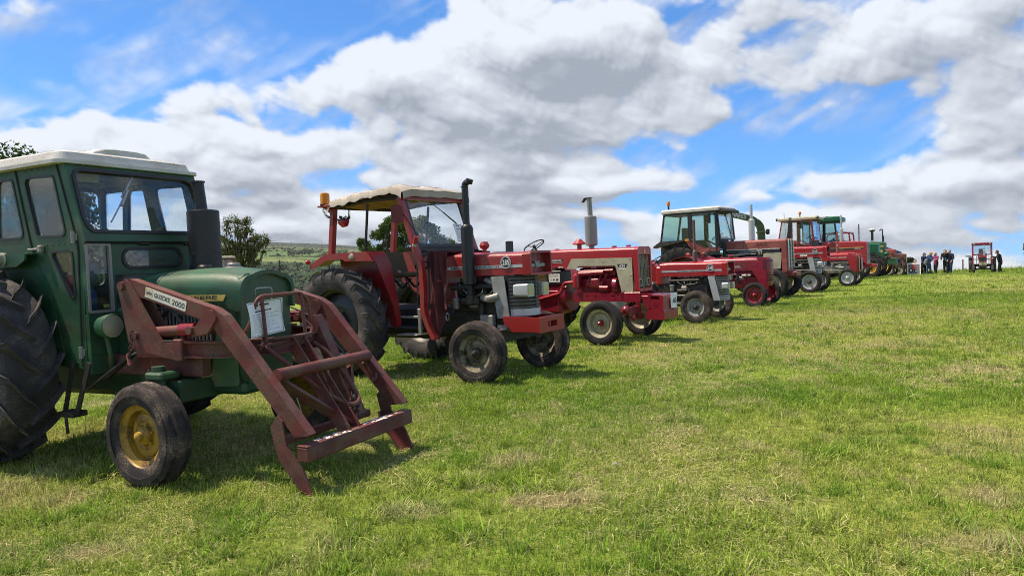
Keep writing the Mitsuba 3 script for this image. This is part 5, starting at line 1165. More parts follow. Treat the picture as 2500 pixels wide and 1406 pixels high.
        for x, z in ((-.0, .88), (-.0, .80), (.16, .88), (.16, .80), (.19, .9), (.19, .77)):
            t.add('bolt', cyl((x, y + s * .0, z), (x, y + s * .03, z), .015, n=6), 'crimson_paint', parent=rl)
    # slab weights hung on the front
    for i in range(6):
        y0 = -.29 + i * .098; pl = rnd([(.66, .88), (.97, .86), (.985, .84), (.985, .60), (1.0, .58), (1.0, .44), (.985, .42), (.66, .43), (.65, .45), (.65, .58), (.68, .60), (.68, .80), (.65, .82)], .012)
        if i == 0:
            pl = pl.difference(rnd([(.74, .79), (.91, .78), (.91, .835), (.74, .845)], .008)).difference(sbox(.70, .615, .77, .625)).difference(sbox(.70, .615, .715, .66))
        wk = t.add('front_weight', prism(pl, y0, y0 + .092), 'crimson_paint')
        if i == 0:
            pass
            for q in (sbox(.79, .64, .80, .73), sbox(.83, .64, .84, .73), sbox(.87, .64, .88, .73), sbox(.775, .68, .895, .69)):
                t.add('cast_mark', prism(q, y0 - .005, y0 + .001), 'crimson_paint', parent=wk)
    t.add('weight_hanger', cbox(.5, .7, -.3, .3, .80, .86), 'crimson_paint')
    # exhaust, air cleaner, seat, steering
    ex = t.add('silencer', lathe([(.0, 1.80), (.07, 1.81), (.118, 1.83), (.118, 2.36), (.108, 2.38), (.05, 2.39)], (-.62, .03, 0), 'z', 22), 'grey_metal', label='grey canister silencer')
    t.add('pipe', cat_([cyl((-.62, .03, 1.68), (-.62, .03, 1.84), .05), cyl((-.62, .03, 2.36), (-.635, .03, 2.74), .048)]), 'grey_metal', parent=ex); t.add('flap', cat_([cbox(-.70, -.585, -.03, .09, 2.735, 2.745, .002), hull([(-.70, -.03, 2.745), (-.70, .09, 2.745), (-.78, -.02, 2.66), (-.78, .08, 2.66), (-.77, .03, 2.73)])]), 'iron', parent=ex)
    t.add('air_cleaner', lathe([(.045, 1.74), (.045, 1.84), (.135, 1.855), (.135, 1.87), (.06, 1.935), (.05, 1.955), (0, 1.96)], (-.88, .0, 0), 'z', 22), 'bright_red', label='red mushroom air intake')
    steering_wheel(t, (-1.98, .02, 1.88), .225, 30); t.add('dash', cbox(-1.85, -1.62, -.25, .25, 1.3, 1.76, .03), 'bright_red'); plain_seat(t, -2.55, 1.45); t.add('seat_board', hull([(-2.62, y, z) for y in (-.1, .1) for z in (1.75, 2.0)] + [(-2.57, y, z) for y in (-.1, .1) for z in (1.75, 2.01)]), 'black')
    for y0, y1 in ((-.58, -.98), (.58, .98)):
        t.add('mudguard', arc_fender((-2.3, .80), .90, y0, y1, 15, 165, n=18), 'bright_red')
    c = Thing('number_card', 'white number card hung on the front weights of the cream-panelled tractor', 'card', M)
    c.add('sheet', loft([np.array([(1.008 + .012 * math.sin(a * 3), -.02 + .23 * a, .62 - .02 * a), (1.008 + .02 * a, -.02 + .24 * a, .89 - .01 * a), (1.005 + .02 * a, -.02 + .24 * a, .89 - .01 * a), (1.005 + .012 * math.sin(a * 3), -.02 + .23 * a, .62 - .02 * a)]) for a in np.linspace(0, 1, 8)]), 'paper', True)
    c.add('number', text_side('40', .085, 1.024, .035, .70, .003, True, (.05, 1, 0), (0, 0, 1), w=.13), 'navy')
    return t


cream_panel_tractor()


# ------------------------------------------------------------------ the rest of the row
def row_frame(x, y, yaw=36):
    return frame(x, y, yaw)


def undercarriage(t, wb, fy, ry, fr, fw, frr, rr_, rw, rrr, mat, rims, rubber='black_rubber', hubs='iron', fl='rib', axle='iron', zg=1.0, steer=0., dishes=(.03, .03), fx=0.):
    for s in (-1, 1):
        wheel(t, 'front_wheel', (fx, s * fy, fr - .015), fr, fw, frr, fl, rubber, rims[0], hubs, s, steer, dish=dishes[0], bolts=8, n=16, lug=.035, lw=.04)
        wheel(t, 'rear_wheel', (-wb, s * ry, rr_ - .02), rr_, rw, rrr, 'lug', rubber, rims[1], hubs, s, n=18, dish=dishes[1])
    t.add('chassis', cat_([cbox(-wb - .35, -wb + .8, -.25, .25, rr_ - .3, rr_ + .22, .05), cyl((-wb, -ry + .1, rr_), (-wb, ry - .1, rr_), .11), cbox(-wb + .7, .1, -.17, .17, fr + .15, fr + .5, .04)]), mat)
    t.add('front_axle', cat_([prism([(fx - .07, fr - .02), (fx + .07, fr - .02), (fx + .07, fr + .11), (fx - .07, fr + .11)], -fy + .14, fy - .14)] + [cyl((fx, s * (fy - .14), fr - .06), (fx, s * (fy - .14), fr + .26), .035) for s in (-1, 1)] + [cbox(fx - .04, fx + .04, s * (fy - .15) - .08, s * (fy - .15) + .08, fr - .05, fr + .04) for s in (-1, 1)]), axle)


def stack_pipe(t, x, y, z0, zm, z1, r0=.055, r1=.028, mat='rusty_pipe'):
    return t.add('exhaust_stack', lathe([(r1, z0), (r0, z0 + .03), (r0, zm), (r1, zm + .04), (r1, z1), (r1 * .7, z1)], (x, y, 0), 'z', 16), mat)


def small_grey_red(name, label, x, y, spec):
    M = row_frame(x, y); t = Thing(name, label, 'tractor', M); S = spec
    undercarriage(t, S['wb'], S['fy'], .68, S['fr'], S['fw'], S['frr'], .70, .32, .42, 'iron', S['rims'], S['rubber'], steer=S.get('steer', 0))
    engine(t, S['x0'] + .1, .05, S['zb'] - .62, S['zb'] + .02, .22, 'iron', S['seed'])
    red_grey_front(t, S['x0'], S['x1'], S['zb'], S['zt'], .235, S['gz'], S['panel'], S['badge'], 'bright_red', 'MASSEY-FERGUSON', S['lamp'], drop=.02, band=S.get('band', 'grey_paint'))
    t.add('drag_link', cyl((S['x0'] - .05, -.42, S['zb'] - .42), (.05, -.48, S['zb'] - .45), .018, n=8), 'steel'); t.add('radius_rod', tube([(S['x0'], -.34, S['zb'] - .60), (-.02, -.5, S['fr'] + .04)], 0, flat=(.05, .03)), 'grey_metal')
    for y0, y1 in ((-.42, -.80), (.42, .80)):
        t.add('mudguard', arc_fender((-S['wb'], .70), .80, y0, y1, 5, 165, n=18), 'bright_red'); t.add('mudguard_wall', prism(Polygon([(-S['wb'] + .80 * math.cos(a), .70 + .80 * math.sin(a)) for a in np.linspace(.1, 2.9, 16)]), y0 - .005, y0 + .005), 'bright_red')
    steering_wheel(t, (S['x0'] - .18, 0, S['zt'] + .07), .2, 35); plain_seat(t, -S['wb'] + .1, S['zb'] - .05)
    t.add('dash', cbox(S['x0'] - .12, S['x0'] + .05, -.2, .2, S['zb'] - .2, S['zt'] - .08, .03), 'bright_red')
    return t


a_ = small_grey_red('small_red_tractor', 'small red tractor with grey grille and dusty tyres next to the cream-panelled one', 4.588, 17.091, dict(wb=2.0, fy=.68, fr=.372, fw=.19, frr=.205, x0=-1.07, x1=.485, zb=1.045, zt=1.36, gz=.47, panel=[(.118, 1.03), (.275, 1.03), (.40, .47), (.245, .47)], badge='135', lamp=.80, rims=('grey_paint', 'grey_paint'), rubber='muddy_rubber', seed=11, band='grey_paint'))
stack_pipe(a_, -.265, .0, 1.36, 1.61, 2.35, .055, .03)
b_ = small_grey_red('silver_wheel_tractor', 'red tractor with light grey grille and silver wheels beyond the faded red nose', 10.975, 26.492, dict(wb=2.1, fy=.68, fr=.395, fw=.20, frr=.255, x0=-1.0, x1=.40, zb=1.24, zt=1.625, gz=.66, panel=[(-.17, 1.25), (.02, 1.25), (.12, .66), (-.05, .66)], badge='165', lamp=1.0, rims=('silver_paint', 'silver_paint'), rubber='black_rubber', seed=12, band='silver_paint'))
b_.add('hood_sticker', cbox(-.42, -.17, -.2425, -.236, 1.285, 1.345, .001), 'label_white'); stack_pipe(b_, -.62, .25, 1.6, 1.9, 2.5, .03, .016)
b_.add('nose_pin', lathe([(.03, 0), (.03, .12), (.05, .14), (.06, .18), (.03, .21), (0, .215)], (.52, .05, 1.52), 'z', 12), 'bright_red')


def crimson_tractor():
    M = row_frame(7.181, 20.95); t = Thing('crimson_tractor', 'round-nosed crimson tractor with crimson wheel discs and slotted grille', 'tractor', M)
    undercarriage(t, 2.0, .66, .70, .345, .18, .225, .68, .30, .42, 'crimson_paint', ('crimson_paint', 'crimson_paint'), hubs='crimson_paint', axle='crimson_paint')
    engine(t, -1.0, -.02, .55, 1.02, .2, 'crimson_paint', 21)
    w = .25
    t.add('hood', loft([hood_ring(x, w_, zb, z, .10, .02, 7) for x, w_, zb, z in ((-1.62, w * .96, 1.12, 1.385), (-1.4, w, 1.0, 1.395), (-.16, w, 1.0, 1.38), (.10, w, .99, 1.37), (.22, w * .96, .99, 1.35))]), 'crimson_paint', 45)
    nose = [np.array([(x + .0 - (1 - abs(y / w) ** 2.5) * -.07, y, z) for y in np.linspace(-w, w, 11)] + [(x - .25, y, z) for y in (w, -w)]) for x, z in ((.20, .56), (.235, .62), (.245, 1.22), (.23, 1.31), (.18, 1.365))]
    t.add('nose', loft(nose), 'crimson_paint', 40)
    for s in (-1, 1):
        y = s * (w + .002); t.add('front_cheek', prism(Polygon([(-.20, 1.02), (.22, 1.02), (.22, .52), (.08, .56), (-.02, .72)]), y - .02 if s < 0 else y, y if s < 0 else y + .02), 'crimson_paint')
        for i in range(9):
            t.add('slot', cbox(.115, .232 + .0, y - .004, y + .004, .70 + .068 * i, .732 + .068 * i, .003), 'black_matt')
    for i in range(9):
        t.add('slot', loft([np.array([(.234 + (1 - abs(q / w) ** 2.5) * .07 + dx, q, z) for z in (.70 + .068 * i, .732 + .068 * i) for dx in ((0, .006) if z < .701 + .068 * i else (.006, 0))]) for q in np.linspace(-w + .01, w - .01, 9)]), 'black_matt')
    pl = t.add('name_panel', prism(rnd([(-1.42, 1.06), (-.32, 1.06), (-.32, 1.26), (-1.42, 1.26)], .03), -w - .004, -w + .0), 'dark_red'); t.add('lettering', text_side('INTERNATIONAL', .062, -1.36, -w - .004, 1.09, .003, w=.86), 'silver_paint', parent=pl); t.add('small_lettering', text_side('McCORMICK', .03, -1.2, -w - .004, 1.20, .003, w=.46), 'silver_paint', parent=pl)
    t.add('panel_edge', prism(ring(rnd([(-1.42, 1.06), (-.32, 1.06), (-.32, 1.26), (-1.42, 1.26)], .03), .008), -w - .006, -w), 'crimson_paint', parent=pl)
    t.add('cap', lathe([(.04, -.03), (.05, 0), (.085, .015), (.085, .04), (.05, .065), (0, .07)], (-.86, .0, 1.41), 'z', 16), 'crimson_paint'); t.add('small_cap', ball((-1.15, 0, 1.41), .03), 'crimson_paint')
    for y in (-.08, .14):
        lp = t.add('work_lamp', lathe([(0, -.09), (.06, -.07), (.085, -.01), (.085, .02)], (-.04, y, 1.52), 'x', 18), 'black'); t.add('lens', lathe([(.08, .015), (0, .03)], (-.04, y, 1.52), 'x', 18), 'lens', parent=lp); t.add('stalk', cyl((-.06, y, 1.37), (-.06, y, 1.46), .018), 'black', parent=lp)
    for y0, y1 in ((-.44, -.84), (.44, .84)):
        t.add('mudguard', arc_fender((-2.0, .68), .80, y0, y1, 0, 160, n=18), 'crimson_paint'); t.add('mudguard_wall', prism(Polygon([(-2.0 + .80 * math.cos(a), .68 + .80 * math.sin(a)) for a in np.linspace(0, 2.8, 16)]), y0 - .005, y0 + .005), 'crimson_paint')
        t.add('fender_lamp', cat_([cbox(-1.98, -1.86, (y0 + y1) / 2 - .05, (y0 + y1) / 2 + .05, 1.48, 1.58, .02)]), 'red_lens')
    steering_wheel(t, (-1.66, .0, 1.52), .21, 35); t.add('dash', cbox(-1.66, -1.55, -.2, .2, 1.0, 1.36, .03), 'crimson_paint'); plain_seat(t, -2.1, 1.1)
    t.add('hose', tube(bend([(-.72, -.24, .92), (-.62, -.27, .88), (-.60, -.27, .62)], .06), .035), 'black')
    t.add('carburettor', cat_([cbox(-.50, -.34, -.27, -.18, .82, .90, .02), cyl((-.32, -.22, .86), (-.24, -.22, .86), .04)]), 'grey_metal')


crimson_tractor()


def glazed_cab(t, k, x0b, x0t, x1b, x1t, w, z0, z1, post, door, pane, roofmat, roof, lower=None, dark='cab_grey', pw=.06, mid=None):
    """A framed cab: corner posts leaning from floor to roof, panes between them, roof slab on top."""
    for s in (-1, 1):
        y = s * w; o = Polygon([(x0b, z0), (x1b, z0), (x1t, z1), (x0t, z1)]); m = mid if mid is not None else (x0t + x1t) / 2 - .1
        a = Polygon([(x0b, z0), (m - .03, z0), (m - .03, z1), (x0t, z1)]).buffer(-pw, join_style=2); b = Polygon([(m + .03, z0), (x1b, z0), (x1t, z1), (m + .03, z1)]).buffer(-pw, join_style=2)
        if lower is not None:
            b = b.union(Polygon(lower)).buffer(.02).buffer(-.02); o = o.union(Polygon(lower).buffer(pw))
        t.add('side_frame', prism(o.difference(a).difference(b), y - .03, y + .03), door, parent=k)
        for q in (a, b):
            t.add('side_glass', slab(q, (0, y, 0), (1, 0, 0), (0, 0, 1), .0005), pane, parent=k)
    for (xb, xt, nm) in ((x1b, x1t, 'windscreen'), (x0b, x0t, 'rear_window')):
        V = (xt - xb, 0, z1 - z0); lv = math.hypot(xt - xb, z1 - z0); g = rnd([(-w + .07, .05), (w - .07, .05), (w - .07, lv - .06), (-w + .07, lv - .06)], .04)
        t.add(nm + '_frame', slab(Polygon([(-w, 0), (w, 0), (w, lv), (-w, lv)]).difference(g), (xb, 0, z0), (0, 1, 0), V, .03), post, parent=k); t.add(nm, slab(g, np.array([xb, 0, z0]) + [.012, 0, 0], (0, 1, 0), V, .0005), pane, parent=k)
    rx0, rx1, rz0, rz1 = roof
    rr = [np.array([(x, y, z) for x, y in rnd([(rx0 + e, -w - .05 + e), (rx1 - e, -w - .05 + e), (rx1 - e, w + .05 - e), (rx0 + e, w + .05 - e)], .07).exterior.coords[:-1]]) for z, e in ((rz0, .02), (rz0 + .02, 0), (rz1 - .06, .0), (rz1 - .015, .04), (rz1, .12))]
    t.add('roof', loft(rr), roofmat, 40, parent=k); t.add('headlining', cbox(rx0 + .1, rx1 - .1, -w + .04, w - .04, z1 - .05, z1 - .03), dark, parent=k)
    t.add('floor', cbox(x0b, x1b, -w + .03, w - .03, z0 - .35, z0 - .31), dark, parent=k)
    t.add('seat', cat_([cbox((x0b + x1b) / 2 - .45, (x0b + x1b) / 2 + .0, -.24, .24, z0 - .25, z0 + .02, .04), cbox((x0b + x1b) / 2 - .50, (x0b + x1b) / 2 - .38, -.22, .22, z0, z0 + .5, .04)]), dark, parent=k)
    t.add('dashboard', cbox(x1b - .25, x1b - .05, -.3, .3, z0 - .3, z0 + .12, .03), dark, parent=k)


def faded_cab_tractor():
    M = row_frame(8.875, 24.162); t = Thing('faded_cab_tractor', 'big faded red tractor with a white-roofed cab and pale side panel', 'tractor', M)
    undercarriage(t, 3.05, .76, .82, .485, .27, .27, .93, .46, .48, 'iron', ('cream_paint', 'cream_paint'), 'black_rubber', steer=-4)
    engine(t, -1.2, -.3, .9, 1.5, .28, 'iron', 31)
    w = .32
    t.add('hood', loft([hood_ring(x, w, zb, z, .06, .02, 5) for x, zb, z in ((-1.70, 1.63, 1.93), (-.2, 1.62, 1.915), (.32, 1.62, 1.905))]), 'faded_paint', 40)
    t.add('hood_seam', cbox(-1.07, -1.06, -w - .004, -w + .01, 1.64, 1.89), 'iron')
    for i in range(9):
        t.add('vent_slot', prism([(-.66 + .042 * i, 1.70), (-.645 + .042 * i, 1.70), (-.615 + .042 * i, 1.82), (-.63 + .042 * i, 1.82)], -w - .003, -w + .002), 'black_matt')
    for s in (-1, 1):
        y = s * (w + .001); st = t.add('side_stripe', prism([(-1.70, 1.455), (.12, 1.475), (.12, 1.60), (-1.70, 1.62)], y - .006 if s < 0 else y, y if s < 0 else y + .006), 'black'); t.add('stripe_edge', cat_([prism([(-1.70, 1.612), (.12, 1.592), (.12, 1.612), (-1.70, 1.632)], y - .008, y + .004), prism([(-1.70, 1.445), (-.55, 1.455), (-.55, 1.475), (-1.70, 1.465)], y - .008, y + .004)]), 'label_white', parent=st)
        if s < 0:
            t.add('lettering', text_side('INTERNATIONAL', .05, -1.22, y - .006, 1.51, .003, w=.62), 'grey_paint', parent=st)
        t.add('side_panel', prism(rnd([(-.42, .93), (.13, .95), (.17, 1.47), (-.42, 1.46)], .015), y - .01 if s < 0 else y, y if s < 0 else y + .01), 'cream_paint', label='pale square side panel' if s < 0 else None)
        t.add('front_side', prism([(.17, .82), (.33, .82), (.33, 1.90), (.17, 1.62)], y - .012 if s < 0 else y, y if s < 0 else y + .012), 'faded_paint')
    g = t.sub('grille'); t.add('shell', cbox(.30, .36, -w, w, .84, 1.905, .02), 'faded_paint', parent=g); t.add('backing', cbox(.36, .372, -w + .03, w - .03, .98, 1.86, .004), 'black', parent=g)
    for y in (-w + .02, -.012, w - .05):
        t.add('upright', cbox(.37, .40, y, y + .03, .95, 1.90, .004), 'label_white', parent=g)
    for i in range(7):
        t.add('bar', cbox(.37, .39, -w + .04, w - .04, 1.02 + .12 * i, 1.035 + .12 * i, .002), 'cream_paint', parent=g)
    t.add('front_bolster', cat_([cbox(.1, .62, -.26, .26, .70, .84, .02)]), 'faded_paint'); t.add('tow_hole', cyl((.56, -.262, .77), (.56, -.27, .77), .04), 'black_matt')
    stack_pipe(t, -.89, .05, 1.90, 2.60, 3.12, .10, .048, 'silver_paint')
    c = t.sub('cab')
    glazed_cab(t, c, -3.86, -3.70, -1.72, -1.80, .74, 1.98, 2.96, 'black', 'black', 'tint_glass', 'white_roof', (-3.80, -1.66, 2.97, 3.13), lower=[(-2.72, 2.05), (-1.80, 2.05), (-1.80, 1.75), (-2.2, 1.74)], mid=-2.74, pw=.045)
    t.add('b_post', cat_([cbox(-1.86, -1.79, s * .74 - .04, s * .74 + .04, 1.5, 2.96) for s in (-1,)]), 'black', parent=c); t.add('b_post', cbox(-1.86, -1.79, .70, .78, 1.5, 2.96), 'black', parent=c)
    t.add('roof_edge', hull([(x, y, z) for x, z in ((-1.85, 2.96), (-1.55, 2.92), (-1.53, 2.97), (-1.78, 3.11)) for y in (-.76, .76)]), 'iron', parent=c)
    t.add('door_panel', prism([(-2.85, 1.50), (-1.72, 1.50), (-1.72, 1.75), (-1.80, 1.75), (-2.2, 1.74), (-2.72, 1.98), (-2.85, 1.98)], -.77, -.74), 'faded_paint', parent=c); t.add('door_stripe', prism([(-2.3, 1.47), (-1.72, 1.50), (-1.72, 1.62), (-2.15, 1.60)], -.778, -.771), 'black', parent=c)
    t.add('cowl', cbox(-1.75, -1.66, -.42, .42, 1.4, 1.92, .03), 'black')
    steering_wheel(t, (-2.05, 0, 2.12), .21, 30)
    mi_ = t.add('mirror', cbox(-1.98, -1.94, -1.10, -.90, 2.55, 2.90, .02), 'black', parent=c); t.add('mirror_arm', tube([(-1.84, -.82, 2.93), (-1.96, -1.0, 2.95), (-1.96, -1.0, 2.85)], .012, 6), 'iron', parent=mi_)
    b = t.sub('beacon'); t.add('stalk', cyl((-3.52, -.70, 3.1), (-3.52, -.70, 3.26), .03), 'black', parent=b); t.add('dome', lathe([(.06, 0), (.065, .06), (.05, .15), (0, .17)], (-3.52, -.70, 3.26), 'z', 14), 'lens_amber', parent=b); t.add('wiper', tube([(-1.76, .0, 2.85), (-1.72, .2, 2.4), (-1.69, .35, 2.05)], .015, 5), 'black', parent=c)
    for s in (-1, 1):
        t.add('mudguard', hull([(x, y, z) for x, z in ((-4.0, 1.86), (-3.75, 2.02), (-2.80, 2.04), (-2.80, 2.0), (-3.75, 1.97), (-4.0, 1.80)) for y in (s * .70, s * 1.04)]), 'iron'); t.add('mudguard_front', hull([(x, y, z) for x, z in ((-2.84, 2.03), (-2.78, 2.03), (-2.38, 1.42), (-2.44, 1.42)) for y in (s * .62, s * 1.0)]), 'faded_paint'); t.add('mudguard_wall', prism([(-3.9, 1.8), (-3.7, 2.0), (-2.8, 2.02), (-2.3, 1.3), (-3.9, 1.3)], s * .62 - .01, s * .62 + .01), 'iron')
    t.add('indicator', cbox(-2.80, -2.66, -1.10, -1.05, 1.98, 2.06, .01), 'lens_amber')


faded_cab_tractor()


def small_old_red():
    M = row_frame(13.992, 30.166); t = Thing('rounded_red_tractor', 'small bright red tractor with rounded hood and silver front wheels, orange-tipped exhaust', 'tractor', M)
    undercarriage(t, 1.85, .63, .66, .35, .165, .235, .66, .28, .40, 'grey_metal', ('silver_paint', 'silver_paint'), hubs='silver_paint')
    engine(t, -.85, .12, .55, 1.06, .2, 'grey_metal', 41)
    w = .235
    t.add('hood', loft([hood_ring(x, w_, zb, z, .09, .02, 7) for x, w_, zb, z in ((-1.0, w, 1.04, 1.36), (-.3, w, 1.04, 1.35), (.12, w, 1.03, 1.335), (.30, w * .97, 1.02, 1.30))]), 'bright_red', 45)
    rows = [np.array([(x - .22 * abs(y / w) ** 3, y, z) for y in np.linspace(-w, w, 11)] + [(x - .4, w, z), (x - .4, -w, z)]) for x, z in ((.36, .54), (.40, .60), (.44, 1.15), (.42, 1.24), (.34, 1.31))]
    t.add('nose', loft(rows), 'bright_red', 40)
    for s in (-1, 1):
        t.add('cheek', prism([(-.05, 1.04), (.25, 1.04), (.25, .54), (.12, .56), (.02, .78)], s * w - .012, s * w + .012), 'bright_red')
    t.add('grille_trim', cat_([tube(bend([(.28, -w - .01, 1.28), (.37, -.17, 1.18), (.36, -.17, .60)], .08), .012, 6)]), 'label_white'); t.add('grille', slab(rnd([(-.15, .62), (.15, .62), (.15, 1.12), (-.15, 1.12)], .05), (.435, 0, 0), (0, 1, 0), (0, 0, 1), .006), 'grey_paint')
    t.add('lettering', text_side('MASSEY-FERGUSON', .035, -.72, -w - .002, 1.14, .003, w=.62), 'label_white')
    ex = stack_pipe(t, -.48, .0, 1.34, 1.66, 2.25, .055, .028, 'faded_paint'); t.add('fuel_bowl', cyl((-.42, -.22, .74), (-.22, -.22, .74), .05), 'grey_paint')
    t.add('drag_link', cyl((-1.0, -.36, .66), (-.05, -.42, .62), .018, n=8), 'steel')
    for y0, y1 in ((-.40, -.76), (.40, .76)):
        t.add('mudguard', arc_fender((-1.85, .66), .76, y0, y1, 5, 160, n=16), 'bright_red')
    steering_wheel(t, (-1.1, 0, 1.46), .19, 35); plain_seat(t, -1.75, 1.0); t.add('dash', cbox(-1.08, -.95, -.2, .2, .9, 1.34, .03), 'bright_red')


small_old_red()


def red_cab_tractor():
    M = row_frame(17.7, 36.5); t = Thing('red_cab_tractor', 'tall red cab tractor with a pale flat roof and dome lamp, far down the row', 'tractor', M)
    undercarriage(t, 2.85, .78, .80, .46, .26, .26, .86, .44, .46, 'iron', ('silver_paint', 'silver_paint'), 'dusty_rubber', fx=-.42)
    engine(t, -1.2, -.2, .8, 1.3, .26, 'iron', 51); w = .30
    t.add('hood', loft([hood_ring(x, w, zb, z, .05, .015, 5) for x, zb, z in ((-2.0, 1.30, 1.93), (-.5, 1.28, 1.90), (.05, .72, 1.86), (.10, .72, 1.84))]), 'bright_red', 40)
    t.add('nose_trim', cbox(.10, .13, -w, w, .72, 1.84, .01), 'grey_paint'); g = t.sub('grille'); t.add('backing', cbox(.13, .136, -w + .03, w - .03, .95, 1.75, .002), 'black', parent=g)
    for i in range(8):
        t.add('bar', cbox(.136, .146, -w + .03, w - .03, 1.0 + .09 * i, 1.015 + .09 * i, .002), 'grey_paint', parent=g)
    st = t.add('side_stripe', prism([(-2.0, 1.46), (-.08, 1.49), (-.08, 1.56), (-2.0, 1.57)], -w - .007, -w - .001), 'black'); t.add('stripe_edge', prism([(-2.0, 1.57), (-.04, 1.56), (-.04, 1.585), (-2.0, 1.60)], -w - .008, -w - .001), 'decal_yellow', parent=st); t.add('lettering', text_side('INTERNATIONAL', .042, -1.75, -w - .007, 1.50, .003, w=.8), 'grey_paint', parent=st); t.add('number', text_side('885 XL', .045, -.46, -w - .007, 1.50, .003, w=.28), 'label_white', parent=st)
    t.add('front_block', cbox(-.1, .5, -.22, .22, .58, .74, .02), 'bright_red')
    stack_pipe(t, -1.12, .05, 1.9, 2.55, 3.25, .085, .04, 'silver_paint'); stack_pipe(t, -.35, .30, 1.85, 2.7, 2.75, .028, .025, 'black')
    c = t.sub('cab'); glazed_cab(t, c, -4.05, -3.85, -2.28, -2.36, .74, 2.02, 3.10, 'bright_red', 'bright_red', 'glass', 'cream_paint', (-4.05, -2.10, 3.10, 3.27), lower=[(-3.2, 2.1), (-2.42, 2.1), (-2.42, 1.78), (-2.80, 1.80)], mid=-3.38, pw=.05)
    t.add('rear_pillar', prism([(-3.60, 2.02), (-3.38, 2.02), (-3.32, 3.26), (-3.46, 3.26)], -.79, -.77), 'black', parent=c); t.add('door_bottom', prism([(-3.5, 1.6), (-2.28, 1.5), (-2.28, 1.78), (-2.80, 1.80), (-3.2, 2.04), (-3.5, 2.04)], -.77, -.74), 'bright_red', parent=c)
    for x in (-4.05, -2.11):
        t.add('roof_lamp', cyl((x, -.66, 3.19), (x + (.08 if x > -3 else -.08), -.66, 3.19), .08), 'black', parent=c)
    b = t.sub('beacon'); t.add('stalk', cyl((-2.95, -.6, 3.1), (-2.95, -.6, 3.40), .03), 'black', parent=b); t.add('dome', lathe([(.05, 0), (.075, .03), (.07, .11), (.03, .15), (0, .155)], (-2.95, -.6, 3.40), 'z', 14), 'lens_amber', parent=b)
    m = t.add('mirror', cbox(-2.85, -2.80, -1.06, -.84, 2.65, 3.0, .02), 'black', parent=c); t.add('mirror_arm', tube([(-2.4, -.78, 3.0), (-2.8, -.95, 3.05), (-2.82, -.95, 2.9)], .012, 6), 'black', parent=m)
    t.add('aerial', cyl((-3.98, .5, 2.2), (-4.05, .5, 3.6), .008, n=5), 'black', parent=c); steering_wheel(t, (-2.65, 0, 2.25), .2, 30)
    for s in (-1, 1):
        t.add('mudguard', arc_fender((-3.0, .86), 1.06, s * .62, s * 1.0, 20, 150, n=14, rim=.0), 'bright_red')
    t.add('grab_rail', cyl((-2.9, -.79, 2.05), (-2.9, -.79, 2.62), .014, n=6), 'steel')


red_cab_tractor()


def green_cab_tractor():
    M = row_frame(19.55, 39.5); t = Thing('green_cab_tractor', 'green-roofed dark glass cab tractor behind the tall red cab', 'tractor', M)
    undercarriage(t, 2.6, .8, .82, .5, .28, .28, .92, .46, .48, 'iron', ('yellow_paint', 'yellow_paint')); w = .33
    t.add('hood', loft([hood_ring(x, w, 1.3, z, .05, .015, 5) for x, z in ((-1.6, 1.85), (.3, 1.78))]), 'bright_green', 40)
    c = t.sub('cab'); glazed_cab(t, c, -3.45, -3.45, -1.62, -1.75, .78, 1.85, 3.10, 'black', 'black', 'tint_glass', 'bright_green', (-3.65, -1.5, 3.10, 3.36), mid=-2.65, pw=.05)
    t.add('aerial', tube([(-3.0, 0, 3.3), (-2.3, 0, 3.42), (-1.7, 0, 3.33)], .01, 5), 'black', parent=c); t.add('mudguard', arc_fender((-2.6, .9), 1.04, -.62, -1.04, 20, 160, n=12), 'bright_green'); steering_wheel(t, (-2.0, 0, 2.15), .2, 30)


green_cab_tractor()


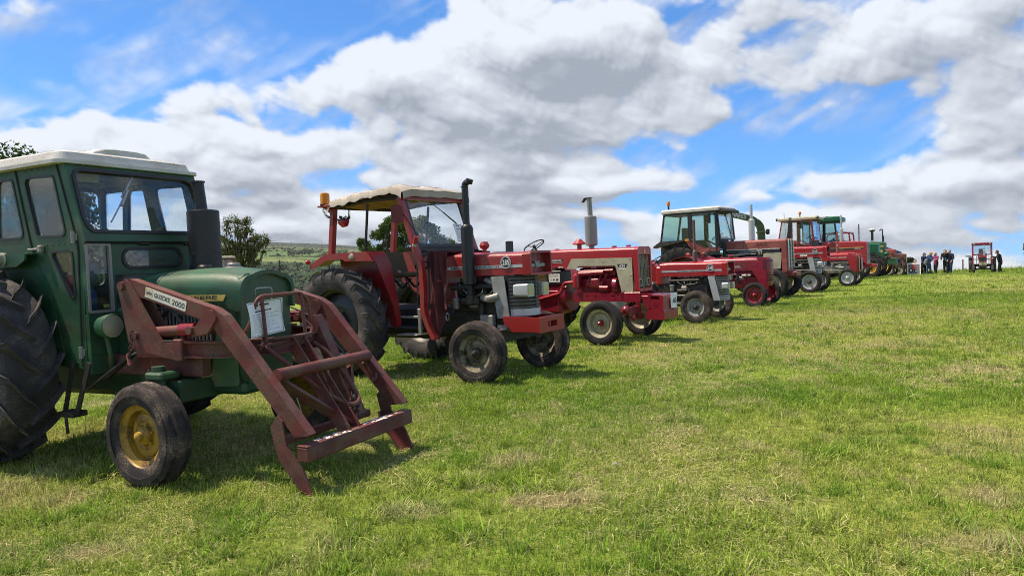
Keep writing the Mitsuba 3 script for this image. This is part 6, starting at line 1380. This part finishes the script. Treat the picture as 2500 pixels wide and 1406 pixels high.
def yellow_wheel_tractor():
    M = row_frame(21.5, 42.9); t = Thing('yellow_wheel_tractor', 'green tractor on yellow wheels with a mushroom-topped intake pipe and roll bar', 'tractor', M)
    undercarriage(t, 2.3, .84, .82, .60, .30, .42, .88, .42, .46, 'iron', ('yellow_paint', 'yellow_paint'), 'black_rubber', fl='lug', axle='iron', hubs='iron'); w = .31
    engine(t, -1.2, -.2, .9, 1.5, .26, 'iron', 61, detail=False)
    t.add('hood', loft([hood_ring(x, w, 1.72, z, .07, .02, 6) for x, z in ((-1.4, 2.06), (-.2, 2.04), (.36, 1.99), (.42, 1.94))]), 'green_paint', 40)
    t.add('front_shell', cat_([cbox(-.10, .40, -w, w, 1.0, 1.72, .02)]), 'green_paint'); t.add('side_screen', cbox(-.95, -.10, -w + .01, w - .01, 1.1, 1.72, .01), 'black_matt')
    st = t.add('side_stripe', cbox(-1.35, .36, -w - .006, -w + .002, 1.70, 1.76, .002), 'decal_yellow'); t.add('number', text_side('3040', .09, -.90, -w - .006, 1.79, .004, w=.42), 'decal_yellow'); t.add('plate', cbox(.1, .3, -w - .006, -w + .002, 1.38, 1.52, .002), 'decal_yellow')
    t.add('intake_pipe', lathe([(.07, 2.08), (.07, 2.62), (.09, 2.63), (.16, 2.66), (.165, 2.76), (.10, 2.80), (0, 2.80)], (-.30, .1, 0), 'z', 16), 'black'); t.add('intake_cap', lathe([(.17, 2.70), (.175, 2.77), (.09, 2.81), (0, 2.815)], (-.30, .1, 0), 'z', 16), 'label_white')
    t.add('front_weight', cbox(.55, 1.0, -.28, .28, .62, 1.05, .03), 'green_paint'); t.add('lamp', ball((.5, -.25, 1.28), .11, 1.5, 1, 1), 'bright_green'); stack_pipe(t, .28, -.1, 1.95, 2.6, 2.72, .03, .028, 'black'); t.add('bent_cap', tube([(.28, -.1, 2.70), (.20, -.1, 2.72), (.12, -.1, 2.64)], .03, 6), 'black')
    for s in (-1, 1):
        t.add('roll_post', tube(bend([(-1.35, s * .6, 1.3), (-1.42, s * .6, 2.60), (-1.75, s * .6, 2.66), (-2.9, s * .6, 2.62), (-3.0, s * .6, 1.4)], .15), 0, flat=(.07, .07)), 'crimson_paint')
    t.add('roll_bar', cbox(-1.46, -1.38, -.6, .6, 2.58, 2.66, .01), 'crimson_paint'); steering_wheel(t, (-1.6, 0, 2.1), .2, 30); plain_seat(t, -2.3, 1.5)
    for s in (-1, 1):
        t.add('mudguard', arc_fender((-2.3, .88), .98, s * .6, s * 1.0, 15, 160, n=12), 'green_paint')


yellow_wheel_tractor()


def far_red(name, label, x, y, h, mat, seed, stack=True, card=False, cab=False, yaw=36):
    M = row_frame(x, y, yaw); t = Thing(name, label, 'tractor', M)
    undercarriage(t, 2.0, .66, .7, .36, .19, .23, .72, .33, .42, 'iron', ('cream_paint', 'cream_paint')); engine(t, -.9, .0, .6, h - .4, .2, mat, seed, detail=False); w = .24
    t.add('hood', loft([hood_ring(x_, w, h - .36, z, .07, .02, 6) for x_, z in ((-1.05, h), (.2, h - .02), (.34, h - .05))]), mat, 40); t.add('nose', cbox(.12, .36, -w, w, .60, h - .05, .05), mat); g = t.add('grille', cbox(.36, .37, -w + .05, w - .05, .7, h - .15, .003), 'black')
    t.add('headlamp', lathe([(0, -.08), (.07, -.03), (.075, .02)], (.15, -w - .09, h - .25), 'x', 14), mat)
    if stack:
        stack_pipe(t, -.35, .1, h - .02, h + .35, h + .85, .05, .03, 'black')
    for y0, y1 in ((-.42, -.80), (.42, .80)):
        t.add('mudguard', arc_fender((-2.0, .72), .82, y0, y1, 5, 160, n=12), mat)
    steering_wheel(t, (-1.2, 0, h + .12), .2, 35); plain_seat(t, -1.9, h - .3)
    if card:
        k = t.add('front_plate', cbox(.372, .38, -.12, .12, .9, 1.3, .003), 'label_white')
    return t


far_red('old_red_tractor', 'dull red tractor just past the green one on yellow wheels', 23.95, 46.3, 1.70, 'faded_paint', 71)
r_ = far_red('old_red_tractor', 'small rusty red tractor at the far end of the row by the picture board', 26.2, 49.3, 1.5, 'loader_paint', 72, stack=False, card=True)
e_ = far_red('parked_red_tractor', 'orange-red hood showing between the green nose and the lugged red-mudguard wheel', -12.0, 38.5, 1.35, 'orange_paint', 73)


def pale_roof_cab():
    M = row_frame(-14.0, 37.2); t = far_red('pale_roof_tractor', 'red cab with a pale roof peeping over the green hood', -14.0, 37.2, 1.5, 'faded_paint', 74, stack=False)
    c = t.sub('cab'); glazed_cab(t, c, -2.5, -2.35, -.95, -1.05, .66, 1.72, 2.42, 'orange_paint', 'orange_paint', 'glass', 'cream_paint', (-2.55, -.9, 2.42, 2.56), mid=-1.75, pw=.05)
    paper_sheet(M, (-.93, -.30, 1.85), (0, 1, 0), (-.1, 0, .7), .26, .40, 90, .003, 5, 'windscreen_form', 'pale sheet in the windscreen of the red cab with the pale roof')


pale_roof_cab()
g_t = far_red('canopied_tractor', 'tractor under a flat green canopy behind the seat of the canvas-roofed one', -6.7, 33.0, 1.35, 'bright_green', 75, stack=False)
g_t.add('canopy', loft([np.array([(x, y, z) for x, y in rnd([(-2.2, -.6), (-1.0, -.6), (-1.0, .6), (-2.2, .6)], .1).exterior.coords[:-1]]) for z in (1.98, 2.03, 2.06)]), 'bright_green'); g_t.add('canopy_post', cyl((-1.6, -.5, 1.0), (-1.6, -.5, 2.0), .03), 'iron'); g_t.add('canopy_post', cyl((-1.6, .5, 1.0), (-1.6, .5, 2.0), .03), 'iron')


def facing_tractor():
    M = frame(33.75, 52.4, 121.5); M[:3, :3] *= .93; t = Thing('facing_cab_tractor', 'dark red cab tractor facing the field on its own near the fence', 'tractor', M)
    undercarriage(t, 1.9, .62, .74, .36, .20, .22, .70, .34, .42, 'iron', ('grey_paint', 'grey_paint'), 'dusty_rubber'); w = .26
    t.add('hood', loft([hood_ring(x, w, .95, z, .06, .015, 5) for x, z in ((-1.0, 1.42), (.2, 1.38), (.3, 1.34))]), 'crimson_paint', 40); t.add('grille', cbox(.30, .31, -w + .03, w - .03, 1.0, 1.27, .003), 'black'); t.add('shell', cbox(-.1, .29, -w + .02, w - .02, .5, .97, .03), 'iron')
    for y in (-.14, .14):
        t.add('lamp_plate', cbox(.42, .44, y - .115, y + .115, .68, .90, .006), 'cream_paint')
    t.add('bumper', cbox(.30, .42, -.30, .30, .50, .62, .02), 'iron')
    for s in (-1, 1):
        t.add('head_lamp', cyl((.15, s * .40, 1.1), (.22, s * .40, 1.1), .06), 'lens'); t.add('lamp_post', cyl((.15, s * .40, .8), (.15, s * .40, 1.4), .022), 'grey_metal' if s > 0 else 'black')
    stack_pipe(t, -.35, -.12 + .24, 1.40, 1.85, 2.25, .05, .025, 'silver_paint')
    c = t.sub('cab'); glazed_cab(t, c, -2.2, -2.15, -1.0, -1.08, .64, 1.50, 2.32, 'crimson_paint', 'crimson_paint', 'glass', 'crimson_paint', (-2.25, -.98, 2.32, 2.46), mid=-1.6, pw=.05)
    t.add('cab_leg', cbox(-1.10, -1.0, -.68, -.58, .55, 1.52), 'crimson_paint', parent=c); t.add('cab_leg', cbox(-1.10, -1.0, .58, .68, .55, 1.52), 'crimson_paint', parent=c)
    for y in (-.52, .52):
        t.add('roof_lamp', cyl((-.98, y, 2.39), (-.94, y, 2.39), .075), 'lens', parent=c)
    t.add('side_board', cbox(-1.5, -1.3, -1.12, -.72, 1.38, 1.5, .01), 'grey_paint')


facing_tractor()


def forage_spout():
    M = row_frame(11.75, 34.2, 8); t = Thing('forage_harvester', 'forage harvester behind the row, its lettered green spout arching above', 'harvester', M)
    a = np.array([-2.1, 0, 3.50]); P = bend([a, (-1.2, 0, 3.34), (-.35, 0, 3.08), (-.03, 0, 2.75), (.0, 0, 1.6)], .5, 10); n = len(P)
    rows = []
    for i, p in enumerate(P):
        d = P[min(i + 1, n - 1)] - P[max(i - 1, 0)]; d /= np.linalg.norm(d); u = np.array([-d[2], 0, d[0]]); h = .135 + .02 * (i > n * .6)
        rows.append(np.array([p + u * h * b + np.array([0, y, 0]) for y, b in ((-.13, -1), (-.13, 1), (.13, 1), (.13, -1))]))
    t.add('spout', loft(rows), 'lime_paint', 30); U = np.array([.85, 0, -.21]); U /= np.linalg.norm(U)
    t.add('lettering', text_side('DHREES', .17, -1.50, -.133, 3.31, .004, True, U, (.24, 0, 1), w=.82), 'label_white')
    t.add('collar', cbox(-.22, .22, -.2, .2, 2.42, 2.50, .02), 'lime_paint'); t.add('motor', cbox(.2, .36, -.08, .08, 2.35, 2.60, .03), 'black'); t.add('deflector', hull([(-2.3, y, z) for y in (-.14, .14) for z in (3.42, 3.64)] + [(-2.05, y, z) for y in (-.14, .14) for z in (3.36, 3.66)]), 'lime_paint')
    t.add('body', cat_([cbox(-2.4, .4, -.9, .9, .7, 1.6, .08), cyl((0, 0, 1.5), (0, 0, 1.9), .22)]), 'lime_paint')
    for x, r in ((-.2, .62), (-2.2, .5)):
        for s in (-1, 1):
            wheel(t, 'wheel', (x, s * 1.05, r), r, .40, .35, 'lug', 'black_rubber', 'cream_paint', 'iron', s, n=16)


forage_spout()


# ------------------------------------------------------------------ people
def figure(name, label, x, y, h, yaw, top, legs, hair, lean=10., head=20., arms=((.16, -.10), (.16, -.10)), cap=None, bag=None, sit=False, stride=.10, z=None, coat=.0):
    """A standing, bending or sitting figure facing along its own +x; arms: how far each hand reaches forward and how high it is held."""
    M = np.eye(4); a = math.radians(yaw); M[:3, 0] = [math.cos(a), math.sin(a), 0]; M[:3, 1] = [-math.sin(a), math.cos(a), 0]; M[:3, 3] = [x, y, float(ter(x, y)) if z is None else z]
    t = Thing(name, label, 'person', M); s = h / 1.74; la = math.radians(lean)

    def bone(j):
        out = manifold3d.Manifold()
        for (p, r), (q, r2) in j:
            A = manifold3d.Manifold.sphere(r, 14).translate(list(p)); B = manifold3d.Manifold.sphere(r2, 14).translate(list(q)); out = out + manifold3d.Manifold.batch_hull([A, B])
        m = out.to_mesh(); v = trimesh.Trimesh(m.vert_properties[:, :3], m.tri_verts, process=True); return v

    hipz = .92 * s if not sit else .36 * s; hip = np.array([0, 0, hipz])

    def up(d, side=0., fwd=0.):
        return hip + np.array([math.sin(la) * d + math.cos(la) * fwd, side, math.cos(la) * d - math.sin(la) * fwd]) * np.array([s, s, s])
    chest, neck = up(.36), up(.53); hd = math.radians(lean + head); skull = neck + np.array([math.sin(hd) * .17 * s, 0, math.cos(hd) * .15 * s])
    sh = [up(.48, e * .19) for e in (-1, 1)]; knees, feet = [], []
    for i, e in enumerate((-1, 1)):
        k = np.array([.04 + stride * (.4 if i else -.3), e * .10 * s, .49 * s]); f = np.array([stride * (1 if i else -.8), e * .11 * s, .07 * s])
        if sit:
            k = np.array([.42 * s, e * .14 * s, .42 * s]); f = np.array([.66 * s, e * .14 * s, .07 * s])
        knees.append(k); feet.append(f)
    hands, elbows = [], []
    for (rx, rz), p in zip(arms, sh):
        hand = p + np.array([rx * s + .06, -.05 * np.sign(p[1]) * (rx > .25), (-.50 + rz + .10) * s]); e = (p + hand) / 2 + np.array([-.07, .05 * np.sign(p[1]), -.05]) * s; hands.append(hand); elbows.append(e)
    skin = [((neck - [0, 0, .03], .052 * s), (skull - [0, 0, .05], .056 * s)), ((skull, .092 * s), (skull + [.015, 0, .06 * s], .090 * s)), ((skull + [.03, 0, -.06 * s], .062 * s), (skull + [.04, 0, 0], .075 * s)), ((skull + [.085 * s, 0, -.01], .016), (skull + [.10 * s, 0, -.025], .015))]
    for e in (-1, 1):
        skin.append(((skull + [-.005, e * .088 * s, 0], .016), (skull + [-.005, e * .092 * s, -.03], .012)))
    skin += [((hip, .12 * s), (chest, .13 * s)), ((chest, .13 * s), (neck, .055 * s))]
    for hnd, el, p in zip(hands, elbows, sh):
        d = hnd - el; d /= np.linalg.norm(d); skin += [((p, .05 * s), (el, .038 * s)), ((el, .036 * s), (hnd, .026 * s)), ((hnd, .028 * s), (hnd + d * .06, .034 * s))]
        for q in range(4):
            o = np.cross(d, [0, 1, 0]) * 0 + np.array([0, (q - 1.5) * .017, 0]); skin.append(((hnd + d * .07 + o, .010), (hnd + d * (.13 + .01 * (q in (1, 2))) + o * 1.1 + np.array([0, 0, -.02]), .008)))
        skin.append(((hnd + d * .03, .012), (hnd + d * .07 + np.array([.02, -.045 * np.sign(p[1]), .01]), .010)))
    for k, f, e in zip(knees, feet, (-1, 1)):
        skin += [((hip + [0, e * .09 * s, 0], .085 * s), (k, .055 * s)), ((k, .052 * s), (f, .038 * s))]
    t.add('body', bone(skin), 'skin', 60)
    cl = [((hip + [0, 0, -.06 * s - coat * .3], .145 * s), (chest, .165 * s)), ((chest + [0, .05, 0], .145 * s), (up(.49, .13), .085 * s)), ((chest - [0, .05, 0], .145 * s), (up(.49, -.13), .085 * s)), ((up(.47, .10), .08 * s), (up(.47, -.10), .08 * s)), ((hip + [0, .05, -.10 * s - coat], .12 * s), (hip - [0, .05, .10 * s + coat], .12 * s))]
    for hnd, el, p in zip(hands, elbows, sh):
        cl += [((p, .078 * s), (el, .062 * s)), ((el, .062 * s), (hnd + (el - hnd) * .12, .050 * s))]
    t.add('jacket', bone(cl), top, 60)
    t.add('collar', bone([((neck - [.03, 0, .02], .066 * s), (neck - [.01, 0, .045], .074 * s))]), top, 60)
    tr = []
    for k, f, e in zip(knees, feet, (-1, 1)):
        tr += [((hip + [0, e * .075 * s, .02], .115 * s), (k, .078 * s)), ((k, .078 * s), (f + [0, 0, .03], .062 * s))]
    t.add('trousers', bone(tr), legs, 60)
    for f in feet:
        t.add('shoe', bone([((f + [-.03, 0, -.02], .052), (f + [.13, 0, -.03], .042))]), 'cloth_black' if legs != 'cloth_black' else 'cloth_brown', 60)
    hr = bone([((skull + [-.012, 0, .062 * s], .107 * s), (skull + [-.045, 0, .01], .100 * s)), ((skull + [-.04, 0, -.02], .09 * s), (skull + [-.05, 0, -.06 * s], .07 * s))])
    t.add('hair' if not cap else 'cap', hr, cap or hair, 60)
    if cap:
        t.add('peak', bone([((skull + [.07 * s, -.04, .06 * s], .012), (skull + [.15 * s, -.03, .05 * s], .010)), ((skull + [.07 * s, .04, .06 * s], .012), (skull + [.15 * s, .03, .05 * s], .010)), ((skull + [.07 * s, 0, .065 * s], .03), (skull + [.14 * s, 0, .055 * s], .02))]), cap, 60)
    if bag:
        single(*bag[:1], bone([((up(.15, -.25, -.05), .11), (up(-.05, -.27, -.05), .12)), ((up(.2, -.22, 0), .02), (up(.48, -.12, .10), .02))]), bag[2], bag[1], 'bag', M=M, smooth=60)
    return t


figure('person', 'person in a blue jacket and jeans with a tan cap, looking down', 29.29, 51.45, 1.66, -60, 'cloth_blue', 'cloth_denim', 'hair_grey', 10, 25, ((.30, .18), (.30, .16)), cap='cloth_tan', bag=('shoulder_bag', 'grey shoulder bag on the person in the blue jacket', 'cloth_grey'))
figure('person', 'person in a dark cap half hidden behind the one in the blue jacket', 29.75, 52.9, 1.62, -70, 'cloth_navy', 'cloth_black', 'hair_dark', 6, 10, cap='cloth_navy')
figure('person', 'fair-haired person in a dark pink coat between the two groups', 30.14, 51.98, 1.60, 200, 'cloth_purple', 'cloth_black', 'hair_grey', 6, 15, ((.22, .05), (.25, .12)))
tall_ = figure('person', 'tall person in a grey and black jacket bending forward, bright blue shirt', 30.29, 51.03, 1.80, 225, 'cloth_black', 'cloth_black', 'hair_dark', 16, 38, ((.22, .02), (.14, .0)), coat=.05)
tall_.add('shirt', ball((.17, .02, 1.18), .10, .7, .6, 2.2), 'cloth_teal', 60)
figure('person', 'grey-haired person in a dark navy jacket with back half turned', 30.82, 51.45, 1.75, 215, 'cloth_navy', 'cloth_navy', 'hair_grey', 8, 14, ((.2, .10), (.05, .0)))
figure('person', 'person in a black coat leaning against the rear of the facing tractor', 34.49, 51.66, 1.68, 150, 'cloth_black', 'cloth_black', 'hair_dark', 14, 20, ((.25, .15), (.25, .15)), coat=.12)
figure('person', 'person in a brown and navy coat striding at the right edge', 26.72, 37.9, 1.85, 10, 'cloth_brown', 'cloth_denim', 'hair_grey', 4, 4, ((.1, .0), (.1, .0)), stride=.26, coat=.15)
figure('person', 'dark-haired head showing over the red hood behind the silencer', 2.68, 21.9, 1.72, 20, 'cloth_navy', 'cloth_denim', 'hair_dark', 6, 10, z=.62)
figure('person', 'grey-haired head showing over the red hood behind the silencer', 2.95, 22.2, 1.72, 20, 'cloth_grey', 'cloth_denim', 'hair_grey', 6, 10, z=.61)
figure('person', 'seated person in dark clothes, left of the two behind the picture board', 26.9, 50.3, 1.60, -95, 'cloth_black', 'cloth_black', 'hair_grey', 12, 25, ((.3, .1), (.3, .1)), sit=True)
figure('person', 'seated person with bare arm, right of the two behind the picture board', 27.7, 50.4, 1.60, -100, 'cloth_black', 'cloth_brown', 'hair_grey', 12, 25, ((.3, .0), (.3, .0)), sit=True)
figure('person', 'seated person in a lime yellow safety vest at the end of the row', 26.1, 51.2, 1.70, -80, 'hi_vis', 'cloth_black', 'hair_dark', 10, 10, sit=True)

# picture board on the grass
bd_ = frame(26.9, 49.0, 118); B_ = Thing('picture_board', 'white board with a picture of a red tractor, leaning on the grass', 'board', bd_)
U_, V_ = (0, 1, 0), (-.2, 0, 1); O_ = np.array([0, -.36, .0])


def bd(poly, k):
    return slab(poly, O_ + np.array([k, 0, k * .2]), U_, V_, .004)


B_.add('sheet', slab(sbox(0, 0, .80, .84), O_, U_, V_, .02), 'white')
B_.add('picture_ground', bd(sbox(.06, .08, .74, .76), .021), 'cloth_grey'); B_.add('picture_body', bd(Polygon([(.22, .40), (.56, .38), (.56, .56), (.44, .60), (.40, .74), (.24, .72)]), .026), 'bright_red')
B_.add('picture_wheel', bd(Point(.22, .34).buffer(.14), .030), 'black_rubber'); B_.add('picture_wheel', bd(Point(.50, .28).buffer(.09), .030), 'black_rubber')
B_.add('picture_rim', bd(Point(.50, .28).buffer(.045), .034), 'label_white'); B_.add('picture_rim', bd(Point(.22, .34).buffer(.07), .034), 'label_white')

# ------------------------------------------------------------------ shed, gorse, fence on the crest
sm = frame(30.2, 64.0, 30); S_ = Thing('dark_shed', 'low dark blue shed roof behind the end of the row', 'shed', sm)
S_.add('roof', prism([(-3.4, 2.4), (-2.9, 3.05), (-1.4, 3.25), (1.5, 2.8), (3.4, 2.0), (3.4, 1.9), (-3.4, 2.3)], -3, 3), 'navy_sheet'); S_.add('wall', prism([(-3.3, 0), (3.5, 0), (3.5, 1.9), (-3.3, 2.3)], -2.9, 2.9), 'cloth_navy')
for i_ in range(9):
    S_.add('roof_rib', prism([(-2.9, 3.05), (-1.4, 3.25), (1.5, 2.8), (3.4, 2.0), (3.4, 2.04), (1.5, 2.84), (-1.4, 3.29), (-2.9, 3.09)], -2.9 + .7 * i_, -2.84 + .7 * i_), 'navy_sheet')


def bush(x, y, h, w, seed, label):
    g = np.random.default_rng(seed); M = np.eye(4); M[:3, 3] = [x, y, float(ter(x, y))]; t = Thing('gorse_bush', label, 'bush', M)
    C = np.stack([g.normal(0, w * .42, 26), g.normal(0, w * .3, 26), np.abs(g.normal(.45, .25, 26)) * h], 1); C[:, 2] *= np.exp(-(C[:, 0] / w) ** 2)
    m, uv = leaf_cloud(C, np.full(26, h * .24), 420, .075, seed); t.add('stem', cat_([tube([(0, 0, 0), c * [.5, .5, .5], c], .02, 4) for c in C[:10]]), 'bark'); k = num(t.key + '__crown'); scene[k] = mikit.ply(m, 'mat_gorse_leaf', False, uv=uv); scene[k]['to_world'] = T4(M)


bush(29.2, 53.4, 1.35, 1.0, 3, 'dark gorse bush behind the picture board')
F_ = Thing('wire_fence', 'stock fence with dark wooden posts along the crest', 'fence')
fx = [24., 32.5, 41., 49.5, 58.]; posts = []
for i, x in enumerate(fx):
    y = (78.5 - .553 * x) / .833 + .6 * math.sin(i * 2.1); z = float(ter(x, y)); posts.append((x, y, z))
    F_.add('post', cyl((x, y, z - .3), (x + .02 * math.sin(i * 5), y, z + 1.12 + .06 * math.sin(i * 3)), .065, .06, 8), 'wood')
for k in range(5):
    F_.add('wire', cat_([cyl((a[0], a[1], a[2] + .18 + .19 * k), (b[0], b[1], b[2] + .18 + .19 * k), .006, n=4) for a, b in zip(posts, posts[1:])]), 'grey_metal')
F_.add('netting', cat_([cyl((a[0] + (b[0] - a[0]) * s, a[1] + (b[1] - a[1]) * s, a[2] + (b[2] - a[2]) * s + .1), (a[0] + (b[0] - a[0]) * s, a[1] + (b[1] - a[1]) * s, a[2] + (b[2] - a[2]) * s + .90), .004, n=3) for a, b in zip(posts, posts[1:]) for s in np.linspace(.03, .97, 16)]), 'grey_metal', kind='stuff')
# guy line near the standing group, small pale stones in the grass
single('guy_line', cyl((31.5, 51.0, float(ter(31.5, 51.0)) + .62), (31.9, 50.4, float(ter(31.9, 50.4))), .005, n=5), 'decal_yellow', 'thin yellow line pegged into the grass beside the standing group', 'line')
for (x, y, r, lab) in ((.78, 5.52, .017, 'pale stone lying in the grass beyond the straw patch'), (1.68, 6.58, .010, 'small pale pebble in the middle of the open grass')):
    m = ball((0, 0, 0), r, 1.4, 1, .8); m.vertices += (meshkit.noise(m.vertices * 60, 3) - .5)[:, None] * r * .5
    Mx = np.eye(4); Mx[:3, 3] = [x, y, float(ter(x, y)) + .03]; single('stone', m, 'stone', lab, 'stone', M=Mx)


# ------------------------------------------------------------------ the air: a thin haze that greys the far hill
scene['haze_air'] = {'type': 'homogeneous', 'albedo': {'type': 'rgb', 'value': [.95, .95, .95]}, 'sigma_t': 0.00006}
scene['haze'] = {'type': 'cube', 'to_world': T4().translate([-400, 2300, 22]).scale([2900, 3200, 112]), 'bsdf': {'type': 'null'}, 'interior': {'type': 'ref', 'id': 'haze_air'}}
labels['haze'] = {'kind': 'stuff', 'label': 'thin haze over the valley', 'category': 'haze'}
scene['camera']['medium'] = {'type': 'ref', 'id': 'haze_air'}
